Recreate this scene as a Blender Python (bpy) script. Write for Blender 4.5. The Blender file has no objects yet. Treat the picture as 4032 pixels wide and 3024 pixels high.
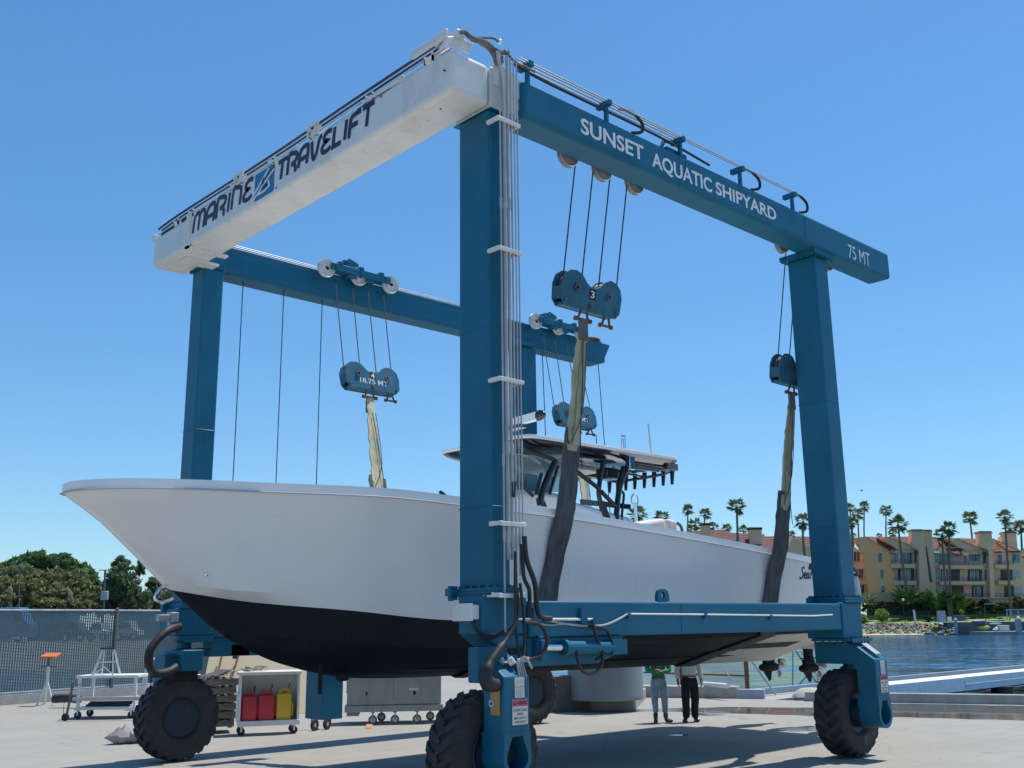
import bpy, bmesh, math, random
from math import sin, cos, pi, radians, sqrt, atan2
from mathutils import Vector, Matrix
random.seed(7)
scene = bpy.context.scene
COL = scene.collection
V = Vector

# ------------------------------------------------------------------ camera
FPX, PITCH, ROLL, YAW, EYE = 4010.0, radians(13.25), radians(0.70), radians(46.98), 2.4
fwd = V((cos(PITCH)*cos(YAW), cos(PITCH)*sin(YAW), sin(PITCH)))
rt0 = V((sin(YAW), -cos(YAW), 0)); dn0 = -rt0.cross(fwd)
CR = cos(ROLL)*rt0 + sin(ROLL)*dn0
CD = -sin(ROLL)*rt0 + cos(ROLL)*dn0
CAM = V((0, 0, EYE))
cd_ = bpy.data.cameras.new("camera"); cam = bpy.data.objects.new("camera", cd_); COL.objects.link(cam)
cam.matrix_world = Matrix(((CR.x, -CD.x, -fwd.x, 0), (CR.y, -CD.y, -fwd.y, 0), (CR.z, -CD.z, -fwd.z, EYE), (0, 0, 0, 1)))
cd_.sensor_width = 36; cd_.sensor_fit = 'HORIZONTAL'; cd_.lens = FPX*36/4032; cd_.clip_end = 5000
scene.camera = cam
FH = V((cos(YAW), sin(YAW), 0)); RH = V((sin(YAW), -cos(YAW), 0))
def ray(px, py): return CR*((px-2016)/FPX) + CD*((py-1512)/FPX) + fwd
def P(px, py, ax, val):
    d = ray(px, py); return CAM + d*((val-CAM[ax])/d[ax])
def at(px, py, D):
    d = ray(px, py); return CAM + d*(D/d.dot(FH))

# ------------------------------------------------------------------ light
SUN = V((0.37, -0.03, 1.0)).normalized()
world = bpy.data.worlds.new("World"); scene.world = world; world.use_nodes = True
wn = world.node_tree.nodes; wl = world.node_tree.links
sky = wn.new('ShaderNodeTexSky'); sky.sky_type = 'NISHITA'; sky.sun_disc = False
sky.sun_elevation = math.asin(SUN.z); sky.sun_rotation = atan2(SUN.x, SUN.y)
sky.altitude = 0; sky.air_density = 1.0; sky.dust_density = 0.3; sky.ozone_density = 3.0
wn['Background'].inputs['Strength'].default_value = 0.15
hs = wn.new('ShaderNodeHueSaturation'); hs.inputs['Saturation'].default_value = 1.24; hs.inputs['Value'].default_value = 1.0
wl.new(sky.outputs[0], hs.inputs['Color']); gm = wn.new('ShaderNodeGamma'); gm.inputs['Gamma'].default_value = .74; wl.new(hs.outputs[0], gm.inputs['Color'])
mu = wn.new('ShaderNodeMixRGB'); mu.blend_type = 'MULTIPLY'; mu.inputs[0].default_value = 1.; mu.inputs[2].default_value = (.79, 1.06, 1.25, 1); wl.new(gm.outputs[0], mu.inputs[1]); wl.new(mu.outputs[0], wn['Background'].inputs[0])
sl = bpy.data.lights.new("sun", 'SUN'); sl.energy = 3.9; sl.angle = radians(0.5); sl.color = (1.0, 0.945, 0.86)
so = bpy.data.objects.new("sun", sl); COL.objects.link(so)
so.rotation_euler = SUN.to_track_quat('Z', 'Y').to_euler()
scene.view_settings.view_transform = 'Standard'; scene.view_settings.look = 'None'
scene.view_settings.exposure = 0.34; scene.view_settings.gamma = 1.0

# ------------------------------------------------------------------ objects
W = {}
def _wm(o): return W.get(o.name, Matrix())
def thing(name, label, cat, loc=(0, 0, 0), rz=0, group=None):
    o = bpy.data.objects.new(name, None); COL.objects.link(o); o.empty_display_size = .2
    o.location = loc; o.rotation_euler = (0, 0, rz)
    W[o.name] = Matrix.Translation(V(loc)) @ Matrix.Rotation(rz, 4, 'Z')
    tag(o, label, cat, group); return o
def tag(o, label=None, cat=None, group=None, kind=None):
    if label: o['label'] = label
    if cat: o['category'] = cat
    if group: o['group'] = group
    if kind: o['kind'] = kind
    return o
def copy_tree(o, parent=None):
    c = o.copy(); COL.objects.link(c); inv = o.matrix_parent_inverse.copy()
    if parent: c.parent = parent; c.matrix_parent_inverse = inv
    W[c.name] = _wm(o)
    for ch in list(o.children): copy_tree(ch, c)
    return c

# ------------------------------------------------------------------ materials
MATS = {}
def mat(name, col, rough=.5, metal=0., var=.12, scale=3., bump=0., bscale=40., spec=.5, dirt=0., dirtcol=(.12, .1, .08), stretch=(1, 1, 1), coat=0., alpha=1., trans=0., chips=0., chipcol=(.16, .075, .04)):
    if name in MATS: return MATS[name]
    m = bpy.data.materials.new(name); m.use_nodes = True; n = m.node_tree.nodes; l = m.node_tree.links
    b = n['Principled BSDF']; b.inputs['Metallic'].default_value = metal
    b.inputs['Specular IOR Level'].default_value = spec
    b.inputs['Coat Weight'].default_value = coat; b.inputs['Coat Roughness'].default_value = .08
    b.inputs['Alpha'].default_value = alpha; b.inputs['Transmission Weight'].default_value = trans
    tc = n.new('ShaderNodeTexCoord'); mp = n.new('ShaderNodeMapping'); mp.inputs['Scale'].default_value = stretch
    l.new(tc.outputs['Object'], mp.inputs[0])
    nz = n.new('ShaderNodeTexNoise'); nz.inputs['Scale'].default_value = scale; nz.inputs['Detail'].default_value = 5
    nz.inputs['Roughness'].default_value = .6; l.new(mp.outputs[0], nz.inputs['Vector'])
    rp = n.new('ShaderNodeValToRGB'); rp.color_ramp.elements[0].position = .3; rp.color_ramp.elements[1].position = .7
    lo = [max(0, c*(1-var)) for c in col[:3]]; hi = [min(1, c*(1+var)) for c in col[:3]]
    rp.color_ramp.elements[0].color = (*lo, 1); rp.color_ramp.elements[1].color = (*hi, 1)
    l.new(nz.outputs['Fac'], rp.inputs[0]); out = rp.outputs[0]
    if dirt > 0:
        n2 = n.new('ShaderNodeTexNoise'); n2.inputs['Scale'].default_value = 1.3; n2.inputs['Detail'].default_value = 8; n2.inputs['Roughness'].default_value = .75
        mp2 = n.new('ShaderNodeMapping'); mp2.inputs['Scale'].default_value = (2.5, 2.5, .45); l.new(tc.outputs['Object'], mp2.inputs[0]); l.new(mp2.outputs[0], n2.inputs['Vector'])
        r2 = n.new('ShaderNodeValToRGB'); r2.color_ramp.elements[0].position = .52; r2.color_ramp.elements[1].position = .8
        r2.color_ramp.elements[1].color = (dirt, dirt, dirt, 1); l.new(n2.outputs['Fac'], r2.inputs[0])
        mx = n.new('ShaderNodeMixRGB'); mx.inputs[2].default_value = (*dirtcol, 1); l.new(r2.outputs[0], mx.inputs[0]); l.new(out, mx.inputs[1]); out = mx.outputs[0]
    if chips > 0:
        n3 = n.new('ShaderNodeTexNoise'); n3.inputs['Scale'].default_value = 11; n3.inputs['Detail'].default_value = 7; n3.inputs['Roughness'].default_value = .7; l.new(tc.outputs['Object'], n3.inputs['Vector'])
        n4 = n.new('ShaderNodeTexNoise'); n4.inputs['Scale'].default_value = .9; n4.inputs['Detail'].default_value = 3; l.new(tc.outputs['Object'], n4.inputs['Vector'])
        ml = n.new('ShaderNodeMath'); ml.operation = 'MULTIPLY_ADD'; ml.inputs[1].default_value = .45; l.new(n4.outputs['Fac'], ml.inputs[0]); l.new(n3.outputs['Fac'], ml.inputs[2])
        r3 = n.new('ShaderNodeValToRGB'); r3.color_ramp.elements[0].position = .90; r3.color_ramp.elements[1].position = .935; r3.color_ramp.elements[1].color = (chips, chips, chips, 1); l.new(ml.outputs[0], r3.inputs[0])
        m3 = n.new('ShaderNodeMixRGB'); m3.inputs[2].default_value = (*chipcol, 1); l.new(r3.outputs[0], m3.inputs[0]); l.new(out, m3.inputs[1]); out = m3.outputs[0]
    l.new(out, b.inputs['Base Color'])
    mr = n.new('ShaderNodeMapRange'); mr.inputs[3].default_value = max(.02, rough-.1*rough-.02); mr.inputs[4].default_value = min(1, rough+.15*rough+.02)
    l.new(nz.outputs['Fac'], mr.inputs[0]); l.new(mr.outputs[0], b.inputs['Roughness'])
    if bump > 0:
        nb = n.new('ShaderNodeTexNoise'); nb.inputs['Scale'].default_value = bscale; nb.inputs['Detail'].default_value = 6
        l.new(mp.outputs[0], nb.inputs['Vector'])
        bp = n.new('ShaderNodeBump'); bp.inputs['Strength'].default_value = min(1, bump); bp.inputs['Distance'].default_value = .02
        l.new(nb.outputs['Fac'], bp.inputs['Height']); l.new(bp.outputs[0], b.inputs['Normal'])
    MATS[name] = m; return m

# ------------------------------------------------------------------ mesh builder
def frame(d):
    d = V(d).normalized(); a = V((0, 0, 1)) if abs(d.z) < .95 else V((1, 0, 0))
    u = d.cross(a).normalized(); return u, d.cross(u).normalized()
def smooth_path(pts, n=6):
    pts = [V(p) for p in pts]
    if len(pts) < 3: return pts
    out = []
    for i in range(len(pts)-1):
        p0 = pts[max(0, i-1)]; p1 = pts[i]; p2 = pts[i+1]; p3 = pts[min(len(pts)-1, i+2)]
        for k in range(n):
            t = k/n
            out.append(.5*((2*p1)+(p2-p0)*t+(2*p0-5*p1+4*p2-p3)*t*t+(3*p1-p0-3*p2+p3)*t**3))
    out.append(pts[-1]); return out
class MB:
    def __init__(s): s.v = []; s.f = []; s.m = []; s.mi = 0
    def add(s, vs, fs):
        o = len(s.v); s.v += [V(p) for p in vs]
        for f in fs: s.f.append([i+o for i in f]); s.m.append(s.mi)
        return s
    def box(s, x0, x1, y0, y1, z0, z1):
        return s.add([(x, y, z) for z in (z0, z1) for y in (y0, y1) for x in (x0, x1)],
                     [(0, 2, 3, 1), (4, 5, 7, 6), (0, 1, 5, 4), (2, 6, 7, 3), (0, 4, 6, 2), (1, 3, 7, 5)])
    def obox(s, c, ax, ay, az, hx, hy, hz):
        c = V(c); ax, ay, az = V(ax).normalized(), V(ay).normalized(), V(az).normalized()
        return s.add([c+ax*hx*i+ay*hy*j+az*hz*k for k in (-1, 1) for j in (-1, 1) for i in (-1, 1)],
                     [(0, 2, 3, 1), (4, 5, 7, 6), (0, 1, 5, 4), (2, 6, 7, 3), (0, 4, 6, 2), (1, 3, 7, 5)])
    def bar(s, a, b, w, h, up=(0, 0, 1)):
        a, b = V(a), V(b); d = (b-a); L = d.length; d.normalize(); up = V(up)
        if abs(d.dot(up)) > .95: up = V((1, 0, 0))
        sd = d.cross(up).normalized(); up = sd.cross(d).normalized()
        return s.obox((a+b)/2, d, sd, up, L/2, w/2, h/2)
    def loft(s, rings, cap=True, closed=True):
        n = len(rings[0]); vs = [p for r in rings for p in r]; fs = []
        for i in range(len(rings)-1):
            for j in range(n if closed else n-1):
                k = (j+1) % n; fs.append((i*n+j, i*n+k, (i+1)*n+k, (i+1)*n+j))
        if cap and closed:
            fs.append(tuple(range(n-1, -1, -1))); o = (len(rings)-1)*n; fs.append(tuple(o+j for j in range(n)))
        return s.add(vs, fs)
    def cyl(s, a, b, r0, r1=None, n=12, cap=True):
        r1 = r0 if r1 is None else r1; a, b = V(a), V(b); u, w = frame(b-a)
        return s.loft([[c+(u*cos(2*pi*k/n)+w*sin(2*pi*k/n))*r for k in range(n)] for c, r in ((a, r0), (b, r1))], cap)
    def tube(s, pts, r, n=8, sm=0):
        pts = smooth_path(pts, sm) if sm else [V(p) for p in pts]
        rs = r if isinstance(r, (list, tuple)) else [r]*len(pts)
        if len(rs) != len(pts): rs = [rs[min(len(rs)-1, int(i*len(rs)/len(pts)))] for i in range(len(pts))]
        rings = []; pu = None
        for i, p in enumerate(pts):
            d = (pts[min(i+1, len(pts)-1)]-pts[max(i-1, 0)])
            if d.length < 1e-9: d = V((0, 0, 1))
            d.normalize()
            if pu is None: u, w = frame(d)
            else:
                u = (pu-d*pu.dot(d)); u = u.normalized() if u.length > 1e-6 else frame(d)[0]; w = d.cross(u)
            pu = u
            rings.append([p+(u*cos(2*pi*k/n)+w*sin(2*pi*k/n))*rs[i] for k in range(n)])
        return s.loft(rings)
    def prism(s, poly, o, u, v, t):
        """polygon (a,b) in the plane o + a*u + b*v, extruded by vector t"""
        o, u, v, t = V(o), V(u), V(v), V(t); n = len(poly)
        vs = [o+u*a+v*b for a, b in poly]; vs += [p+t for p in vs]
        return s.add(vs, [tuple(range(n-1, -1, -1)), tuple(range(n, 2*n))]+[(i, (i+1) % n, n+(i+1) % n, n+i) for i in range(n)])
    def lathe(s, prof, o, axis, n=24, a0=0., a1=2*pi):
        o = V(o); d = V(axis).normalized(); u, w = frame(d); full = abs(a1-a0-2*pi) < 1e-6
        m = n if full else n+1
        rings = [[o+d*h+(u*cos(a0+(a1-a0)*k/n)+w*sin(a0+(a1-a0)*k/n))*r for k in range(m)] for r, h in prof]
        return s.loft(rings, cap=full, closed=full)
    def quad(s, a, b, c, d): return s.add([a, b, c, d], [(0, 1, 2, 3)])
    def sphere(s, c, r, n=10, sc=(1, 1, 1)):
        c = V(c); m = max(4, n//2+1)
        rings = [[c+V((r*sc[0]*sin(pi*i/m)*cos(2*pi*k/n), r*sc[1]*sin(pi*i/m)*sin(2*pi*k/n), -r*sc[2]*cos(pi*i/m))) for k in range(n)] for i in range(1, m)]
        return s.loft(rings)
    def build(s, name, m, parent=None, local=False, bevel=0., seg=2, smooth=None, recalc=True):
        me = bpy.data.meshes.new(name); me.from_pydata([tuple(p) for p in s.v], [], s.f)
        ms = m if isinstance(m, (list, tuple)) else [m]
        for x in ms: me.materials.append(x)
        if len(ms) > 1: me.polygons.foreach_set('material_index', s.m)
        if recalc:
            b = bmesh.new(); b.from_mesh(me); bmesh.ops.recalc_face_normals(b, faces=b.faces); b.to_mesh(me); b.free()
        ang = 38 if smooth is None else smooth
        if ang > 0:
            me.polygons.foreach_set('use_smooth', [True]*len(me.polygons)); me.set_sharp_from_angle(angle=radians(ang))
        me.update(); return link(name, me, parent, local, bevel, seg)
def link(name, me, parent=None, local=False, bevel=0., seg=2):
    o = bpy.data.objects.new(name, me); COL.objects.link(o)
    if parent is not None:
        o.parent = parent
        if local: W[o.name] = _wm(parent)
        else: o.matrix_parent_inverse = _wm(parent).inverted(); W[o.name] = Matrix()
    if bevel > 0:
        bv = o.modifiers.new('bevel', 'BEVEL'); bv.width = bevel; bv.segments = seg; bv.limit_method = 'ANGLE'; bv.angle_limit = radians(40); bv.harden_normals = False
    return o
def text_mesh(body, bold=0.0, shear=0., extrude=0.):
    c = bpy.data.curves.new('lettering', 'FONT'); c.body = body; c.size = 1; c.offset = bold; c.shear = shear; c.resolution_u = 4; c.extrude = extrude
    o = bpy.data.objects.new('lettering', c); COL.objects.link(o); bpy.context.view_layer.update()
    me = bpy.data.meshes.new_from_object(o.evaluated_get(bpy.context.evaluated_depsgraph_get())); bpy.data.objects.remove(o); bpy.data.curves.remove(c)
    return me
def lettering(body, o, u, v, w, h, m, parent, bold=.0, name='lettering', local=False, shear=0., fit=True):
    """text filling the rectangle o, o+u*w, o+v*h"""
    me = text_mesh(body, bold, shear); xs = [p.co.x for p in me.vertices]; ys = [p.co.y for p in me.vertices]
    x0, x1, y0, y1 = min(xs), max(xs), min(ys), max(ys); o, u, v = V(o), V(u).normalized(), V(v).normalized()
    sx = w/(x1-x0); sy = h/(y1-y0)
    if not fit: sx = sy = min(sx, sy)
    for p in me.vertices: p.co = o+u*((p.co.x-x0)*sx)+v*((p.co.y-y0)*sy)
    me.materials.clear(); me.materials.append(m); me.polygons.foreach_set('use_smooth', [False]*len(me.polygons))
    if me.has_custom_normals: me.attributes.remove(me.attributes['custom_normal'])
    me.update(); return link(name, me, parent, local)
class Strokes:
    """lettering drawn as pen strokes in a plane"""
    def __init__(s, o, u, v, nrm): s.o, s.u, s.v, s.n = V(o), V(u), V(v), V(nrm).normalized(); s.mb = MB(); s.k = 0
    def pt(s, a, b): return s.o+s.u*a+s.v*b+s.n*(.0006*(s.k % 7))
    def stroke(s, pts, w, sm=0, wv=None):
        if sm: pts = [(p.x, p.y) for p in smooth_path([(a, b, 0) for a, b in pts], sm)]
        s.k += 1; L = []; R = []
        for i, p in enumerate(pts):
            a = V((*pts[max(0, i-1)], 0)); b = V((*pts[min(len(pts)-1, i+1)], 0)); p = V((*p, 0))
            d1 = (p-a) if i else (b-p); d2 = (b-p) if i < len(pts)-1 else (p-a)
            d1.normalize(); d2.normalize(); t = (d1+d2)
            if t.length < 1e-6: t = d1.copy()
            t.normalize(); nn = V((-t.y, t.x, 0)); c = max(.45, nn.dot(V((-d1.y, d1.x, 0)))); ww = w/2/c
            L.append(p+nn*ww); R.append(p-nn*ww)
        q = [s.pt(p.x, p.y) for p in L]+[s.pt(p.x, p.y) for p in R]; n = len(pts)
        s.mb.add(q, [(i, i+1, n+i+1, n+i) for i in range(n-1)])
    def poly(s, pts):
        s.k += 1; s.mb.add([s.pt(a, b) for a, b in pts], [tuple(range(len(pts)))])
    def build(s, name, m, parent): return s.mb.build(name, m, parent, smooth=0)
# ------------------------------------------------------------------ ground and water
def nodes_mat(name):
    m = bpy.data.materials.new(name); m.use_nodes = True; return m, m.node_tree.nodes, m.node_tree.links, m.node_tree.nodes['Principled BSDF']
def noise(n, l, vec, scale, detail=6, rough=.6, dist=0.):
    t = n.new('ShaderNodeTexNoise'); t.inputs['Scale'].default_value = scale; t.inputs['Detail'].default_value = detail; t.inputs['Roughness'].default_value = rough; t.inputs['Distortion'].default_value = dist
    l.new(vec, t.inputs['Vector']); return t.outputs['Fac']
def ramp(n, l, fac, stops):
    r = n.new('ShaderNodeValToRGB'); e = r.color_ramp.elements
    while len(e) < len(stops): e.new(.5)
    for k, (p, c) in zip(e, stops): k.position = p; k.color = (*c, 1) if len(c) == 3 else c
    l.new(fac, r.inputs[0]); return r.outputs[0]
def mixc(n, l, fac, a, b, mode='MIX'):
    x = n.new('ShaderNodeMixRGB'); x.blend_type = mode
    if isinstance(fac, float): x.inputs[0].default_value = fac
    else: l.new(fac, x.inputs[0])
    for i, q in ((1, a), (2, b)):
        if isinstance(q, tuple): x.inputs[i].default_value = (*q, 1)
        else: l.new(q, x.inputs[i])
    return x.outputs[0]
def mapping(n, l, sc=(1, 1, 1), rot=(0, 0, 0), loc=(0, 0, 0)):
    t = n.new('ShaderNodeTexCoord'); p = n.new('ShaderNodeMapping'); p.inputs['Scale'].default_value = sc; p.inputs['Rotation'].default_value = rot; p.inputs['Location'].default_value = loc
    l.new(t.outputs['Object'], p.inputs[0]); return p.outputs[0]
def concrete_mat():
    m, n, l, b = nodes_mat('yard_concrete'); v = mapping(n, l)
    base = ramp(n, l, noise(n, l, v, .35, 8, .65), [(.25, (.285, .27, .24)), (.5, (.315, .30, .267)), (.75, (.345, .328, .292))])
    sp = ramp(n, l, noise(n, l, v, 38, 4, .7), [(.3, (.80, .80, .80)), (.6, (1.05, 1.05, 1.05))]); c = mixc(n, l, .55, base, sp, 'MULTIPLY')
    st = ramp(n, l, noise(n, l, v, 1.7, 9, .72, .6), [(.55, (0, 0, 0)), (.72, (.5, .5, .5))]); c = mixc(n, l, st, c, (.19, .18, .16))
    oil = ramp(n, l, noise(n, l, v, .9, 3, .45, .4), [(.69, (0, 0, 0)), (.75, (.6, .6, .6))]); c = mixc(n, l, oil, c, (.13, .125, .115))
    drip = ramp(n, l, noise(n, l, v, 7.5, 2, .4, .2), [(.74, (0, 0, 0)), (.77, (.8, .8, .8))]); c = mixc(n, l, drip, c, (.10, .098, .092))
    v2 = mapping(n, l, (.18, 2.6, 1), (0, 0, radians(-14)))
    tr = ramp(n, l, noise(n, l, v2, 1.1, 6, .7, .2), [(.58, (0, 0, 0)), (.74, (.5, .5, .5))]); c = mixc(n, l, tr, c, (.17, .165, .155))
    wv = n.new('ShaderNodeTexVoronoi'); wv.feature = 'DISTANCE_TO_EDGE'; wv.inputs['Scale'].default_value = .23; v3 = mapping(n, l)
    dn = n.new('ShaderNodeMixRGB'); dn.inputs[0].default_value = .12; nz = n.new('ShaderNodeTexNoise'); nz.inputs['Scale'].default_value = 1.2; nz.inputs['Detail'].default_value = 8; l.new(v3, nz.inputs['Vector']); l.new(v3, dn.inputs[1]); l.new(nz.outputs['Color'], dn.inputs[2]); l.new(dn.outputs[0], wv.inputs['Vector'])
    ck = ramp(n, l, wv.outputs['Distance'], [(.0, (.4, .4, .4)), (.0028, (0, 0, 0))]); c = mixc(n, l, ck, c, (.17, .165, .155))
    br = n.new('ShaderNodeTexBrick'); br.inputs['Scale'].default_value = 1.; br.inputs['Mortar Size'].default_value = .012; br.inputs['Brick Width'].default_value = 6.5; br.inputs['Row Height'].default_value = 5.2; br.offset = 0
    br.inputs['Color1'].default_value = (0, 0, 0, 1); br.inputs['Color2'].default_value = (0, 0, 0, 1); br.inputs['Mortar'].default_value = (.4, .4, .4, 1); l.new(mapping(n, l, rot=(0, 0, radians(6))), br.inputs['Vector']); c = mixc(n, l, br.outputs['Color'], c, (.16, .155, .145))
    l.new(c, b.inputs['Base Color']); b.inputs['Roughness'].default_value = .86; b.inputs['Specular IOR Level'].default_value = .3
    bp = n.new('ShaderNodeBump'); bp.inputs['Strength'].default_value = .35; bp.inputs['Distance'].default_value = .01; l.new(noise(n, l, v, 22, 8, .7), bp.inputs['Height']); l.new(bp.outputs[0], b.inputs['Normal'])
    return m
CONC = concrete_mat()
CONCW = mat('weathered_concrete', (.36, .35, .32), .85, var=.18, scale=2.5, bump=.3, bscale=20, dirt=.5, dirtcol=(.18, .17, .15))
def water_mat(name, col, s, rough):
    m, n, l, b = nodes_mat(name); b.inputs['Base Color'].default_value = (*col, 1); b.inputs['Roughness'].default_value = rough; b.inputs['IOR'].default_value = 1.33; b.inputs['Specular IOR Level'].default_value = .5
    rot = (0, 0, radians(35)); v = mapping(n, l, (1/(.16*s), 1/(.75*s), 1), (0, 0, radians(-43))); v2 = mapping(n, l, (1/(.6*s), 1/(2.2*s), 1), (0, 0, radians(-38)))
    for q in n:
        if q.bl_idname == 'ShaderNodeMapping': q.vector_type = 'TEXTURE'
    a = noise(n, l, v, 1.0, 5, .62, .8); c = noise(n, l, v2, 1.5, 5, .6, .3)
    mx = n.new('ShaderNodeMath'); mx.operation = 'MULTIPLY_ADD'; mx.inputs[1].default_value = .45; l.new(c, mx.inputs[0]); l.new(a, mx.inputs[2])
    gm_ = n.new('ShaderNodeNewGeometry'); acc = gm_.outputs['Normal']
    for vec, sc, k in ((v, 1.0, .62), (v2, 1.5, .50)):
        t = n.new('ShaderNodeTexNoise'); t.inputs['Scale'].default_value = sc; t.inputs['Detail'].default_value = 3; t.inputs['Distortion'].default_value = .6; l.new(vec, t.inputs['Vector'])
        sb = n.new('ShaderNodeVectorMath'); sb.operation = 'SUBTRACT'; sb.inputs[1].default_value = (.5, .5, .5); l.new(t.outputs['Color'], sb.inputs[0])
        ml = n.new('ShaderNodeVectorMath'); ml.operation = 'MULTIPLY'; ml.inputs[1].default_value = (k, k, 0); l.new(sb.outputs[0], ml.inputs[0])
        ad = n.new('ShaderNodeVectorMath'); ad.operation = 'ADD'; l.new(acc, ad.inputs[0]); l.new(ml.outputs[0], ad.inputs[1]); acc = ad.outputs[0]
    nm = n.new('ShaderNodeVectorMath'); nm.operation = 'NORMALIZE'; l.new(acc, nm.inputs[0]); l.new(nm.outputs[0], b.inputs['Normal'])
    big = noise(n, l, mapping(n, l, (.02, .035, 1), rot), 1.0, 4, .5); l.new(ramp(n, l, big, [(.35, tuple(q*.75 for q in col)), (.65, tuple(q*1.25 for q in col))]), b.inputs['Base Color'])
    return m
WATER = water_mat('harbour_water', (.015, .095, .20), 1.0, .10)
me = bpy.data.meshes.new('water'); me.from_pydata([(-900, -900, -.7), (1600, -900, -.7), (1600, 1600, -.7), (-900, 1600, -.7)], [], [(0, 1, 2, 3)]); me.materials.append(WATER)
tag(link('water', me), kind='structure')
edge = [(-200, -200), (55, -200), (31.6, 10.6), (31.05, 12.2), (29.55, 15.5), (28.6, 17.96), (28.6, 20.36), (29.75, 20.5), (31.2, 26.5), (33, 42.6), (16.0, 38.5), (4, 35.2), (-60, 17.5), (-200, 0)]
m = MB(); n_ = len(edge)
m.add([(x, y, 0) for x, y in edge], [tuple(range(n_))]); m.add([(x, y, z) for z in (0.0, -2.) for x, y in edge], [(i, (i+1) % n_, n_+(i+1) % n_, n_+i) for i in range(n_)])
o = m.build('ground', CONC, smooth=0); tag(o, kind='structure')
m = MB(); rings = []
for r, z in ((2.6, .005), (2.2, .018), (1.6, .045), (1.1, .062), (.8, .067)): rings.append([V((8.9+r*1.3*cos(2*pi*k/40), 10.1+r*sin(2*pi*k/40), z)) for k in range(40)])
m.loft(rings, cap=False); m.add(rings[-1], [tuple(range(40))]); o = m.build('ground_patch', CONC, smooth=60); tag(o, kind='structure')
# standing water near the kerb
def puddle_mat():
    m, n, l, b = nodes_mat('puddle_water'); b.inputs['Base Color'].default_value = (.10, .095, .085, 1); b.inputs['Roughness'].default_value = .02; b.inputs['IOR'].default_value = 1.33; b.inputs['Specular IOR Level'].default_value = .9
    bp = n.new('ShaderNodeBump'); bp.inputs['Strength'].default_value = .04; bp.inputs['Distance'].default_value = .02; l.new(noise(n, l, mapping(n, l, (1, 2, 1)), 3), bp.inputs['Height']); l.new(bp.outputs[0], b.inputs['Normal']); return m
PUD = puddle_mat()
def puddle(pts, jit, seed):
    rnd = random.Random(seed); g = [P(x, y, 2, .004) for x, y in pts]; out = []
    for a, b in zip(g, g[1:]+g[:1]):
        L = (b-a).length; k_ = max(1, int(L/.35)); nn = V((-(b-a).y, (b-a).x, 0)).normalized()
        for k in range(k_): out.append(a.lerp(b, k/k_)+nn*rnd.uniform(-jit, jit)*(1 if k else .2))
    m = MB(); m.add(out, [tuple(range(len(out)))]); o = m.build('puddle', PUD, smooth=0); tag(o, kind='structure')
puddle([(2500, 2800), (2754, 2804), (2900, 2809), (2992, 2811), (3195, 2819), (3504, 2823), (3760, 2829), (4100, 2838), (4100, 2782), (3780, 2774), (3500, 2770), (3300, 2788), (3180, 2786), (2900, 2783), (2640, 2789), (2530, 2792)], .10, 3)
puddle([(2700, 2806), (2800, 2808), (2860, 2815), (2780, 2818), (2720, 2813)], .12, 5)
puddle([(3060, 2872), (3180, 2863), (3260, 2864), (3240, 2876), (3120, 2880)], .12, 6)
puddle([(2630, 2893), (2690, 2891), (2720, 2893), (2690, 2897), (2640, 2897)], .08, 8)
# runway pier over the water
m = MB(); m.box(28.61, 120, 18.96, 20.0, -.5, -.02); m.box(28.61, 120, 20.0, 20.3, -.55, -.005); o = m.build('pier', CONCW); tag(o, kind='structure')
PIERW = mat('pier_white_paint', (.66, .67, .67), .55, var=.08, scale=1.5, bump=.05, dirt=.4, dirtcol=(.35, .34, .32))
PIERB = mat('pier_blue_grey', (.30, .36, .42), .6, var=.1, dirt=.3, dirtcol=(.2, .22, .24))
x = P(3503, 2700, 1, 17.97).x
for i, (xa, xb) in enumerate(((33.3, 36.6), (36.62, 40.3), (40.34, 52), (52.04, 64), (64.04, 76), (76.04, 88))):
    m = MB(); m.box(xa, xb, 17.97, 18.95, -.30, .2)
    if i > 1: m.box(xa+.02, xb-.02, 17.96, 17.969, -.07, -.05)
    o = m.build('pier_beam', PIERW, bevel=.015)
    tag(o, ['short white concrete pier beam nearest the yard edge', 'white pier beam next to the yard end of the runway', 'white pier beam over the first dark pile', 'white pier beam further out over the water', 'white pier beam far out on the runway', 'outermost white pier beam over the water'][i], 'pier beam', 'white beams along the lift runway')
m = MB()
m.box(29.78, 120, 20.32, 20.46, -.4, .2); o = m.build('edge_wall', PIERB, bevel=.01); tag(o, 'low blue grey edge wall running out along the runway pier', 'wall')
for i, (xx, yy) in enumerate(((46.5, 18.1), (59, 18.2))):
    m = MB(); q = P(3995, 2710, 1, 17.6) if i == 0 else V((xx, yy, 0))
    m.cyl((q.x, 18.1, -2.2), (q.x, 18.1, -.31), .42, n=20); m.bar((q.x+.2, 18.3, -.4), (q.x+2.6, 18.6, -1.8), .3, .3); o = m.build('pier_pile', mat('tarred_pile', (.03, .032, .035), .7, var=.3)); tag(o, ['dark round pile with a brace under the white pier beam', 'dark round pile further out under the runway pier'][i], 'pile')
# kerb at the water's edge
m = MB(); a, b = V((31.05, 12.2, 0)), V((29.55, 15.5, 0)); d = (b-a).normalized(); e = a-d*40; nn = V((d.y, -d.x, 0))
m.add([], []); pts = [(0, .003), (.26, .003), (.26, .27), (.02, .27), (0, .25)]
m.loft([[p+nn*t*1+V((0, 0, z)) for t, z in pts] for p in (e, a, b, b+d*2.4)]); o = m.build('kerb', CONCW, bevel=.01); tag(o, 'grey concrete kerb along the water edge beside the puddle', 'kerb')
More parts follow.
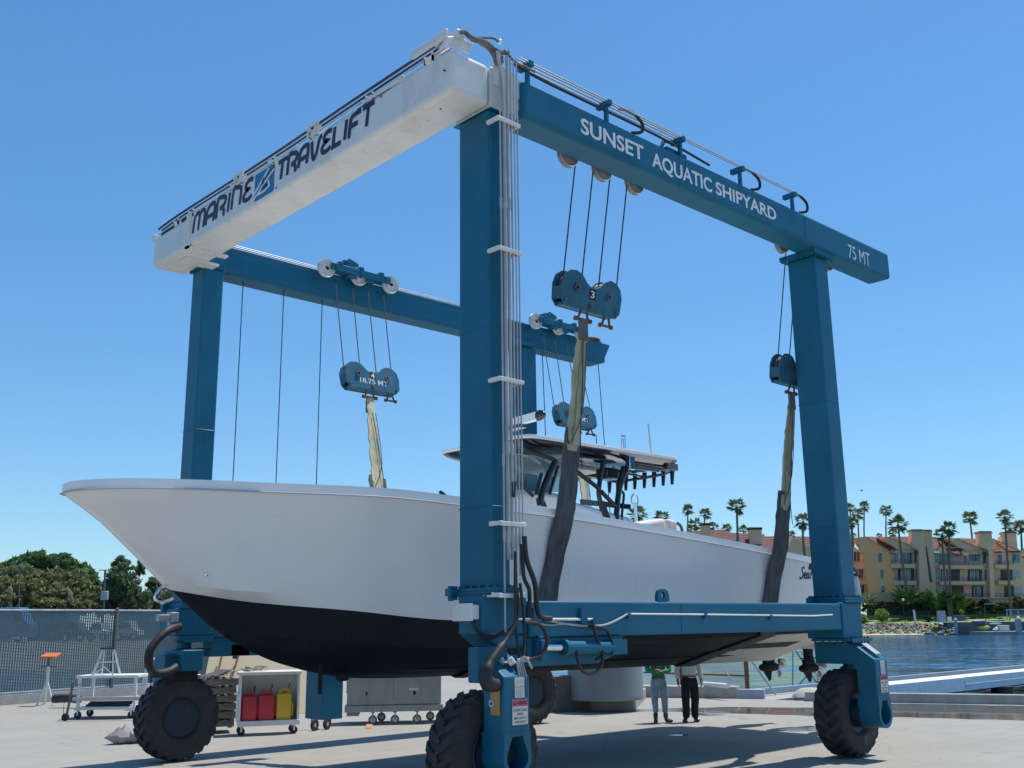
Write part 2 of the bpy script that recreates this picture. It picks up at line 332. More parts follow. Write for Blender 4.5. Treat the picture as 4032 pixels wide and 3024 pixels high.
# ------------------------------------------------------------------ paints
BLUE = mat('lift_blue_paint', (.006, .120, .205), .44, var=.14, scale=1.2, spec=.32, dirt=.4, dirtcol=(.03, .095, .125), chips=.8, bump=.05, bscale=25)
BLUED = mat('faded_blue_paint', (.01, .105, .20), .5, spec=.35, var=.18, scale=2.5, dirt=.45, dirtcol=(.11, .12, .12), bump=.08)
BLOCKP = mat('hook_block_paint', (.028, .125, .195), .5, spec=.3, var=.25, scale=3, dirt=.5, dirtcol=(.12, .11, .1), bump=.1)
WHITEP = mat('lift_white_paint', (.70, .70, .67), .4, var=.06, scale=1.5, dirt=.55, dirtcol=(.40, .35, .26), chips=.7, bump=.04, bscale=25)
NAVY = mat('navy_lettering', (.010, .020, .055), .45, var=.1)
LOGOB = mat('logo_blue', (.02, .16, .32), .45, var=.06)
WHITEL = mat('white_lettering', (.72, .74, .75), .5, var=.06)
STEEL = mat('wire_rope_steel', (.035, .037, .045), .55, metal=.3)
CHROME = mat('chrome_rod', (.75, .77, .8), .12, metal=1., var=.04)
GREYM = mat('galvanised_metal', (.42, .43, .44), .5, metal=.4, var=.15, dirt=.3)
RUST = mat('rusty_steel', (.19, .095, .055), .75, metal=.2, var=.4, scale=9)
RUBBER = mat('black_rubber_hose', (.018, .018, .02), .6, var=.4, scale=6)
DIRTYCLOTH = mat('grimy_wrapping', (.16, .15, .14), .9, var=.5, scale=8, bump=.5)
TYRE = mat('dusty_tyre_rubber', (.032, .032, .034), .85, var=.35, scale=4, bump=.3, bscale=25, dirt=.5, dirtcol=(.10, .095, .088))
RIMB = mat('rim_blue', (.006, .024, .042), .55, var=.25, dirt=.4, dirtcol=(.06, .06, .06))
DARK = mat('dark_recess', (.012, .014, .018), .8)
PAPER = mat('sun_bleached_sticker', (.62, .60, .54), .6, var=.08, scale=6)
PINK = mat('faded_red_band', (.52, .10, .17), .6, var=.1)
INK = mat('black_ink', (.02, .02, .022), .6)
OCHRE = mat('ochre_plastic', (.42, .24, .075), .6, var=.25, scale=6)

lift = thing('travel_lift', 'huge four-wheeled boat hoist with blue columns and white cross beam', 'boat hoist', (13.3, 14.5, 0))
AX0, AX1, AY0, AY1 = 8.82, 9.15, 9.87, 10.53         # front column on the near side
FY0, FY1 = 18.58, 19.10                                # front column on the far side
RX0, RX1 = 17.46, 17.95; DX0, DX1 = 17.72, 18.23
ZU = 9.57                                              # underside of the beams
def bolts(mb, pts, d, r=.022, h=.03):
    d = V(d).normalized()
    for p in pts: mb.cyl(V(p), V(p)+d*h, r, n=6)

# ---- columns
def column(x0, x1, y0, y1, z0, z1, taper=0.):
    m = MB(); m.loft([[(x0-taper, y0-taper, z0), (x1+taper, y0-taper, z0), (x1+taper, y1+taper, z0), (x0-taper, y1+taper, z0)],
                      [(x0, y0, z1), (x1, y0, z1), (x1, y1, z1), (x0, y1, z1)]])
    c = m.build('column', BLUE, lift, bevel=.035, seg=3)
    f = MB(); zf = z0-.04
    f.box(x0-.1, x1+.1, y0-.1, y1+.1, zf-.05, zf); f.box(x0-.1, x1+.1, y0-.1, y1+.1, zf+.004, zf+.045)
    n = 5
    for i in range(n):
        t = (i+.5)/n
        for (px, py) in ((x0-.06+(x1-x0+.12)*t, y0-.065), (x0-.065, y0-.06+(y1-y0+.12)*t), (x0-.06+(x1-x0+.12)*t, y1+.065), (x1+.065, y0-.06+(y1-y0+.12)*t)):
            f.cyl((px, py, zf-.095), (px, py, zf+.08), .022, n=6)
    f.box(x0-.22, x0-.1, y1-.1, y1+.02, zf-.05, zf+.045); f.cyl((x0-.17, y1-.04, zf-.11), (x0-.17, y1-.04, zf+.08), .04, n=8)
    f.build('flange', BLUE, c); return c
column(AX0, AX1, AY0, AY1, 2.85, ZU-.012)
column(AX0, 9.26, FY0, FY1, 2.85, ZU-.012)
column(RX0, RX1, AY0, AY1-.05, 2.80, ZU-.1, .0)
column(DX0, DX1, FY0, FY1, 2.80, ZU-.1, .0)
# caps where the columns meet the beams
m = MB(); m.box(AX0-.005, AX1+.1, AY0-.04, AY1+.12, ZU-.012, ZU-.001); m.build('cap_plate', BLUE, lift)
for y0, y1, rx0, rx1 in ((AY0, AY1-.05, RX0, RX1), (FY0, FY1, DX0, DX1)):
    m = MB(); m.box(RX0-.12, RX1+.12, y0-.10, y1+.1, ZU-.1, ZU-.055); m.box(RX0-.12, RX1+.12, y0-.10, y1+.1, ZU-.05, ZU-.003)
    for i in range(6):
        xx = RX0-.08+(RX1-RX0+.16)*i/5; bolts(m, [(xx, y0-.06, ZU-.13)], (0, 0, 1), .02, .03); yy = y0-.06+(y1-y0+.12)*i/5; bolts(m, [(RX0-.08, yy, ZU-.13)], (0, 0, 1), .02, .03)
    m.build('cap_plate', BLUE, lift)

# ---- base boxes under the columns
def base_box(x0, x1, y0, y1, z0, z1, slope):
    m = MB(); m.box(x0, x1, y0, y1, z0, z1)
    if slope: m.prism([(0, 0), (x1-x0, 0), (x1-x0, -.14), (.22, -.14)], (x0, y0+.02, z0-.002), (1, 0, 0), (0, 0, 1), (0, y1-y0-.04, 0))
    return m.build('base_box', BLUE, lift, bevel=.02)
base_box(8.66, 9.42, 9.86, 10.35, 2.27, 2.757, True)
base_box(8.66, 9.42, 18.5, 19.25, 2.27, 2.757, True)
base_box(17.27, 17.95, 9.80, 10.55, 2.07, 2.707, False)
base_box(17.6, 18.3, 18.5, 19.25, 2.07, 2.707, False)
# ---- sill beams joining front and rear columns
for y0, y1 in ((9.82, 10.42), (18.55, 19.15)):
    m = MB(); m.box(9.425, 17.265, y0, y1, 2.22, 2.69)
    s_ = m.build('sill_beam', BLUE, lift, bevel=.03, seg=3)
    g = MB(); g.prism([(0, 0), (1.9, 0), (1.7, -.26), (1.35, -.36), (0, -.36)], (9.43, y0+.05, 2.217), (1, 0, 0), (0, 0, 1), (0, .35, 0)); g.build('gusset', BLUE, s_, bevel=.01)
    if y0 < 12:
        l_ = MB(); prof = [(-.14, 0), (-.14, .12), (-.09, .19), (.09, .19), (.14, .12), (.14, 0)]
        o = P(2612, 2352, 1, 9.9); hole = [(.045*cos(a), .095+.055*sin(a)) for a in [2*pi*k/12 for k in range(12)]]
        out = []
        for k in range(12):
            a = 2*pi*k/12; dx, dz = cos(a), sin(a); t = 9
            for (i, pq) in enumerate(prof):
                a1, b1 = pq[0], pq[1]-.095; a2, b2 = prof[(i+1) % 6][0], prof[(i+1) % 6][1]-.095
                den = dx*(b2-b1)-dz*(a2-a1)
                if abs(den) > 1e-9:
                    tt = (a1*(b2-b1)-b1*(a2-a1))/den; uu = (a1*dz-b1*dx)/den
                    if tt > 0 and -1e-6 <= uu <= 1+1e-6: t = min(t, tt)
            out.append((dx*t, .095+dz*t))
        R3 = lambda q, yy: [V((o.x+a, yy, 2.692+b)) for a, b in q]
        l_.loft([R3(hole, 9.9), R3(out, 9.9), R3(out, 9.95), R3(hole, 9.95), R3(hole, 9.9)], cap=False)
        l_.build('lifting_lug', BLUE, s_)

# ---- long side beams
m = MB(); m.box(9.36, 20.35, 9.72, 10.25, ZU, 10.16); near = m.build('side_beam', BLUE, lift, bevel=.07, seg=4)
m = MB(); m.prism([(9.36, ZU), (21.0, ZU), (21.18, ZU+.06), (21.18, ZU+.2), (21.4, ZU+.57), (21.4, ZU+.63), (9.36, ZU+.63)], (0, 18.78, 0), (1, 0, 0), (0, 0, 1), (0, .5, 0)); far = m.build('side_beam', BLUE, lift, bevel=.03, seg=3)
m = MB(); m.box(9.4, 20.0, 18.768, 18.777, 9.62, 9.66); m.box(9.4, 20, 18.768, 18.777, 10.1, 10.14); m.build('runway_strip', BLUED, far)
for body, pa, pb, pc in (('SUNSET', (2296, 460), (2532, 580), None), ('AQUATIC', (2567, 650), (2801, 715), None), ('SHIPYARD', (2822, 719), (3053, 826), None)):
    x0 = {'SUNSET': 10.58, 'AQUATIC': 12.28, 'SHIPYARD': 14.03}[body]; x1 = {'SUNSET': 12.07, 'AQUATIC': 13.92, 'SHIPYARD': 15.93}[body]
    lo = 9.645 if body == 'AQUATIC' else 9.712; hh = 10.0-lo if body != 'SHIPYARD' else .245
    hh = {'SUNSET': .27, 'AQUATIC': .32, 'SHIPYARD': .25}[body]
    lettering(body, (x0, 9.7155, lo), (1, 0, 0), (0, 0, 1), x1-x0, hh, WHITEL, near, bold=.022)
lettering('75 MT', (18.57, 9.7155, 9.64), (1, 0, 0), (0, 0, 1), .89, .29, WHITEL, near, bold=0.0)

# ---- white cross beam, with its corner boxes over the columns
m = MB(); m.box(8.09, AX0-.005, 9.83, 19.44, ZU, 10.22)
cross = m.build('cross_beam', WHITEP, lift, bevel=.085, seg=5)
def corner_box(y0, y1, near_):
    m = MB(); n = 14
    yy = y0 if near_ else y1
    poly = [(AX0-.003, ZU+.001), (9.2, ZU+.001)]+[(9.3+.22*sin(pi*k/n), ZU+.31-.31*cos(pi*k/n)) for k in range(n+1)]+[(9.2, ZU+.64), (AX0-.003, ZU+.64)]
    m.prism(poly, (0, y0, 0), (1, 0, 0), (0, 0, 1), (0, y1-y0, 0))
    c = m.build('corner_box', WHITEP, cross, bevel=.015)
    d = MB(); d.lathe([(.20, 0), (.20, .012), (.17, .02), (.15, .012), (.08, .012), (.07, .03), (.001, .03)], (9.28, y0-.002, ZU+.31), (0, -1, 0), 28); d.build('pivot_pin', WHITEP, c)
corner_box(9.831, 10.6, True)
m = MB(); m.box(AX0-.003, 9.3, 18.54, 19.14, ZU-.012, ZU-.001); m.box(AX0-.003, 9.36, 18.7, 19.25, ZU, ZU+.6); m.build('cap_plate', BLUE, cross)
m = MB()   # box cap on the near end of the cross beam
zz2 = lambda x, y: P(1650+x*.42194, 80+y*.42194, 1, 9.828)
q_ = [zz2(x, y) for x, y in ((182, 268), (255, 150), (352, 142), (520, 222), (476, 266), (478, 312), (286, 252))]
m.prism([(v.x, v.z) for v in q_], (0, 9.822, 0), (1, 0, 0), (0, 0, 1), (0, .03, 0))
a_, b_ = zz2(255, 150), zz2(352, 142); m.box(a_.x-.03, a_.x+.015, 9.8, 10.6, a_.z-.02, a_.z+.11); m.box(b_.x-.02, b_.x+.12, 9.8, 10.3, b_.z-.02, b_.z+.10)
q_ = [P(1650+x*.42194, 80+y*.42194, 0, 8.07) for x, y in ((130, 205), (255, 112), (255, 152), (150, 250), (130, 235))]
m.prism([(v.y, v.z) for v in q_], (8.06, 0, 0), (0, 1, 0), (0, 0, 1), (.03, 0, 0))
m.build('rope_guard', WHITEP, cross, bevel=.015)
m = MB(); m.prism([(8.86, 9.95), (9.46, 9.86), (9.5, 10.12), (9.2, 10.26), (8.86, 10.30)], (0, 9.80, 0), (1, 0, 0), (0, 0, 1), (0, .028, 0)); m.build('cover_plate', WHITEP, cross, bevel=.005)
# raised edges and open ends of the trough on the beam top
m = MB(); m.box(8.09, 8.13, 10.95, 12.0, 10.221, 10.27); m.box(8.09, 8.13, 13.9, 17.7, 10.221, 10.262)
m.box(8.60, 8.64, 10.95, 19.4, 10.221, 10.25); m.box(8.06, 8.16, 19.40, 19.47, 10.16, 10.30); m.build('trough_edge', WHITEP, cross, bevel=.008)
m = MB(); m.box(8.2, 8.62, 18.5, 19.35, 10.222, 10.33); m.box(8.15, 8.6, 17.75, 18.3, 10.222, 10.30); m.box(8.15, 8.5, 11.3, 12.2, 10.222, 10.25); m.build('dark_rubber_pad', DARK, cross)
# bolted splice near the far end
sp = MB(); sp.box(8.05, 8.088, 17.72, 17.86, 9.53, 10.24); sp.box(8.05, 8.9, 17.72, 17.86, 9.53, 9.568); sp.box(8.3, 9.0, 18.3, 18.62, 9.525, 9.566)
for i in range(9): sp.sphere((8.045, 17.75+.07*(i % 2), 9.58+i*.077), .022, 6)
for i in range(9): sp.sphere((8.12+i*.088, 17.75+.07*(i % 2), 9.525), .022, 6)
for i in range(6): sp.sphere((8.35+i*.11, 18.45, 9.52), .022, 6)
sp.build('splice_plate', WHITEP, cross)
m = MB()
for i in range(2): m.cyl((8.05, 9.95+0*i, 9.9), (8.089, 9.95, 9.9), .01, n=6)
m.cyl((8.33, 10.35, ZU-.004), (8.33, 10.35, ZU+.002), .018, n=8); m.build('drain_hole', DARK, cross)
# stands and hoses along the top of the cross beam
for k, (zx, zy) in enumerate(((1560, 265), (1255, 470), (970, 640), (750, 800), (590, 890), (555, 935), (340, 1075), (265, 1120))):
    p = P(500+zx*.76854, zy*.76854, 0, 8.16); m = MB(); big = k in (2, 4)
    m.box(8.10, 8.22, p.y-.10, p.y-.075, 10.22, 10.34); m.box(8.10, 8.22, p.y+.075, p.y+.10, 10.22, 10.34); m.box(8.10, 8.13, p.y-.1, p.y+.1, 10.22, 10.30)
    if big: m.box(8.06, 8.5, p.y-.12, p.y-.09, 10.22, 10.40); m.box(8.06, 8.5, p.y+.09, p.y+.12, 10.22, 10.40); m.tube([(8.1, p.y-.16, 10.25), (8.1, p.y-.16, 10.45), (8.1, p.y+.16, 10.45), (8.1, p.y+.16, 10.25)], .018)
    m.build('hose_stand', WHITEP, cross)
for j, (xx, zz, r) in enumerate(((8.12, 10.42, .022), (8.19, 10.41, .018), (8.26, 10.34, .015), (8.15, 10.31, .012))):
    m = MB(); m.tube([(xx, 10.0, zz+.0), (xx, 12, zz), (xx+.02, 15, zz-.015), (xx, 18.2, zz), (xx, 19.3, zz-.03)], r, 6, 4); m.build('hose', mat('dark_red_hose', (.05, .03, .035), .6) if j < 2 else GREYM, cross)

# ---- MARINE / TRAVELIFT lettering and square emblem on the cross beam
ltr = Strokes((8.0845, 0, 0), (0, -1, 0), (0, 0, 1), (-1, 0, 0))
def glyphs(word, y0, y1, z0, z1, sl=.10):
    """letters drawn in a 1 x 1.6 box, italic"""
    G = {
     'M': [1.25, [[(0, 0), (0, 1.15), (.12, 1.5), (.3, 1.6), (.5, 1.5), (.6, 1.2), (.6, 0)], [(.6, 1.2), (.72, 1.5), (.92, 1.6), (1.1, 1.5), (1.2, 1.2), (1.2, 0)]]],
     'A': [.95, [[(0, 0), (0, 1.0), (.1, 1.4), (.35, 1.6), (.62, 1.6), (.85, 1.35), (.85, 0)], [(.0, .62), (.85, .62)]]],
     'R': [.95, [[(0, 0), (0, 1.6), (.5, 1.6), (.8, 1.45), (.86, 1.15), (.75, .85), (.42, .72), (.3, .72)], [(.5, .74), (.68, .6), (.8, .35), (.86, -.12)]]],
     'I': [.26, [[(.08, 0), (.08, 1.6)]]],
     'N': [.95, [[(0, 0), (0, 1.6), (.45, 1.6), (.75, 1.45), (.85, 1.15), (.85, 0)]]],
     'E': [.9, [[(.85, 1.5), (.55, 1.6), (.25, 1.5), (.12, 1.25), (.25, .95), (.5, .86), (.25, .78), (.02, .45), (.12, .12), (.42, 0), (.72, .06), (.88, .2)]]],
     'T': [.95, [[(0, 1.6), (1.0, 1.6)], [(.48, 1.6), (.48, 0)]]],
     'V': [.9, [[(.0, 1.6), (.18, .45), (.4, 0), (.62, .4), (.72, 1.2), (.84, 1.5), (1.0, 1.6)]]],
     'L': [.8, [[(0, 1.6), (0, 0), (.75, 0)]]],
     'F': [.85, [[(0, -.12), (0, 1.25), (.12, 1.5), (.4, 1.6), (.9, 1.6)], [(0, .78), (.7, .78)]]],
    }
    tot = sum(G[c][0] for c in word)+.22*(len(word)-1); k = (y0-y1)/tot; x = 0; h = (z1-z0)/1.6
    for c in word:
        w, st = G[c]
        for s_ in st:
            cur = len(s_) > 4
            pts = [(-(y0)+(x+a+sl*b)*k, z0+b*h) for a, b in s_]
            ltr.stroke(pts, .084, 3 if cur else 0)
        x += w+.22
glyphs('MARINE', 17.62, 15.35, 9.79, 10.15)
ltr.build('lettering', NAVY, cross)
ltr = Strokes((8.0845, 0, 0), (0, -1, 0), (0, 0, 1), (-1, 0, 0))
glyphs('TRAVELIFT', 14.50, 11.70, 9.79, 10.12)
ltr.build('lettering', NAVY, cross)
lg = Strokes((8.0855, 0, 0), (0, -1, 0), (0, 0, 1), (-1, 0, 0)); yl, yr, zb, zt = 15.25, 14.58, 9.655, 10.17
lg.poly([(-yl+.03, zb), (-yr-.03, zb), (-yr, zb+.03), (-yr, zt-.03), (-yr-.03, zt), (-yl+.03, zt), (-yl, zt-.03), (-yl, zb+.03)])
lgo = lg.build('emblem', LOGOB, cross)
lw = Strokes((8.0835, 0, 0), (0, -1, 0), (0, 0, 1), (-1, 0, 0)); Lq = lambda a, b: (-yl+(yl-yr)*a, zb+(zt-zb)*b)
lw.stroke([Lq(.0, .30), Lq(.45, .70), Lq(.72, .95)], .05); lw.stroke([Lq(.30, .36), Lq(.98, .80)], .045); lw.stroke([Lq(.16, .20), Lq(.52, .20), Lq(.78, .28), Lq(.70, .52)], .045); lw.stroke([Lq(.0, .12), Lq(.36, .36)], .045)
lw.build('emblem_lines', WHITEL, lgo)
lw = Strokes((8.0815, 0, 0), (0, -1, 0), (0, 0, 1), (-1, 0, 0)); lw.poly([Lq(.30, .44), Lq(.46, .74), Lq(.5, .5)]); lw.poly([Lq(.34, .30), Lq(.68, .30), Lq(.62, .48), Lq(.46, .42)]); lw.stroke([Lq(.44, .56), Lq(1.0, .90)], .03); lw.build('emblem_mark', NAVY, lgo)
m = MB()
for (yy, zz) in ((11.47, 10.14), (14.50, 9.68)): m.lathe([(.021, 0), (.026, 0), (.026, .001), (.021, .001), (.021, 0)], (8.086, yy, zz), (-1, 0, 0), 16); m.box(8.084, 8.086, yy-.003, yy+.003, zz-.01, zz+.01)
m.build('registered_mark', mat('grey_mark', (.42, .43, .45), .5), cross)

# ---- rope supports and ropes along the near side beam
posts = ((235, 305, 225), (640, 505, 432), (1020, 700, 610), (1328, 850, 765), (1597, 985, 898))
for k, (zx, zb_, zt_) in enumerate(posts):
    b = P(1900+zx*.76854, 100+zb_*.76854, 1, 9.78); m = MB(); h = .28
    m.box(b.x-.03, b.x+.03, 9.77, 9.83, 10.14, 10.16+h); m.box(b.x-.045, b.x+.045, 9.7, 9.98, 10.16+h, 10.16+h+.09)
    if k == 2: m.bar((b.x-.45, 9.9, 10.16), (b.x-.3, 9.9, 10.42), .05, .05); m.bar((b.x-.3, 9.9, 10.42), (b.x+.05, 9.9, 10.46), .05, .05); m.box(b.x-.3, b.x+.25, 9.85, 10.05, 10.16, 10.30)
    m.build('rope_support', BLUE, near, bevel=.006)
ropes = [(9.72, 10.52, 20), (9.78, 10.53, 20), (9.84, 10.52, 13.2), (9.90, 10.51, 13.2)]
for yy, zz, x1 in ropes:
    x1 = min(x1, 16.9); m = MB(); m.tube([(9.3, yy, zz-.03), (x1, yy, zz)], .011, 6); m.build('wire_rope', GREYM, near)
m = MB(); m.tube([(9.25, 9.80, 10.40), (10, 9.80, 10.36), (12.5, 9.79, 10.36), (14, 9.8, 10.28)], .022, 6, 3); m.build('hose', STEEL, near)
def hose_loop(x, zt=10.5):
    m = MB(); m.tube([(x-.15, 9.8, zt+.02), (x+.1, 9.78, zt+.05), (x+.38, 9.78, zt-.04), (x+.4, 9.8, zt-.2), (x+.2, 9.84, zt-.27)], .028, 7, 5); m.build('hose', RUBBER, near)
hose_loop(11.75); hose_loop(15.15); hose_loop(16.8)

# ---- sheaves under the near beam and their ropes
def sheave(p, r=.2, ax=(0, 1, 0), parent=None, m_=None):
    m = MB(); w = .045
    m.lathe([(.05, -w), (r*.55, -w*.4), (r*.82, -w*.5), (r, -w), (r*1.02, -w*.8), (r*.88, 0), (r*1.02, w*.8), (r, w), (r*.82, w*.5), (r*.55, w*.4), (.05, w), (.05, -w)], p, ax, 28)
    return m.build('sheave', m_ or mat('worn_white_sheave', (.55, .55, .53), .45, var=.15, dirt=.5, dirtcol=(.1, .1, .1)), parent or near)
for zx, zy in ((437, 725), (612, 797), (778, 865), (1535, 1167), (1768, 1258)):
    p = P(1900+zx*.76854, 100+zy*.76854, 1, 10.33); sheave((p.x, 10.33, p.z+.2), .2, m_=mat('dull_sheave', (.30, .30, .30), .5, var=.2, dirt=.5, dirtcol=(.06, .06, .06)))
near_blk = V((11.70, 10.72, 7.55)); aft_blk = V((17.72, 10.72, 7.18)); far_blk = V((12.28, 17.8, 7.52))
def rope(a, b, parent, r=.012):
    m = MB(); m.tube([a, b], r, 6); return m.build('hoist_rope', STEEL, parent)
for x in (11.1, 11.52, 11.93, 12.36): rope((x, 10.34, ZU+.02), (x, 10.68, 7.72), near)
for x in (17.15, 17.55, 17.98, 18.35): rope((x, 10.3, ZU+.02), (x, 10.68, 7.35), near)

# ---- trolleys on the far beam
def trolley(x0, x1, zc, span):
    t = MB(); yb = 18.50
    t.box(x0-.05, x1+.05, yb-.05, yb, zc-.09, zc+.07); t.box(x0-.05, x1+.05, yb+.14, yb+.19, zc-.09, zc+.07)
    for f in (.13, .5, .87): t.box(x0+(x1-x0)*f-.05, x0+(x1-x0)*f+.05, yb-.06, yb+.2, zc+.07, zc+.14)
    t.prism([(x0+.35, zc+.05), (x0+.5, zc+.36), (x0+.68, zc+.30), (x1-.55, zc+.20), (x1-.42, zc+.16), (x1-.3, zc+.05)], (0, yb+.28, 0), (1, 0, 0), (0, 0, 1), (0, .3, 0))
    t.prism([(x0+.45, zc+.05), (x0+.58, zc+.38), (x0+.82, zc+.30), (x0+.9, zc+.05)], (0, yb+.2, 0), (1, 0, 0), (0, 0, 1), (0, .1, 0))
    for f in (.3, .62): t.box(x0+(x1-x0)*f-.04, x0+(x1-x0)*f+.2, yb-.02, yb+.15, zc-.16, zc-.1)
    o = t.build('trolley', BLUE, far, bevel=.008)
    for f in (0., .5, 1.):
        sheave((x0+(x1-x0)*f+(-.12+.24*f), yb+.07, zc-.06), .21, parent=o)
    b = MB()
    for f in (.06, .5, .94): b.cyl((x0+(x1-x0)*f, yb-.085, zc-.01), (x0+(x1-x0)*f, yb-.05, zc-.01), .055, n=10)
    b.build('axle_cap', BLUE, o)
for pa_, pb_ in (((1285, 1057), (1537, 1120)), ((2108, 1268), (2285, 1308))):
    a_ = P(*pa_, 1, 18.57); b_ = P(*pb_, 1, 18.57); trolley(a_.x+.12, b_.x-.12, (a_.z+b_.z)/2+.06, 0)
for x, zb4 in zip((190, 295, 393, 488), (243, 345, 446, 542)): a_ = P(1200+x*.633, 900+330*.633, 1, 18.50); b_ = P(1200+zb4*.633, 900+870*.633, 1, 17.78); rope((a_.x, 18.5, 9.93), (b_.x, 17.78, 7.72), far)
for x, xb in ((2136, 2182), (2182, 2222), (2226, 2278), (2262, 2322)): a_ = P(x, 1310, 1, 18.50); b_ = P(xb, 1600, 1, 17.78); rope((a_.x, 18.5, 9.9), (b_.x, 17.78, b_.z), far)
for px, py in ((525, 612), (613, 633), (696, 650)):             # ropes hanging free from the far beam
    a = P(px*1.8228, py*1.8228, 1, 18.95); a.x += 0; rope((a.x, 18.95, ZU), (a.x-.0, 18.95, 3.0), far, .01)
a = P(1290*1.8228, 560*1.8228, 1, 18.95)
for px in (2353,): 
    q = P(px, 1400, 1, 18.95); rope((q.x, 18.95, 9.8), (q.x+.1, 18.7, 4.2), far, .012)
q = P(2135, 1400, 1, 18.95); rope((q.x, 18.95, 9.7), (q.x, 18.8, 4.2), far, .012)
for k in range(4):
    m = MB(); yy = 18.80+.09*k; m.tube([(9.3, yy, 10.26), (14, yy, 10.25), (17.2, yy, 10.26)], .012, 6); m.build('wire_rope', GREYM, far)
m = MB(); m.box(20.4, 21.1, 18.82, 19.25, ZU+.635, ZU+.67); m.lathe([(.28, 0), (.3, .03), (.28, .06), (.001, .06)], (20.8, 19.0, ZU+.67), (0, 0, 1), 20); m.build('end_plate', RUST, far)
m = MB(); m.tube([(16.3, 18.7, 10.1), (16.6, 18.6, 10.45), (17.0, 18.6, 10.5), (17.3, 18.7, 10.2)], .02, 6, 5); m.tube([(16.5, 18.7, 10.1), (16.75, 18.6, 10.38), (17.05, 18.6, 10.4), (17.2, 18.7, 10.2)], .02, 6, 5); m.build('hose', RUBBER, far)

# ---- weld seams
for x0, x1, y0, y1, z in ((AX0, AX1, AY0, AY1, 6.35), (AX0, 9.26, FY0, FY1, 6.2), (RX0, RX1, AY0, AY1-.05, 6.5), (RX0, RX1, AY0, AY1-.05, 4.1), (AX0, AX1, AY0, AY1, 3.9)):
    m = MB(); e_ = .002; m.tube([(x0-e_, y0-e_+.03, z), (x0-e_+.03, y0-e_, z), (x1-.03, y0-e_, z), (x1+e_, y0+.03, z), (x1+e_, y1, z), (x0-e_, y1, z), (x0-e_, y0+.03, z)], .007, 5); m.build('weld_seam', BLUE, lift)
for x in (13.2, 16.95):
    m = MB(); m.tube([(x, 9.90, 9.568), (x, 9.80, 9.568), (x, 9.721, 9.64), (x, 9.718, 10.08), (x, 9.8, 10.162)], .007, 5); m.build('weld_seam', BLUE, near)
m = MB(); m.tube([(12.6, 9.818, 2.25), (12.6, 9.818, 2.66)], .006, 5); m.build('weld_seam', BLUE, lift)
# ---- wheels
def tyre(cx, cy, cz, r=.767, w=.53, open_y=-1):
    t = MB(); h = w/2; n = 40
    prof = [(r*.45, -h*.72), (r*.52, -h*.93), (r*.62, -h*.99), (r*.75, -h*1.04), (r*.88, -h*1.0), (r*.925, -h*.9), (r*.935, -h*.5), (r*.94, 0), (r*.935, h*.5), (r*.925, h*.9), (r*.88, h*1.0), (r*.75, h*1.04), (r*.62, h*.99), (r*.52, h*.93), (r*.45, h*.72), (r*.45, -h*.72)]
    t.lathe(prof, (cx, cy, cz), (0, 1, 0), 64)
    nl = 22
    for k in range(nl):                                        # chevron lugs
        for sgn in (-1, 1):
            a0 = 2*pi*(k+(.5 if sgn > 0 else 0))/nl; pts = []
            for i in range(6):
                f = i/5; yy = sgn*h*(-.10+1.10*f); aa = a0+.20*(1-f)**1.3-.05*(f > .7)
                rr = r*(.985 if f < .85 else .955); r0 = r*(.90 if f < .95 else .86); dw = .060+.012*f
                if f > .99: yy = sgn*h*1.03; rr = r*.90
                pts.append([(rr, aa-dw, yy), (rr, aa+dw, yy), (r0, aa+dw*1.15, yy), (r0, aa-dw*1.15, yy)])
            pts[0] = pts[0]
            t.loft([[V((cx+q*cos(b), cy+yy, cz+q*sin(b))) for q, b, yy in ring] for ring in pts])
    return t
def wheel(cx, cy, cz):
    w = bpy.data.objects.new('wheel', None); COL.objects.link(w); w.location = (cx, cy, cz); w.parent = lift
    w.matrix_parent_inverse = _wm(lift).inverted(); W[w.name] = Matrix.Translation((cx, cy, cz)); w.empty_display_size = .2
    return w
wheels = []
proto = wheel(8.87, 10.12, .835)
ty = tyre(0, 0, 0).build('tyre', TYRE, proto, local=True, smooth=30)
m = MB()
m.lathe([(.345, -.19), (.36, -.215), (.345, -.225), (.325, -.19), (.30, -.10), (.28, -.04), (.20, -.02), (.13, -.02), (.125, -.10), (.11, -.115), (.06, -.115), (.05, -.13), (.001, -.13)], (0, 0, 0), (0, 1, 0), 40)
m.lathe([(.345, .19), (.36, .215), (.345, .225), (.325, .19), (.28, .1), (.001, .1)], (0, 0, 0), (0, 1, 0), 40)
m.lathe([(.342, -.2), (.342, .2)], (0, 0, 0), (0, 1, 0), 40)
for k in range(12): m.cyl((.255*cos(k*pi/6), -.06, .255*sin(k*pi/6)), (.255*cos(k*pi/6), -.03, .255*sin(k*pi/6)), .014, n=6)
m.build('rim', RIMB, proto, local=True)
# build the children in wheel space
for c in proto.children: c.matrix_parent_inverse = Matrix()
for (x, y, z, a) in ((8.98, 18.93, .765, .4), (17.62, 10.07, .767, .9), (18.12, 18.95, .767, .15)):
    c = copy_tree(proto); c.location = (x, y, z); c.rotation_euler = (0, a, 0)
    if y > 15: c.rotation_euler = (0, a, 0)

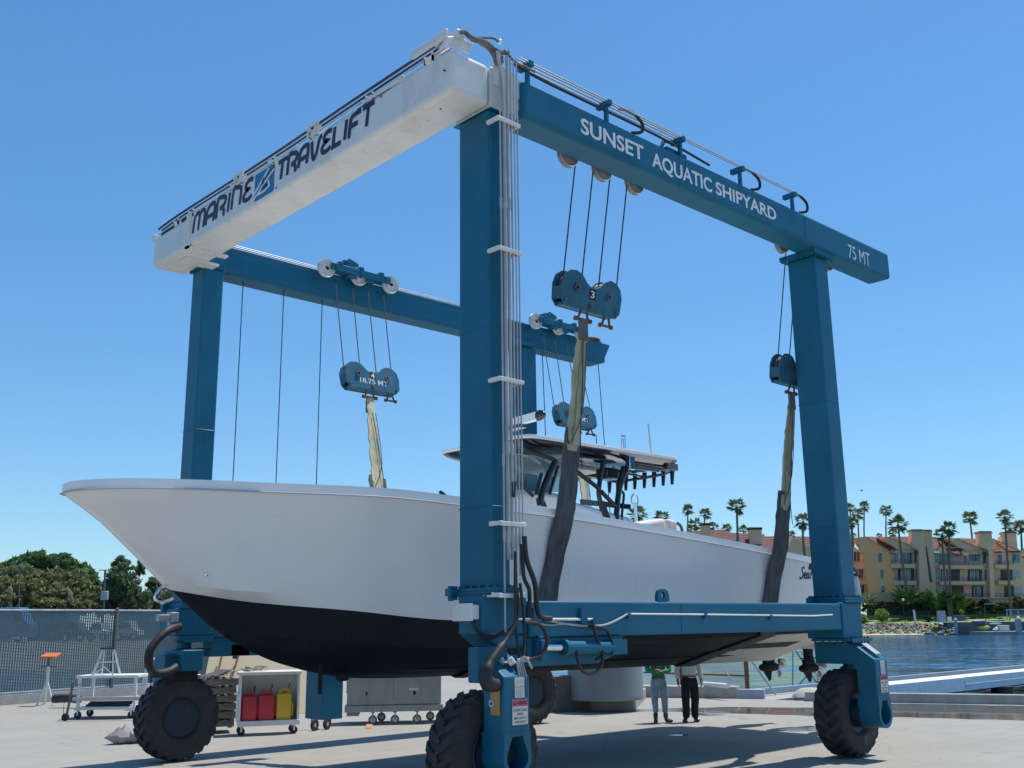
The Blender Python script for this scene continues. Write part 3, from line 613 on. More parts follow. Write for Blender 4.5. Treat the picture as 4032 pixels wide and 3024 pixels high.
# ---- yokes: column foot, sloped shoulder, outer leg with an open axle housing
def yoke(cx, cy, dz, side, parent, foot=.45):
    """side -1: leg on the -y side of the wheel"""
    s = side; hw = .215
    y = lambda d: cy+s*d
    prof = [(y(-foot), 2.0), (y(.32), 2.0), (y(.74), 1.70), (y(.74), 1.0), (y(.36), 1.0), (y(.36), 1.50), (y(.27), 1.62), (y(-foot), 1.62)]
    m = MB(); m.prism([(a, b+dz) for a, b in prof], (cx-hw, 0, 0), (0, 1, 0), (0, 0, 1), (2*hw, 0, 0))
    o = m.build('yoke', BLUE, parent, bevel=.025, seg=3)
    # lower leg: outer plate with a keyhole opening, side walls, back plate
    g = MB(); N = 48; cz = .767+dz; R_ = .23; outer = []; inner = []
    for k in range(N):
        a = 2*pi*k/N; dx, dz_ = sin(a), cos(a)
        t = R_
        if dz_ > 0: t = min((hw+.003)/abs(dx) if abs(dx) > 1e-6 else 9, (1.06+dz-cz)/dz_); t = max(t, R_ if abs(dx)*R_ < hw and False else min(t, 9))
        if dz_ > 0 and abs(dx) < 1e-6: t = (1.06+dz-cz)
        if dz_ > 0: t = min(t, max(R_, t))
        if dz_ > 0 and t < R_: t = R_
        outer.append((dx*t, dz_*t))
        ri = .175; aa = abs(atan2(dx, dz_))
        if aa < .28: ri = .26/cos(aa)
        elif aa < 1.15:
            ax_, az_, bx_, bz_ = .075, .26, .16, .072; ex, ez = bx_-ax_, bz_-az_; ri = (ax_*ez-az_*ex)/(sin(aa)*ez-cos(aa)*ex)
        inner.append((dx*ri, dz_*ri))
    ring = lambda q, yy: [V((cx+a, yy, cz+b)) for a, b in q]
    yo, yi = y(.7435), y(.34)
    g.loft([ring(inner, yo), ring(outer, yo), ring(outer, yi)], cap=False)
    g.loft([ring(inner, yo), ring(inner, y(.40))], cap=False)
    gg = g.build('axle_housing', BLUE, o, smooth=30)
    d = MB(); d.add(ring(inner, y(.41)), [tuple(range(N))]); d.cyl((cx, y(.42), cz), (cx, y(.56), cz), .11, n=20); d.build('axle', DARK, gg)
    h = MB(); h.cyl((cx, y(.10), cz), (cx, y(.36), cz), .25, n=28); h.build('hub', RIMB, gg)
    return o
ya = yoke(8.80, 10.15, .075, -1, lift, -.20); yb = yoke(17.60, 10.05, 0, -1, lift)
yc = yoke(9.0, 18.9, 0, 1, lift); yd = yoke(17.95, 18.95, 0, 1, lift)
for yk, cx, cy, dz, s in ((yb, 17.6, 10.05, 0, -1), (yd, 17.95, 18.95, 0, 1)):
    m = MB(); m.box(cx-.34, cx+.36, cy-.42, cy+.42, 2.02, 2.067)
    for i in range(6):
        for (px, py) in ((cx-.29+.58*i/5, cy-.37), (cx-.29, cy-.37+.74*i/5)): m.cyl((px, py, 1.97), (px, py, 2.10), .022, n=6)
    m.build('flange', BLUE, yk)
# warning signs and data plates on the outer faces of the yokes
def yoke_sign(cx, yf, dz, parent):
    yf -= .004
    m = MB(); m.box(cx-.115, cx+.14, yf-.003, yf, 1.14+dz, 1.43+dz); s_ = m.build('warning_sign', PAPER, parent)
    m = MB(); m.box(cx-.113, cx+.138, yf-.005, yf-.0031, 1.352+dz, 1.428+dz); m.build('red_band', PINK, s_)
    lettering('WARNING', (cx-.055, yf-.0062, 1.370+dz), (1, 0, 0), (0, 0, 1), .175, .04, INK, s_, bold=.02)
    m = MB(); m.prism([(0, 0), (.042, 0), (.021, .042)], (cx-.103, yf-.006, 1.369+dz), (1, 0, 0), (0, 0, 1), (0, -.0008, 0)); m.build('warning_triangle', INK, s_)
    for i, (t, w) in enumerate((('STAND CLEAR', .225), ('WHEN', .10), ('MACHINE IS', .20), ('OPERATING', .19))):
        lettering(t, (cx+.0125-w/2, yf-.0042, 1.293-.046*i+dz), (1, 0, 0), (0, 0, 1), w, .03, INK, s_, bold=.012)
    m = MB(); m.box(cx-.07, cx+.09, yf-.003, yf, 1.45+dz, 1.69+dz); p_ = m.build('data_plate', PAPER, parent)
    m = MB(); m.box(cx-.066, cx+.086, yf-.0045, yf-.0031, 1.575+dz, 1.582+dz)
    for k in range(5): m.box(cx-.055, cx+.07-.02*(k % 2), yf-.0045, yf-.0031, 1.468+.02*k+dz, 1.473+.02*k+dz)
    for k in range(4): m.bar((cx-.04+.03*k, yf-.004, 1.60+.02*(k % 2)+dz), (cx-.02+.03*k, yf-.004, 1.66-.015*(k % 2)+dz), .003, .003)
    m.build('diagram', mat('grey_ink', (.22, .22, .22), .6), p_)
yoke_sign(8.83, 9.41, .075, ya); yoke_sign(17.62, 9.31, 0, yb)
m = MB(); e = V((0, .42, .30)).normalized(); nrm = V((0, -.30, .42)).normalized()
m.obox(V((17.6, 9.50, 1.86))+nrm*.03, (1, 0, 0), e, nrm, .09, .16, .012); m.build('step_plate', GREYM, yb, bevel=.004)
m = MB(); m.obox(V((8.82, 9.62, 1.925))+nrm*.02, (1, 0, 0), e, nrm, .11, .03, .012); m.build('hinge_strip', GREYM, ya)
m = MB(); m.box(8.55, 8.585, 9.47, 9.62, 1.33, 1.62); m.build('reflector_box', OCHRE, ya, bevel=.01)
m = MB(); m.lathe([(.02, 0), (.045, 0), (.045, .02), (.02, .02), (.02, 0)], (8.548, 9.58, 1.47), (-1, 0, 0), 14); m.build('key_switch', GREYM, ya)

# ---- steering knuckles at the front wheels
m = MB(); m.box(8.45, 8.95, 9.72, 9.92, 1.70, 2.125); m.build('knuckle', BLUE, lift, bevel=.02)
kn = MB(); c = V((9.02, 18.9, 0))
kn.loft([[c+V((.30*cos(2*pi*k/20), .30*sin(2*pi*k/20), z)) for k in range(20)] for z in (2.27,)]+[[c+V((r*cos(2*pi*k/20), r*sin(2*pi*k/20), z)) for k in range(20)] for r, z in ((.14, 2.12), (.14, 2.02), (.235, 2.01), (.235, 1.64), (.20, 1.60))])
kn.box(8.55, 8.95, 18.65, 19.1, 1.55, 1.92); kn.build('knuckle', BLUE, lift, bevel=.01)
m = MB(); m.box(8.72, 9.2, 18.62, 19.05, 1.45, 1.62); m.build('hub_bracket', DARK, lift)
m = MB(); m.tube([(9.15, 18.7, 2.0), (9.9, 18.7, 1.99)], .03); m.box(9.85, 10.25, 18.6, 18.85, 1.86, 2.08); m.cyl((10.0, 18.72, 1.80), (10.0, 18.72, 2.16), .045); m.tube([(10.2, 18.72, 1.96), (10.4, 18.72, 1.96)], .05); m.build('steering_link', BLUED, lift, bevel=.01)
m = MB(); m.tube([(8.72, 18.5, 2.42), (8.4, 18.3, 2.35), (8.12, 18.25, 2.1), (8.05, 18.25, 1.85), (8.2, 18.3, 1.62), (8.5, 18.4, 1.62), (8.7, 18.5, 1.7)], .075, 10, 6); m.build('hose_bundle', RUBBER, lift)
m = MB(); m.box(8.02, 8.13, 18.22, 18.32, 1.7, 1.95); m.box(8.09, 8.14, 18.2, 18.3, 1.45, 1.7); m.build('valve_block', mat('dark_green_valve', (.02, .06, .06), .5), lift)
m = MB(); m.box(8.50, 8.66, 18.42, 18.6, 2.5, 2.68); m.box(8.28, 8.48, 18.42, 18.55, 2.52, 2.64); m.box(8.52, 8.6, 18.48, 18.6, 2.3, 2.5); m.build('work_light', GREYM, lift, bevel=.008)
# steering cylinder on the near side
m = MB(); m.cyl((10.05, 9.78, 2.085), (10.95, 9.78, 2.065), .085, n=20); m.cyl((10.0, 9.78, 2.086), (10.06, 9.78, 2.085), .1, n=20); m.box(10.9, 11.2, 9.70, 9.86, 1.97, 2.17); cy_ = m.build('steering_cylinder', BLUE, lift)
m = MB(); m.cyl((9.62, 9.78, 2.095), (10.0, 9.78, 2.086), .045, n=16); m.build('piston_rod', CHROME, cy_)
m = MB(); m.box(9.52, 9.63, 9.70, 9.86, 1.95, 2.19); m.cyl((9.575, 9.78, 1.93), (9.575, 9.78, 2.24), .04, n=10); m.box(9.1, 9.55, 9.9, 10.3, 1.95, 2.02); m.box(9.1, 9.55, 9.9, 10.3, 2.10, 2.16); m.build('clevis', BLUED, cy_, bevel=.008)

# ---- pipes and hoses down the near column
PIPEW = mat('pipe_grey_white', (.38, .39, .40), .5, var=.15, dirt=.5, dirtcol=(.25, .23, .2))
pip = [(760, 10, .018), (795, 25, .034), (831, 24, .032), (862, 13, .018), (892, 9, .014), (920, 11, .015)]
for zx, w_, r in pip:
    p = P(1650+zx*.42194, 80+1300*.42194, 1, 9.68); xx = p.x; r *= .72
    if zx < 850: zb_ = 3.2 if zx > 770 else 2.30
    else: zb_ = 3.0
    m = MB(); m.tube([(xx-.12 if zx == 795 else xx, 9.68, 10.38), (xx, 9.68, 9.5), (xx+.008*random.uniform(-1, 1), 9.675, 6.5), (xx-.0, 9.68, zb_)], r, 8, 3); m.build('hydraulic_pipe', PIPEW, lift)
    for zz in (4.35+.4*random.random(), 3.35+.15*random.random(), 9.35 if zx > 850 else 8.0): f = MB(); f.cyl((xx, 9.68, zz), (xx, 9.68, zz+.16), r*1.5, n=8); f.build('pipe_coupling', GREYM, lift)
m = MB()
for k in range(2): m.tube([(9.0+.03*k, 9.66-.03*k, 4.2), (9.0+.03*k, 9.66, 4.0)] or [(9.02+.03*k, 9.66-.03*k, 9.9), (9.02+.03*k, 9.65-.03*k, 8.0), (9.03+.03*k, 9.66, 6.0), (9.02+.03*k, 9.64, 3.6)], .012, 6, 4)
m.build('cable', STEEL, lift)
for zz in (9.28, 7.35, 5.52, 3.62, 2.72):
    m = MB(); a = 8.77 if zz > 3 else 8.72
    m.box(a, 9.20, 9.61, 9.645, zz, zz+.055); m.box(a, a+.05, 9.645, 9.87, zz+.01, zz+.065); m.box(9.15, 9.2, 9.645, 9.87, zz+.01, zz+.065); m.build('pipe_bracket', WHITEP, lift, bevel=.006)
m = MB(); m.box(8.52, 8.655, 9.93, 10.25, 2.46, 2.64); m.box(8.50, 8.53, 9.9, 10.28, 2.44, 2.66); m.build('junction_box', WHITEP, lift, bevel=.01)
m = MB()
for k in range(3): m.tube([(8.6, 10.05-.03*k, 2.46), (8.63, 9.9, 2.30-.03*k), (8.75, 9.75, 2.27-.02*k), (8.95, 9.66, 2.36)], .014, 6, 5)
m.build('cable', RUBBER, lift)
m = MB(); m.tube([(8.98, 9.6, 3.3), (8.97, 9.58, 2.9), (8.96, 9.55, 2.5), (8.80, 9.55, 2.25), (8.60, 9.52, 2.08), (8.42, 9.5, 1.90), (8.40, 9.5, 1.72), (8.55, 9.5, 1.68)], [.018]*8+[.026]*6+[.034]*8+[.05]*8+[.075]*5+[.09]*5+[.08]*4, 10, 6); m.build('hose_bundle', RUBBER, lift)
m = MB(); m.tube([(8.94, 9.56, 3.25), (8.92, 9.55, 2.8), (8.93, 9.55, 2.3), (8.98, 9.55, 2.0), (8.95, 9.5, 1.7)], .018, 6, 5); m.tube([(9.02, 9.56, 2.9), (9.05, 9.53, 2.45), (9.02, 9.5, 2.1), (8.9, 9.45, 1.8)], .02, 6, 5); m.build('hose', RUBBER, lift)
m = MB(); m.tube([(9.14, 9.6, 3.5), (9.18, 9.6, 3.2), (9.30, 9.58, 2.9), (9.33, 9.58, 2.6), (9.42, 9.6, 2.48), (9.6, 9.6, 2.46)], .034, 8, 6); m.tube([(9.12, 9.62, 3.4), (9.14, 9.62, 3.0), (9.22, 9.6, 2.8), (9.2, 9.6, 2.5)], .026, 8, 6); m.build('hose_bundle', RUBBER, lift)
m = MB(); m.tube([(9.05, 9.55, 2.42), (9.3, 9.5, 2.38), (9.42, 9.5, 2.2), (9.32, 9.5, 2.02), (9.0, 9.5, 1.95)], .025, 8, 6); m.build('hose', RUBBER, lift)
m = MB(); m.tube([(8.9, 9.5, 1.9), (8.95, 9.42, 2.0), (9.05, 9.4, 1.86)], .016, 8, 5); m.tube([(8.92, 9.46, 1.98), (9.02, 9.42, 1.98)], .018, 8); m.cyl((8.9, 9.5, 1.95), (9.0, 9.44, 1.97), .03, n=8)
for k in range(4): m.tube([(8.85+.03*k, 9.46, 1.95), (8.86+.035*k, 9.42, 1.75), (8.9, 9.45, 1.68)], .012, 6, 4)
m.build('hose_fittings', GREYM, lift)
m = MB(); m.tube([(8.80, 9.55, 1.93), (8.84, 9.5, 1.97)], .05, 8); m.build('white_cap', WHITEP, lift)
# grimy wrapping over the top corner
m = MB(); pts = [P(1650+x*.42194, 80+y*.42194, 1, 9.72) for x, y in ((390, 112), (430, 112), (500, 170), (590, 195), (650, 235), (710, 280), (770, 300), (830, 300))]
m.tube(pts, [.03]*6+[.035]*8+[.045]*20+[.035]*20, 8, 6)
m.tube([P(1650+x*.42194, 80+y*.42194, 1, 9.74) for x, y in ((500, 185), (580, 215), (650, 260), (700, 330), (745, 400), (770, 340))], [.02]*6+[.035]*14+[.05]*8+[.03]*4, 8, 6)
m.tube([P(1650+x*.42194, 80+y*.42194, 1, 9.7) for x, y in ((790, 280), (900, 390), (1000, 440), (1080, 480))], .022, 8, 6)
m.tube([P(1650+x*.42194, 80+y*.42194, 1, 9.70) for x, y in ((510, 165), (680, 165), (740, 200))], .018, 8, 6)
o_ = m.build('rag_wrapping', DIRTYCLOTH, lift)
m = MB(); m.sphere(P(1650+752*.42194, 80+200*.42194, 1, 9.7), .04, 10); m.build('lamp_globe', mat('frosted_globe', (.8, .82, .85), .2), lift)
# pipes and cables along the near sill
m = MB(); yy = 9.79
pt = lambda x, z: (x, yy, z)
zq = lambda x, y: P(2000+x*.5425, 2200+y*.5425, 1, yy)
m.tube([zq(865, 400), zq(1500, 405), zq(2000, 412), zq(2212, 415)]+[(16.9, yy, 2.49)], .015, 6); m.tube([zq(230, 438), zq(610, 440)], .02, 6); m.tube([zq(610, 440), zq(615, 475)], .02, 6)
m.build('hydraulic_pipe', WHITEP, lift)
m = MB(); m.tube([zq(865, 402), zq(780, 450), zq(690, 482), zq(560, 487), (zq(400, 470)), zq(240, 440), zq(60, 440)], .016, 6, 5); m.tube([zq(200, 465), zq(300, 482), zq(420, 475), zq(560, 490)], .01, 6, 4); m.build('cable', GREYM, lift)
m = MB(); m.tube([(P(2000+x*.5425, 2200+y*.5425, 1, 9.72)) for x, y in ((610, 440), (640, 560), (685, 680), (670, 790), (600, 835), (530, 800), (500, 700), (500, 640))], .022, 8, 6); m.tube([(P(2000+x*.5425, 2200+y*.5425, 1, 9.75)) for x, y in ((590, 490), (700, 510), (745, 580), (710, 680), (640, 730))], .022, 8, 6); m.build('hose', RUBBER, lift)
for x, y in ((200, 420), (545, 420)): p = zq(x, y); m = MB(); m.box(p.x-.06, p.x+.06, yy-.03, yy+.028, p.z-.09, p.z+.11); m.build('pipe_clip', BLUED, lift)
for x, y in ((875, 410), (1430, 412), (1905, 420)): p = zq(x, y); m = MB(); m.box(p.x-.03, p.x+.03, yy-.025, yy+.028, p.z-.05, p.z+.03); m.build('pipe_clip', BLUED, lift)
m = MB(); a = P(1268, 2700, 1, 18.58); b = P(1352, 2700, 1, 18.58)
m.box(a.x, b.x, 18.58, 19.2, P(1300, 2833, 1, 18.58).z, 2.215); m.build('fuel_tank', BLUE, lift, bevel=.02)

# ------------------------------------------------------------------ hook blocks
def hook_block(cx, y, cz, tilt, number, rated, label):
    b = thing('hook_block', label, 'hook block', (cx, y, cz), 0, 'hook blocks of the boat hoist')
    b.rotation_euler = (tilt, 0, 0); W[b.name] = Matrix.Translation((cx, y, cz)) @ Matrix.Rotation(tilt, 4, 'X')
    pl = []
    for k in range(9): a = radians(200-25*k*.9); pl.append((-.40+.31*cos(a), .02+.28*sin(a)))
    out = [(-.69, -.20), (-.71, .05), (-.66, .2), (-.55, .29), (-.40, .31), (-.26, .27), (-.15, .16), (-.05, .105), (.08, .105), (.18, .16), (.28, .26), (.40, .31), (.55, .29), (.66, .20), (.71, .05), (.69, -.20), (.60, -.30), (-.60, -.30)]
    for yy in (-.115, .095):
        m = MB(); m.prism(out, (0, yy, 0), (1, 0, 0), (0, 0, 1), (0, .022, 0)); p_ = m.build('side_plate', BLOCKP, b, local=True, bevel=.006)
        if yy < 0:
            m = MB()
            for (x, z) in ((-.38, .03), (.38, .03)): m.lathe([(.015, .0), (.03, .0), (.035, .03), (.06, .03), (.065, .0), (.02, .0)], (x, yy, z), (0, -1, 0), 14)
            m.cyl((-.02, yy-.035, -.22), (-.02, yy, -.22), .05, n=10); m.cyl((-.02, yy-.05, -.22), (-.02, yy-.03, -.22), .025, n=8); m.cyl((-.60, yy-.03, -.2), (-.60, yy, -.2), .03, n=6); m.cyl((.60, yy-.02, -.2), (.6, yy, -.2), .03, n=6); m.box(-.70, -.66, yy-.03, yy, .12, .15)
            m.build('bolts', mat('dull_bolt', (.10, .105, .11), .5, var=.3), p_, local=True)
            if number:
                m = MB(); zc = -.01 if not rated else .04
                m.box(-.075, .075, yy-.004, yy-.0005, zc-.085, zc+.085); n_ = m.build('number_plate', DARK, p_, local=True)
                lettering(number, (-.045, yy-.0055, zc-.06), (1, 0, 0), (0, 0, 1), .09 if number != '1' else .04, .12, WHITEL, n_, bold=.015, local=True)
            if rated: lettering('18.75 MT', (-.34, yy-.004, -.165), (1, 0, 0), (0, 0, 1), .72, .12, WHITEL, p_, bold=.004, local=True)
    m = MB()
    for x in (-.38, .38): m.lathe([(.03, -.07), (.12, -.06), (.22, -.07), (.235, -.07), (.21, -.035), (.235, 0), (.21, .035), (.235, .07), (.22, .07), (.12, .06), (.03, .07), (.03, -.07)], (x, 0, .02), (0, 1, 0), 24)
    m.build('sheave', mat('block_sheave_steel', (.09, .09, .1), .6, var=.2), b, local=True)
    m = MB(); m.box(-.6, .6, -.093, .093, -.29, -.24); m.box(-.69, -.66, -.093, .093, -.2, .0); m.box(.66, .69, -.093, .093, -.2, .0); m.build('spacer', BLOCKP, b, local=True)
    for (x, s) in ((-.05, 1.25), (.50, 1.)):
        m = MB(); m.tube([(x-.09*s, 0, -.42), (x-.07*s, 0, -.34), (x-.03*s, 0, -.25), (x+.03*s, 0, -.25), (x+.07*s, 0, -.34), (x+.09*s, 0, -.42)], .02, 8, 3); m.cyl((x-.13*s, 0, -.43), (x+.13*s, 0, -.43), .022, n=8); m.cyl((x-.15*s, 0, -.43), (x-.11*s, 0, -.43), .04, n=8); m.cyl((x+.11*s, 0, -.43), (x+.15*s, 0, -.43), .04, n=8)
        m.build('shackle', RUST, b, local=True)
    return b
B3 = P(2313, 1160, 1, 10.72); B1 = P(3127, 1466, 1, 10.72); B4 = P(1456, 1494, 1, 17.75); B2 = P(2262, 1640, 1, 17.75)
hook_block(B3.x, 10.72, B3.z, .17, '3', False, 'dark blue hook block numbered 3 hanging from the near beam')
hook_block(B1.x, 10.72, B1.z, .17, '1', False, 'dark blue hook block numbered 1 partly behind the rear near column')
hook_block(B4.x, 17.75, B4.z, -.20, '4', True, 'pale blue hook block lettered 4 and 18.75 MT over the foredeck')
hook_block(B2.x, 17.75, B2.z, -.20, '', True, 'pale blue hook block behind the yellow webbing, lettering half hidden')
# ------------------------------------------------------------------ boat
GEL = mat('white_gelcoat', (.80, .80, .80), .28, var=.015, scale=1.0, coat=.2)
GELTOP = mat('white_deck_gelcoat', (.82, .82, .81), .3, var=.02)
ANTIF = mat('black_bottom_paint', (.013, .017, .023), .6, spec=.18, var=.25, scale=1.5, bump=.06, dirt=.6, dirtcol=(.035, .042, .048))
BARE = mat('bare_grey_bottom', (.66, .64, .60), .6, var=.12, scale=2, dirt=.35, dirtcol=(.4, .38, .35))
RAILM = mat('rub_rail_vinyl', (.42, .43, .47), .3, var=.05)
BTUBE = mat('black_powder_coat', (.012, .013, .018), .28, var=.1)
CREAM = mat('cream_vinyl', (.66, .63, .57), .55, var=.05, bump=.15, bscale=12)
GLASS = mat('tinted_acrylic', (.10, .22, .25), .05, var=.02, alpha=.45)
BLACKG = mat('gloss_black', (.008, .010, .018), .12, var=.1, coat=.6)
Y0 = 13.75
boat = thing('motor_yacht', 'long white open sport fishing boat with black bottom hanging in slings', 'boat', (13, Y0, 1.5))
def interp(tab, x):
    if x <= tab[0][0]: return tab[0][1:]
    for a, b in zip(tab, tab[1:]):
        if x <= b[0]:
            t = (x-a[0])/(b[0]-a[0]); return [p+(q-p)*t for p, q in zip(a[1:], b[1:])]
    return tab[-1][1:]
def smoothtab(tab, n=8):
    pts = smooth_path([V((a[0], a[1], a[2])) for a in tab], n); return [(p.x, p.y, p.z) for p in pts]
TAB = {  # x, z, half breadth
 'K': [(7.6, 2.05, 0), (8.04, 1.88, .0), (8.85, 1.68, .0), (9.7, 1.59, 0), (11.5, 1.56, 0), (15, 1.54, 0), (20.9, 1.51, 0)],
 'S': [(7.25, 2.22, 0), (8.4, 1.98, .40), (10, 1.84, .75), (12, 1.82, .92), (16, 1.84, .96), (20.9, 1.86, .96)],
 'C': [(6.9, 2.44, 0), (7.8, 2.27, .68), (9, 2.14, 1.18), (10.2, 2.08, 1.52), (12, 2.06, 1.82), (16, 2.10, 1.95), (20.9, 2.16, 1.96)],
 'Q': [(6.33, 2.91, 0), (7.2, 2.74, .62), (8.45, 2.61, 1.30), (9.82, 2.47, 1.68), (12, 2.42, 1.94), (16, 2.42, 2.05), (20.9, 2.42, 2.06)],
 'R': [(4.76, 4.25, 0), (5.0, 4.27, .16), (5.4, 4.285, .44), (5.9, 4.29, .84), (6.9, 4.28, 1.50), (8.37, 4.27, 2.08), (9.55, 4.22, 2.29), (10.64, 4.18, 2.34), (12.09, 4.13, 2.37), (14.6, 3.98, 2.37), (17.18, 3.81, 2.35), (19.35, 3.64, 2.3), (20.9, 3.52, 2.24)]}
TAB = {k: smoothtab(v) for k, v in TAB.items()}
stem = [(7.6, 2.05), (7.25, 2.22), (6.9, 2.44), (6.33, 2.91), (5.83, 3.37), (5.29, 3.83), (4.76, 4.15)]
def row(k, u):
    t = TAB[k]; x0 = t[0][0]; g = u**1.25
    x = x0+(20.9-x0)*g; z, h = interp(t, x); return V((x, h, z-(.10 if k == 'R' else 0)))
def stemx(z):
    for (xa, za), (xb, zb_) in zip(stem, stem[1:]):
        if z <= zb_: return xa+(xb-xa)*(z-za)/(zb_-za)
    return stem[-1][0]
NU = 56; US = [i/NU for i in range(NU+1)]
def section(u):
    """half section, keel to sheer"""
    K, S, C, Q, R_ = (row(k, u) for k in 'KSCQR')
    pts = [K]
    for t in (.35, .7): pts.append(K.lerp(S, t))
    pts += [S, S+V((0, .035, -.015)) if u > .02 else S.copy()]
    for t in (.4, .75): pts.append((pts[4] if u > .02 else S).lerp(C, t))
    pts += [C, C+V((0, .05*min(1, u*6), 0))]
    pts.append(pts[-1].lerp(Q, .55)); pts.append(Q)
    p = 1.75-.70*min(1, u/.6)
    for t in (.12, .25, .38, .5, .62, .74, .86, .95, 1.0):
        q = Q.lerp(R_, t); q.y = Q.y+(R_.y-Q.y)*(t**p)
        sx = stemx(q.z); q.x += (sx-(Q.x+(R_.x-Q.x)*t))*max(0, 1-u*5) if u < .2 else 0
        pts.append(q)
    return pts
secs = [section(u) for u in US]; NR = len(secs[0]); NB = 11     # rows 0..NB-1 carry bottom paint
m = MB()
vs = []; 
for s_ in secs:
    vs += [V((p.x, Y0-p.y, p.z)) for p in s_]+[V((p.x, Y0+p.y, p.z)) for p in s_]
m.v = vs
for i in range(NU):
    for j in range(NR-1):
        a = i*2*NR+j; b = (i+1)*2*NR+j
        mi = 0 if j >= NB-1 else (1 if secs[i][j].x < 17.75 else 2)
        if secs[i][0].x > 17.0 and secs[i][0].x < 19.8 and j in (3, 4, 7, 8): mi = 1 if j < NB-1 else 0
        m.f.append([a, a+1, b+1, b]); m.m.append(mi)
        a += NR; b += NR
        m.f.append([a, b, b+1, a+1]); m.m.append(mi)
o = NU*2*NR                                                     # transom
m.f.append(list(range(o, o+NR))+list(range(o+2*NR-1, o+NR-1, -1))); m.m.append(0)
hull = m.build('hull', [GEL, ANTIF, BARE], boat, smooth=26)
mg = hull.modifiers.new('weld', 'WELD'); mg.merge_threshold = .0005
# gunwale cap and rub rail swept along the sheer
def sheer(side, off=0., dz=0.):
    out = []
    for i, s_ in enumerate(secs):
        p = s_[-1]; q = secs[min(NU, i+1)][-1]; r = secs[max(0, i-1)][-1]; d = (q-r); d.z = 0; d.normalize(); nn = V((-d.y, d.x, 0))
        out.append(V((p.x+nn.x*off, Y0+side*(p.y+nn.y*off), p.z+dz)))
    return out
for side in (-1, 1):
    prof = [(-.02, -.09), (.014, -.09), (.018, -.05), (.012, -.045), (.034, -.038), (.034, -.005), (.014, .0), (.038, .025), (.045, .08), (.02, .11), (-.30, .115), (-.32, .06), (-.02, .0)]
    rings = [[None]*len(prof) for _ in secs]
    for j, (o_, dz) in enumerate(prof):
        for i, p in enumerate(sheer(side, 0, 0)):
            s_ = secs[i]; q = secs[min(NU, i+1)][-1]; r = secs[max(0, i-1)][-1]; d = (q-r); d.z = 0; d.normalize(); nn = V((-d.y, d.x, 0))
            tp = min(1, .2+i/10)
            if o_ > 0: o_ = o_*tp
            if dz < 0: dz = dz*tp
            oo = o_ if o_ > -.1 else max(o_, -s_[-1].y*.98)
            rings[i][j] = V((s_[-1].x+nn.x*oo*(1 if oo > 0 else .25), Y0+side*max(0, s_[-1].y+nn.y*oo), s_[-1].z+dz))
    m = MB(); m.loft(rings); m.build('gunwale', GELTOP, hull, smooth=30)
    m = MB(); m.loft([[p+V((0, side*.055, dz)) for dz in (-.052, -.040)] for p in []] or [[V((0, 0, 0))]*3]*2) if False else None
    m = MB(); rr = []
    for i, p in enumerate(sheer(side)):
        s_ = secs[i]; q = secs[min(NU, i+1)][-1]; r = secs[max(0, i-1)][-1]; d = (q-r); d.z = 0; d.normalize(); nn = V((-d.y, d.x, 0)); c = V((p.x+nn.x*.034*min(1, .2+i/10), Y0+side*max(0, s_[-1].y+nn.y*.034), p.z-.02))
        rr.append(c)
    m.tube(rr, .013, 6); m.build('rub_rail', RAILM, hull)
# decks
m = MB(); L = []
for i in range(NU+1):
    s_ = secs[i][-1]; dz = .085 if s_.x < 9.5 else (-.9 if s_.x > 10.2 else .085-1.0*(s_.x-9.5)/.7)
    y = max(0.001, s_.y-.28 if s_.y > .5 else s_.y*.5); L.append([V((s_.x+.05, Y0-y, s_.z+dz)), V((s_.x+.05, Y0, s_.z+dz+.03)), V((s_.x+.05, Y0+y, s_.z+dz))])
m.loft(L, cap=False, closed=False); m.build('deck', GELTOP, boat)
m = MB(); m.box(20.6, 20.9, Y0-2.1, Y0+2.1, 2.5, 3.5); m.build('transom_wall', GELTOP, boat, bevel=.05)
m = MB(); m.tube([(5.25, Y0-.3, 4.29), (5.4, Y0-.3, 4.33), (5.75, Y0-.28, 4.31)], .016, 6); m.build('bow_fitting', GREYM, boat)
m = MB(); m.tube([(6.30, Y0, 3.0), (6.16, Y0, 2.92), (6.10, Y0, 2.8), (6.2, Y0, 2.74), (6.36, Y0, 2.80)], .022, 8, 5); m.build('bow_eye', CHROME, hull)
m = MB()
for px, py in ((825, 2260), (1771, 2365)):
    best = None
    for s_ in secs:
        for p in s_[NB:]:
            q = V((p.x, Y0-p.y, p.z)); c = q-CAM; sx = 2016+FPX*c.dot(CR)/c.dot(fwd); sy = 1512+FPX*c.dot(CD)/c.dot(fwd)
            d = (sx-px)**2+(sy-py)**2
            if best is None or d < best[0]: best = (d, q)
    m.lathe([(.012, .0), (.028, 0), (.032, .006), (.012, .012)], best[1]+V((0, -.004, 0)), (0, -1, .0), 12)
m.build('through_hull', CHROME, hull)
m = MB(); m.cyl((8.62, Y0-.25, 1.86), (8.62, Y0-.25, 1.42), .035, n=8); m.sphere((8.98, Y0-.3, 1.66), .10, 10, (1.3, 1, .8)); m.build('transducer', DARK, hull)
# strakes on the bottom
for side in (-1, 1):
    for t, xs in ((.5, (10.0, 18.9)),):
        m = MB(); rings = []
        for k in range(18):
            x = xs[0]+(xs[1]-xs[0])*k/17; zk, _ = interp(TAB['K'], x); zs, hs = interp(TAB['S'], x); y = hs*t; z = zk+(zs-zk)*t
            if k in (0, 17): rings.append([V((x, Y0+side*y, z+.004))]*3)
            else: rings.append([V((x, Y0+side*(y-.05), z-.02)), V((x, Y0+side*(y+.06), z-.0)), V((x, Y0+side*(y+.06), z+.03))])
        m.loft(rings); m.build('strake', ANTIF, hull)

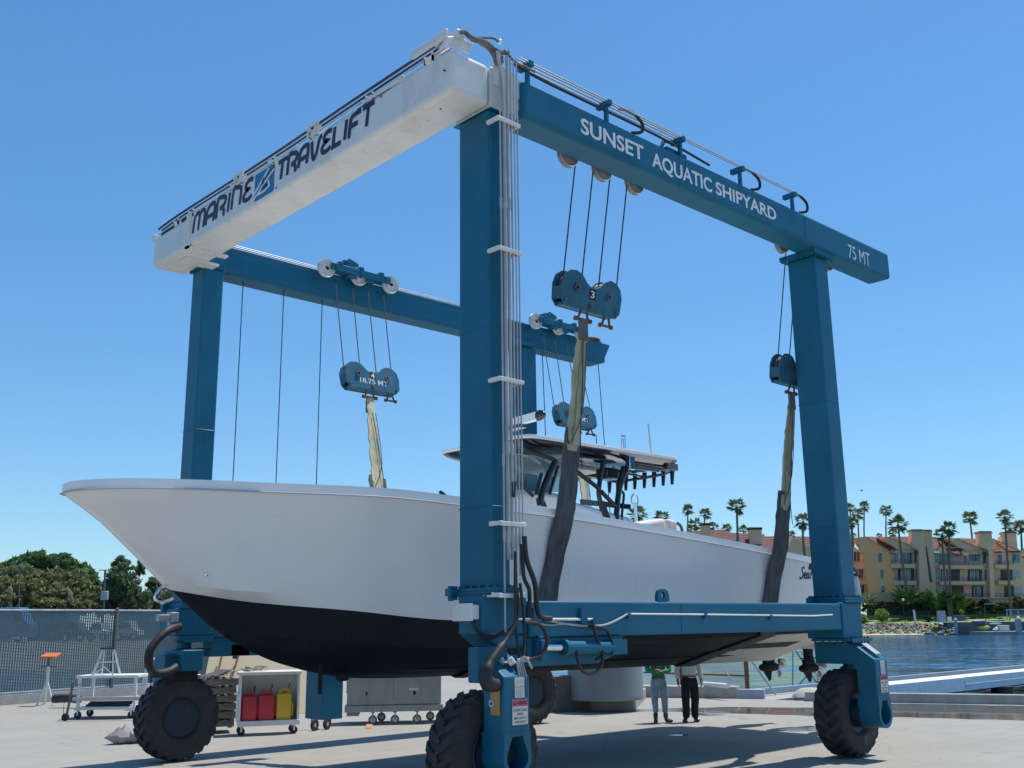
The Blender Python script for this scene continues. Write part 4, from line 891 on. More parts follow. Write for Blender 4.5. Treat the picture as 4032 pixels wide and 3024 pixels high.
# hull-side script lettering and sailfish mark near the stern
def hull_pt(x, z, off=.006):
    lo, hi = 0., 1.
    for _ in range(40):
        u = (lo+hi)/2
        if row('R', u).x < x: lo = u
        else: hi = u
    s_ = section(u)[NB-1:]
    for a, b in zip(s_, s_[1:]):
        if a.z <= z <= b.z: t = (z-a.z)/(b.z-a.z); return V((x, Y0-(a.y+(b.y-a.y)*t)-off, z))
    return V((x, Y0-s_[-1].y-off, z))
def hull_script(strokes_, x0, z0, k, w, name, fill=()):
    mb = MB(); S_ = Strokes((0, 0, 0), (1, 0, 0), (0, 0, 1), (0, -1, 0))
    for st in strokes_: S_.stroke([(a*k, b*k) for a, b in st], w, 4 if len(st) > 2 else 0)
    for f in fill: S_.poly([(a*k, b*k) for a, b in f])
    for p in S_.mb.v:
        q = hull_pt(x0+p.x, z0+p.z); p.x, p.y, p.z = q.x, q.y+p.y, q.z
    return S_.mb.build(name, INK, hull, smooth=0, recalc=False)
p_ = P(3150, 2262, 1, Y0-2.24)
LT = [[(.9, 1.75), (.55, 1.95), (.2, 1.7), (.4, 1.25), (.7, .8), (.5, .25), (.0, .15), (-.2, .45)],                      # S
      [(1.0, .55), (1.5, .75), (1.4, 1.1), (1.1, .9), (1.1, .4), (1.45, .2), (1.8, .45)],                                # e
      [(2.45, .9), (2.0, 1.0), (1.85, .5), (2.1, .2), (2.45, .6), (2.5, .95), (2.5, .4), (2.75, .25)],                   # a
      [(3.3, 2.0), (3.2, 1.0), (3.0, .1)], [(2.9, 1.0), (3.4, 1.15), (4.0, 1.1)], [(4.3, 2.0), (4.0, 1.2), (3.85, .3), (4.1, .15)],   # H
      [(4.5, 1.0), (4.45, .4), (4.7, .2), (5.0, .6), (5.1, 1.0), (5.05, .4), (5.3, .25)],                                # u
      [(5.6, 1.0), (5.55, .2)], [(5.6, .7), (5.9, 1.05), (6.1, .8), (6.05, .2)], [(6.6, 1.6), (6.5, .4), (6.75, .2)], [(6.3, 1.1), (6.95, 1.15)],
      [(7.1, .55), (7.5, .75), (7.4, 1.1), (7.15, .9), (7.1, .4), (7.5, .2)], [(7.9, 1.0), (7.85, .2)], [(7.9, .7), (8.15, 1.05), (8.4, 1.0)]]
hull_script(LT, p_.x, p_.z-.10, .125, .034, 'lettering')
hull_script([], p_.x+.26, p_.z+.04, .125, .03, 'fish_mark', [[(0, .6), (.15, 1.3), (.5, 1.5), (.7, 1.75), (.9, 1.35), (1.2, 1.2), (1.0, .8), (1.3, .2), (.8, .55), (.4, .45)], [(1.0, .9), (1.5, -.4), (1.05, .75)]])

# console, seats, superstructure
m = MB(); m.prism([(11.6, 3.2), (11.75, 4.45), (12.4, 4.72), (13.3, 4.72), (13.8, 4.35), (14.2, 3.2)], (0, 13.0, 0), (1, 0, 0), (0, 0, 1), (0, 1.5, 0)); cons = m.build('console', GELTOP, boat, bevel=.1, seg=3)
m = MB(); m.prism([(13.3, 3.2), (13.4, 4.55), (15.0, 4.35), (15.3, 3.2)], (0, 12.7, 0), (1, 0, 0), (0, 0, 1), (0, 2.1, 0)); m.build('helm_seat', GELTOP, boat, bevel=.12, seg=3)
m = MB(); m.box(13.55, 14.95, 12.72, 12.75, 4.50, 4.60); m.build('bolster', BLACKG, boat, bevel=.02)
f = [P(2400+x*.3165, 1920+y*.3165, 1, 12.15) for x, y in ((340, 432), (745, 380), (845, 395), (905, 470), (915, 540))]
m = MB(); a, b, c, d = f[0], f[1], f[2], f[4]
m.prism([(a.x, 3.3), (a.x, a.z), (b.x-.1, b.z), (b.x, 3.3)], (0, 12.15, 0), (1, 0, 0), (0, 0, 1), (0, 1.3, 0)); m.prism([(b.x+.02, 3.3), (b.x+.02, b.z), (c.x, c.z), (d.x-.12, d.z+.1), (d.x, 3.3)], (0, 12.17, 0), (1, 0, 0), (0, 0, 1), (0, 1.26, 0)); rs = m.build('bench_seat', CREAM, boat, bevel=.07, seg=3)
e = P(2400+838*.3165, 1920+440*.3165, 1, 12.14); m = MB(); m.tube([e, e+V((.09, -.03, -.08)), e+V((.14, -.03, -.3))], .03, 8, 4); m.build('grab_handle', BLACKG, rs)
m = MB(); c0 = P(2400+350*.3165, 1920+420*.3165, 1, 12.4); t0 = P(2400+322*.3165, 1920+185*.3165, 1, 12.4); t1 = P(2400+315*.3165, 1920+155*.3165, 1, 12.4)
m.tube([c0+V((0, 0, -.6)), t0], .022, 8); m.tube([c0+V((-.07, 0, -.6)), t0+V((-.03, 0, 0))], .015, 8)
m.tube([t1+V((.095*cos(2*pi*k/20), 0, .11*sin(2*pi*k/20))) for k in range(21)], .014, 6); m.build('outrigger_ring', CHROME, boat)
# windscreen
m = MB()
m.prism([(13.0, 4.70), (12.75, 5.42), (12.77, 5.42), (13.03, 4.70)], (0, 12.95, 0), (1, 0, 0), (0, 0, 1), (0, 1.6, 0))
m.prism([(13.0, 4.70), (12.75, 5.42), (13.6, 5.42), (13.5, 4.75)], (0, 12.93, 0), (1, 0, 0), (0, 0, 1), (0, .015, 0)); m.prism([(13.0, 4.70), (12.75, 5.42), (13.6, 5.42), (13.5, 4.75)], (0, 14.55, 0), (1, 0, 0), (0, 0, 1), (0, .015, 0))
m.build('windscreen', GLASS, boat)
# hardtop
HX0, HX1, HY0, HY1, HZ = 12.0, 16.36, 12.5, 15.0, 5.52
def rrect(x0, x1, y0, y1, r, z, n=6):
    out = []
    for cx, cy, a0 in ((x1-r, y1-r, 0), (x0+r, y1-r, 90), (x0+r, y0+r, 180), (x1-r, y0+r, 270)):
        for k in range(n+1): a = radians(a0+90*k/n); out.append(V((cx+r*cos(a), cy+r*sin(a), z)))
    return out
m = MB(); m.loft([rrect(HX0+.35, HX1-.3, HY0+.28, HY1-.28, .2, HZ-.13), rrect(HX0+.08, HX1-.06, HY0+.06, HY1-.06, .28, HZ-.03), rrect(HX0, HX1, HY0, HY1, .32, HZ+.02)], cap=True); m.build('hardtop_underside', BLACKG, boat)
m = MB(); m.loft([rrect(HX0, HX1, HY0, HY1, .32, HZ+.021), rrect(HX0-.01, HX1+.01, HY0-.01, HY1+.01, .32, HZ+.05), rrect(HX0, HX1, HY0, HY1, .32, HZ+.09), rrect(HX0+.2, HX1-.2, HY0+.2, HY1-.2, .3, HZ+.13)]); ht = m.build('hardtop', GELTOP, boat, smooth=50)
m = MB(); m.box(HX0+.5, HX1-1.4, HY0+.75, HY0+.80, HZ-.139, HZ-.131); m.box(HX0+.4, HX0+1.2, HY1-.7, HY1-.55, HZ-.14, HZ-.131); m.box(13.9, 15.2, 13.6, 14.7, HZ-.18, HZ-.131); m.build('headliner_panel', GEL, ht)
m = MB(); m.box(14.6, 14.95, 13.0, 13.3, HZ-.42, HZ-.2); m.box(15.0, 15.2, 14.3, 14.6, HZ-.3, HZ-.2); m.build('overhead_box', BLACKG, ht, bevel=.03)
m = MB(); m.box(16.0, 16.34, 12.62, 12.95, HZ-.16, HZ-.02); m.box(15.2, 15.9, 12.75, 12.8, HZ-.22, HZ-.1); m.build('speaker_pod', mat('grey_pod', (.05, .06, .07), .15, coat=.5), ht, bevel=.02)
sp_ = [P(1700+x*.3013, 1550+y*.3013, 1, 13.5) for x, y in ((960, 370), (1330, 270), (1475, 265), (1300, 350))]
m = MB(); m.loft([[V((13.0, 13.6, HZ+.09))+V((.22*cos(a)*1.3, .2*sin(a), 0)) for a in [2*pi*k/14 for k in range(14)]], [V((12.95, 13.6, HZ+.3))+V((.15*cos(a), .12*sin(a), 0)) for a in [2*pi*k/14 for k in range(14)]]]); rb = m.build('radar_pedestal', BLACKG, boat)
# open-array radar lying across the hardtop
pa = P(2000, 1655, 1, 13.6); pb = P(2142, 1628, 1, 13.0)
ra = V((13.15, 13.9, 5.99)); rbv = P(2140, 1632, 1, 12.75)
dd = (rbv-V((12.85, 14.45, rbv.z))).normalized(); dd.z = 0; dd.normalize(); cc = rbv-dd*.9; nn = V((-dd.y, dd.x, 0))
m = MB(); m.obox(cc, dd, nn, (0, 0, 1), .74, .055, .075); m.build('radar_array', GELTOP, boat, bevel=.012)
m = MB()
for s_ in (1, -1):
    e0 = cc+dd*.74*s_
    m.loft([[e0+dd*s_*t+nn*.06*w*cos(a)*1.0+V((0, 0, .085*w*sin(a))) for a in [2*pi*k/12+pi/4 for k in range(12)]] for t, w in ((0, 1.2), (.08, 1.2), (.16, .95), (.2, .4))])
m.obox(cc+V((0, 0, -.11)), dd, nn, (0, 0, 1), .3, .08, .03); m.build('radar_cap', BLACKG, boat)
m = MB()
for (px, y_) in ((2588, 13.2),):
    q = P(2565, 1770, 1, y_); t = P(2552, 1668, 1, y_); m.tube([V((q.x, y_, HZ+.1)), V((t.x, y_, t.z))], .016, 6)
m.build('antenna', GREYM, boat)
q = P(2348, 1737, 1, 14.6); t = P(2350, 1712, 1, 14.6); m = MB(); m.tube([V((q.x, 14.6, HZ+.1)), V((q.x, 14.6, t.z))], .01, 6); m.build('antenna', BLACKG, boat)
q = P(2455, 1740, 1, 12.75); m = MB(); m.cyl((q.x, 12.75, HZ+.08), (q.x, 12.75, HZ+.36), .05, n=10); m.sphere((q.x, 12.75, HZ+.37), .055, 8); m.box(q.x-.06, q.x+.1, 12.56, 12.66, HZ-.28, HZ+.0); m.build('outrigger_base', CHROME, ht, bevel=.01)
m = MB(); m.lathe([(.09, 0), (.09, .04), (.05, .08), (.001, .09)], (15.0, 13.2, HZ+.12), (0, 0, 1), 14); m.build('gps_dome', GELTOP, ht)
# frame tubes of the hardtop
zb5 = lambda x, y, yy: P(2150+x*.2712, 1650+y*.2712, 1, yy)
za5 = lambda x, y, yy: P(1700+x*.3013, 1550+y*.3013, 1, yy)
for s_ in (-1, 1):
    yy = 12.72 if s_ < 0 else 14.78
    ref = lambda q: V((q.x, yy if s_ < 0 else 2*Y0-12.72, q.z))
    T = lambda pts, r, sm=4: m.tube([ref(zb5(x, y, 12.72)) for x, y in pts], r, 8, sm)
    m = MB()
    T([(860, 490), (815, 700), (770, 980), (770, 1120), (830, 1390), (840, 1500)], .045)
    T([(1235, 530), (1180, 700), (1090, 920), (1040, 1180), (1020, 1500)], .055)
    T([(1130, 700), (1070, 900), (1040, 1150), (1020, 1500)], .045)
    T([(430, 750), (770, 1010)], .042, 0); T([(800, 1050), (1030, 1290)], .042, 0)
    T([(1100, 1050), (1130, 1100), (1110, 1300), (1095, 1500)], .025)
    T([(880, 500), (1100, 520), (1235, 530)], .035, 2); T([(450, 540), (820, 580)], .03, 0)
    T([(1225, 620), (1500, 655), (1740, 700)], .035, 2)
    if s_ < 0: m.tube([ref(za5(x, y, 12.72)) for x, y in ((1150, 630), (1230, 730), (1360, 780), (1600, 860))], .04, 8, 4)
    m.tube([ref(za5(x, y, 12.72)) for x, y in ((1620, 880), (1530, 1060), (1440, 1300), (1420, 1430))], .06, 8, 3)
    m.tube([ref(za5(x, y, 12.9)) for x, y in ((1560, 960), (1470, 1250), (1450, 1330))], .03, 8, 3)
    m.tube([ref(za5(x, y, 12.9)) for x, y in ((1000, 1140), (1110, 1230), (1230, 1350))], .035, 8, 2)
    m.tube([ref(za5(x, y, 12.9)) for x, y in ((1340, 1060), (1270, 1330))], .035, 8, 0)
    m.build('hardtop_frame', BTUBE, boat)
m = MB()
for s_ in (-1, 1):
    yy = 12.7 if s_ < 0 else 2*Y0-12.7; q = [zb5(x, y, 12.7) for x, y in ((800, 1190), (850, 1190), (940, 1450), (820, 1420))]
    m.prism([(v.x, v.z) for v in q], (0, yy, 0), (1, 0, 0), (0, 0, 1), (0, .06, 0))
    q = [za5(x, y, 12.72) for x, y in ((1375, 1370), (1440, 1340), (1500, 1480), (1390, 1460))]; m.prism([(v.x, v.z) for v in q], (0, yy, 0), (1, 0, 0), (0, 0, 1), (0, .05, 0))
m.build('frame_bracket', BTUBE, boat)
# rod holders in a row across the back of the hardtop
m = MB(); m.tube([(16.42, 12.95, 5.42), (16.48, 13.1, 5.36), (16.48, 14.4, 5.34), (16.42, 14.6, 5.42)], .03, 8, 2); m.tube([(15.9, 12.85, 5.42), (16.44, 13.0, 5.38)], .025, 8); m.tube([(15.3, 13.6, 5.38), (16.46, 13.6, 5.36)], .02, 8); m.tube([(15.3, 14.3, 5.38), (16.46, 14.3, 5.36)], .02, 8); rk = m.build('rod_rack', BTUBE, boat)
for k in range(8):
    y = 12.93+1.72*k/7; m = MB(); m.lathe([(.03, 0), (.032, .02), (.05, .3), (.052, .33), (.042, .33), (.03, .02)], (16.50+.02*sin(k), y, 5.13), V((.10, 0, 1)), 10); m.build('rod_holder', BTUBE, rk)
# outboards
OUT = mat('outboard_cowl', (.007, .008, .011), .6, spec=.2, coat=.0, var=.1)
OUTG = mat('outboard_grey', (.25, .27, .30), .35, var=.1)
SILV = mat('propeller_steel', (.6, .58, .56), .2, metal=1.)
def outboard(cx, cy, dz=0):
    rt = bpy.data.objects.new('outboard_motor', None); COL.objects.link(rt); rt.location = (cx, cy, 0); rt.parent = boat; rt.matrix_parent_inverse = _wm(boat).inverted(); W[rt.name] = Matrix.Translation((cx, cy, dz)); rt.location = (cx, cy, dz)
    m = MB(); el = lambda z, x0, x1, w: [V(((x0+x1)/2+(x1-x0)/2*cos(a), w*sin(a), z)) for a in [2*pi*k/18 for k in range(18)]]
    m.loft([el(2.55, .05, .75, .2), el(2.7, -.02, .85, .27), el(3.2, -.05, .9, .29), el(3.5, -.02, .85, .27)]); m.build('cowl_body', OUTG, rt, local=True, smooth=50)
    m = MB(); m.loft([el(3.501, -.03, .87, .28), el(3.62, -.02, .85, .27), el(3.74, .08, .72, .2)]); m.build('cowl_top', OUT, rt, local=True, smooth=50)
    m = MB(); m.loft([el(2.55, .1, .55, .14), el(2.1, .12, .52, .10), el(1.72, .14, .50, .07), el(1.55, .12, .55, .06)]); m.box(-.25, .2, -.12, .12, 2.2, 2.75)
    m.loft([el(1.66, -.02, .72, .13), el(1.64, -.02, .75, .14)])
    m.loft([[V((x, .105*r*cos(a), 1.42+.105*r*sin(a))) for a in [2*pi*k/14 for k in range(14)]] for x, r in ((-.12, .1), (-.02, .7), (.12, 1), (.45, 1.), (.62, .8))])
    m.prism([(.05, 1.36), (.42, 1.36), (.36, 1.13), (.30, 1.10)], (0, -.015, 0), (1, 0, 0), (0, 0, 1), (0, .03, 0)); m.prism([(.12, 1.5), (.5, 1.5), (.5, 1.62), (.12, 1.62)], (0, -.05, 0), (1, 0, 0), (0, 0, 1), (0, .1, 0))
    m.build('lower_unit', OUT, rt, local=True, smooth=45)
    m = MB(); m.cyl((.60, 0, 1.42), (.82, 0, 1.42), .09, .05, 12)
    for k in range(3):
        a = 2*pi*k/3+.4; r_ = V((0, cos(a), sin(a))); t_ = V((0, -sin(a), cos(a))); rings = []
        for q in range(7):
            f = q/6; wd = .13*sin(pi*min(1, f*.85+.12))+.01; c = V((.70, 0, 1.42))+r_*(.07+.20*f)
            rings.append([c+t_*wd*.8+V((.06*wd/.13, 0, 0)), c+V((.012, 0, 0)), c-t_*wd*.8-V((.06*wd/.13, 0, 0)), c-V((.012, 0, 0))])
        m.loft(rings)
    m.build('propeller', SILV, rt, local=True, smooth=50); return rt
for cy in (12.45, 13.5, 14.6): outboard(21.75, cy, -.12)
m = MB(); m.box(20.9, 21.4, 12.2, 15.3, 2.45, 3.05); m.prism([(20.9, 1.75), (20.9, 2.45), (21.4, 2.45), (21.2, 2.1)], (0, 12.3, 0), (1, 0, 0), (0, 0, 1), (0, 2.9, 0)); m.box(21.4, 21.6, 11.95, 12.2, 2.6, 3.0); m.build('engine_bracket', GEL, boat, bevel=.05, seg=3)

# ------------------------------------------------------------------ lifting slings
WEB = mat('weathered_yellow_webbing', (.42, .405, .275), .85, var=.3, scale=4, stretch=(1, 1, .4), bump=.3, bscale=60, dirt=.5, dirtcol=(.16, .16, .15))
SLV = mat('black_chafe_sleeve', (.075, .078, .09), .8, var=.55, scale=4, stretch=(2.5, 2.5, .35), bump=.4, bscale=22, dirt=.5, dirtcol=(.14, .145, .155))
def hull_girth(x):
    lo, hi = 0., 1.
    for _ in range(40):
        u = (lo+hi)/2
        if row('Q', u).x < x: lo = u
        else: hi = u
    return [V((x, p.y, p.z)) for p in section(u)]
def ribbon(path, widths, t, seed, ax=V((1, 0, 0)), wob=.011):
    rnd = random.Random(seed); rings = []
    n = len(path)
    for i, p in enumerate(path):
        d = path[min(i+1, n-1)]-path[max(0, i-1)]; d.normalize(); a = (ax-d*ax.dot(d)).normalized(); nn = d.cross(a); w = widths[i]/2
        j1 = rnd.uniform(-wob, wob)*1.6; j2 = rnd.uniform(-wob, wob); b1 = rnd.uniform(-wob, wob)*.6; b2 = rnd.uniform(-wob, wob)*.6
        rings.append([p-a*(w+j1)+nn*(t/2), p-a*w*.35+nn*(t*.6+b1), p+a*w*.35+nn*(t*.55+b2), p+a*(w+j2)+nn*(t/2), p+a*(w+j2)-nn*(t/2), p-a*(w+j1)-nn*(t/2)])
    m = MB(); m.loft(rings); return m
def resample(pts, step):
    out = [pts[0]]; 
    for a, b in zip(pts, pts[1:]):
        n = max(1, int((b-a).length/step)); out += [a.lerp(b, k/n) for k in range(1, n+1)]
    return out
def sling(xc, top_n, top_f, zs_n, label, seed, wn=.40):
    s_ = thing('lifting_sling', label, 'sling', (xc, Y0, 1.5), 0, 'slings cradling the hull')
    g = hull_girth(xc); off = .045
    near_side = [V((xc, Y0-p.y-off, p.z-.02)) for p in g[::-1]]; far_side = [V((xc, Y0+p.y+off, p.z-.02)) for p in g]
    rail_n = V((xc, near_side[0].y-.10, near_side[0].z+.12)); rail_f = V((xc, far_side[-1].y+.10, far_side[-1].z+.12))
    near_side = [q for q in near_side if True]
    # hang straight from the rail to where the flare meets the sling again
    keep = [rail_n]+[q for q in near_side if q.z < 3.3 or False]; keepf = [q for q in far_side if q.z < 3.3]+[rail_f]
    path = resample([rail_n.lerp(top_n, zs_n)]+keep+keepf+[rail_f.lerp(top_f, .38)], .12)
    m = ribbon(path, [wn*(.86+.14*min(1, i/8)) for i in range(len(path))], .024, seed); m.build('chafe_sleeve', SLV, s_, smooth=60)
    for (r_, tp, f, q) in ((rail_n, top_n, zs_n, 1), (rail_f, top_f, .38, 2)):
        a = r_.lerp(tp, f-.12); wp = resample([tp, tp.lerp(a, .08), a], .10); n = len(wp)
        m = ribbon(wp, [.15+(.24-.15)*min(1, max(0, (i/n-.05)/.25)) for i in range(n)], .03, seed+q, wob=.012); m.build('webbing', WEB, s_, smooth=60)
        wp2 = [p+V((.06, -.03 if q == 1 else .03, 0)) for p in resample([tp.lerp(a, .12), tp.lerp(a, .96)], .1)]
        m = ribbon(wp2, [.09+.07*min(1, i/len(wp2)*1.5) for i in range(len(wp2))], .03, seed+9+q, wob=.015); m.build('webbing', WEB, s_, smooth=60)
        m = MB(); b_ = tp.lerp(a, .18); e_ = r_.lerp(tp, f-.05)
        m.tube([b_+V((-.02, -.07, 0)), tp.lerp(a, .55)+V((.05, -.08, 0)), e_+V((.10, -.08, 0)), e_+V((.13, -.07, -.5))], .008, 5, 3); m.tube([b_+V((.06, -.07, 0)), tp.lerp(a, .7)+V((.10, -.08, 0)), e_+V((-.12, -.07, -.1))], .008, 5, 3)
        m.build('tie_cord', STEEL, s_)
        m = MB(); m.box(tp.x-.09, tp.x+.09, tp.y-.03, tp.y+.03, tp.z-.34, tp.z+.02); m.build('end_fitting', RUST if q == 2 else mat('dull_steel', (.12, .11, .11), .6, var=.3), s_, bevel=.01)
    return s_
sling(11.66, V((B3.x-.05, 10.79, B3.z-.42)), V((B4.x-.05, 17.66, B4.z-.42)), .42, 'front boat sling, black sleeve and yellow webbing, crossing the hull amidships', 3)
sling(17.70, V((B1.x-.05, 10.79, B1.z-.42)), V((B2.x-.05, 17.66, B2.z-.42)), .36, 'rear boat sling of grey sleeved webbing round the stern', 11, .50)
# ------------------------------------------------------------------ things in the yard
WHT = mat('chipped_white_paint', (.70, .70, .67), .5, var=.06, dirt=.35, dirtcol=(.35, .32, .27), bump=.05)
ALU = mat('aluminium', (.60, .61, .62), .35, metal=.7, var=.08)
WOODB = mat('weathered_pallet_wood', (.20, .15, .115), .85, var=.35, scale=5, stretch=(.5, 3, 3), bump=.3)
ORG = mat('orange_paint', (.55, .16, .045), .55, var=.12)
CAST = mat('caster_rubber', (.025, .025, .027), .7, var=.2)
RDV = Vector((.905, -.425, 0))
def caster(mb, c, r=.085, w=.05, ax=(0, 1, 0)):
    c = V(c); ax = V(ax).normalized(); mb.lathe([(r*.3, -w/2), (r*.9, -w/2), (r, -w*.3), (r, w*.3), (r*.9, w/2), (r*.3, w/2), (r*.3, -w/2)], c+V((0, 0, r)), ax, 16)
def fork(mb, c, r, top, w=.05):
    c = V(c); mb.box(c.x-.02, c.x+.02, c.y-w*.9, c.y-w*.65, r*.9, top); mb.box(c.x-.02, c.x+.02, c.y+w*.65, c.y+w*.9, r*.9, top); mb.box(c.x-.05, c.x+.05, c.y-w, c.y+w, top-.02, top)
# --- white shelf cart with fuel cans
rz = atan2(-.425, .905)
cart = thing('shelf_cart', 'white open-fronted box cart on casters holding fuel cans', 'cart', (11.92, 22.02, 0), rz)
L, D_ = 1.36, .58
m = MB(); m.box(0, L, 0, D_, .21, .31); m.box(-.02, L+.02, -.02, 0, .20, .315); m.build('base', WHT, cart, True, bevel=.008)
m = MB(); m.box(.03, L, D_-.03, D_, .311, 1.32); m.build('back_panel', WHT, cart, True)
for x0, x1 in ((.0, .045), (L-.045, L)): m = MB(); m.box(x0, x1, .0, D_-.031, .311, 1.32); m.build('side_panel', WHT, cart, True, bevel=.004)
m = MB(); m.box(-.06, .0, .0, .06, .32, .95); m.box(-.075, .0, -.01, .07, .95, .97); m.build('corner_post', WHT, cart, True, bevel=.004)
m = MB(); m.box(-.05, L+.03, -.04, D_+.02, 1.321, 1.40); m.build('top_panel', WHT, cart, True, bevel=.02)
for x, y in ((.08, .08), (L-.1, .08), (.08, D_-.1), (L-.1, D_-.1)):
    m = MB(); caster(m, (x, y, 0), .085); w_ = m.build('caster', CAST, cart, True); f = MB(); fork(f, (x, y, 0), .085, .21); f.build('caster_fork', ALU, w_, True)
cm = Matrix.Translation((11.92, 22.02, 0)) @ Matrix.Rotation(rz, 4, 'Z')
def can(x, w, h, col, lbl, red):
    p = cm @ V((x, .22, .311)); c = thing('fuel_can', lbl, 'fuel can', p, rz, 'fuel cans on the cart'); W[c.name] = Matrix.Translation(p) @ Matrix.Rotation(rz, 4, 'Z')
    m = MB(); hw = w/2; dp = .17
    ring = lambda z, a, b: [V((q.x, q.y, z)) for q in rrect(-a, a, -b, b, .05, 0, 3)]
    m.loft([ring(0, hw*.97, dp*.95), ring(.03, hw, dp), ring(h*.80, hw, dp), ring(h*.86, hw*.97, dp*.95), ring(h*.90, hw*.72, dp*.72)]); 
    body = m.build('body', col, c, True, smooth=40)
    m = MB(); m.tube([(-hw*.5, -dp*.45, h*.86), (-hw*.45, -dp*.45, h), (hw*.45, -dp*.45, h), (hw*.5, -dp*.45, h*.86)], .028, 8, 4); m.build('handle', col, c, True)
    m = MB(); m.box(-.06, .06, -dp*.25, dp*.25, h*.895, h*.905); m.build('dark_hollow', DARK, c, True)
    m = MB(); m.cyl((hw*.55, .05, h*.86), (hw*.55, .05, h*.97), .03, n=10); m.tube([(hw*.55, .05, h*.95), (hw*.65, .05, h*1.12), (hw*.75, .03, h*1.22)], .016, 6, 3); m.build('spout', BLACKG, c, True)
    m = MB(); m.tube([(hw*.96, -dp*.6, h*.55), (hw*1.12, -dp*.6, h*.5), (hw*1.12, -dp*.6, h*.2), (hw*.96, -dp*.6, h*.14)], .022, 8, 4); m.build('side_handle', col, c, True)
    return c
REDP = mat('faded_red_plastic', (.52, .03, .05), .45, var=.12, bump=.05); YELP = mat('yellow_plastic', (.68, .42, .03), .45, var=.08)
can(.24, .34, .62, REDP, 'red plastic fuel can at the left end of the cart shelf', True)
can(.62, .36, .64, REDP, 'red plastic fuel can between the other red can and the yellow one', True)
can(1.02, .34, .66, YELP, 'yellow plastic fuel can at the right end of the cart shelf', False)
# rope coil on top
rp = cm @ V((.35, .28, 1.401)); m = MB(); rnd = random.Random(4); pts = []
for k in range(70):
    a = k*.62; r_ = .10+.09*rnd.random(); pts.append(rp+V((r_*1.5*cos(a)+.08*sin(k*.2), r_*sin(a), .018+.10*rnd.random())))
m.tube(pts, .013, 6, 3); m.tube([rp+V((-.22, 0, .06)), rp+V((-.4, .02, .03)), rp+V((-.6, .03, .02))], .02, 6, 3); m.sphere(rp+V((-.2, .02, .06)), .1, 10, (1.6, .7, .6))
o = m.build('rope_coil', mat('pale_rope', (.42, .38, .30), .9, var=.25, scale=20)); tag(o, 'tangled pale rope heaped on top of the white box cart', 'rope')
# pallets leaning in a stack beside the cart
pz = .12
for k in range(6):
    c_ = at(835, 2780, 25.2); b = thing('wooden_pallet', ['bottom pallet of the stack, nearly hidden by the wheel', 'second pallet up in the stack by the cart', 'third pallet up, a blue deck edge below it', 'fourth pallet up in the stack by the cart', 'fifth pallet up, just under the top one', 'top pallet of the stack, with scraps of dark sheet on it'][k], 'pallet', (c_.x+.03*(k % 2), c_.y, pz), rz+.04*(k % 3), 'pallets stacked beside the cart')
    W[b.name] = Matrix.Translation((c_.x+.03*(k % 2), c_.y, pz)) @ Matrix.Rotation(rz+.04*(k % 3), 4, 'Z')
    m = MB()
    for i in range(6): m.box(-.5+.18*i, -.40+.18*i, -.45, .45, .16, .18)
    m.build('deck_boards', WOODB, b, True)
    m = MB()
    for i in (-.45, -.02, .41): m.box(-.5, .5, i, i+.05, .03, .159)
    m.build('runners', WOODB, b, True)
    m = MB()
    for i in range(3): m.box(-.5+.43*i, -.40+.43*i, -.45, .45, .005, .029)
    m.build('base_boards', mat('blue_painted_wood', (.03, .12, .28), .7, var=.2) if k == 2 else WOODB, b, True); pz += .185
c_ = at(835, 2780, 25.2); m = MB()
for k in range(5): m.obox((c_.x-.3+.1*k, c_.y, pz+.03+.02*k), (1, .3*k-.5, .05*k), (-.3, 1, 0), (0, 0, 1), .38, .2, .008)
o = m.build('scrap_sheets', mat('dark_scrap', (.07, .065, .06), .8, var=.3)); tag(o, 'loose dark scraps of sheet lying on the pallet stack', 'scrap')
m = MB(); m.obox((c_.x-.55, c_.y+.25, pz+.09), (1, -.5, -.05), (.5, 1, 0), (0, 0, 1), .3, .2, .012); o = m.build('white_sheet', WHT); tag(o, 'sheet of white board lying over the pallet stack', 'board')
# --- white work table on casters with ladder
t0 = V((11.09, 29.58, 0)); rt_ = atan2(-RH.y*-1, RH.x); tb = thing('work_table', 'white steel-framed work table on casters by the fence', 'table', t0, atan2(RH.y, RH.x))
W[tb.name] = Matrix.Translation(t0) @ Matrix.Rotation(atan2(RH.y, RH.x), 4, 'Z'); TL, TD = 1.62, 1.0
m = MB(); m.box(-.05, TL+.05, -.04, TD+.04, 1.08, 1.15); m.build('tabletop', WHT, tb, True, bevel=.006)
for x, y in ((0, 0), (TL-.07, 0), (0, TD-.07), (TL-.07, TD-.07)): m = MB(); m.box(x, x+.075, y, y+.075, .30, 1.079); m.build('leg', WHT, tb, True, bevel=.004)
m = MB(); m.box(-.04, TL+.04, -.03, TD+.03, .24, .299); m.build('shelf', WHT, tb, True)
for x, y in ((.05, .05), (TL-.1, .05), (.05, TD-.12), (TL-.1, TD-.12)):
    m = MB(); caster(m, (x, y, 0), .10, .06); w_ = m.build('caster', CAST, tb, True); f = MB(); fork(f, (x, y, 0), .1, .24); f.build('caster_fork', WHT, w_, True)
TM = _wm(tb)
m = MB(); rnd = random.Random(8)
for k in range(3): q = [TM @ V((.15+.2*i, .3+.15*k+.06*rnd.random(), .335+.03*k)) for i in range(7)]; m.tube(q, .035, 6, 3)
o = m.build('dark_hose', RUBBER); tag(o, 'dark hoses lying on the lower shelf of the white table', 'hose')
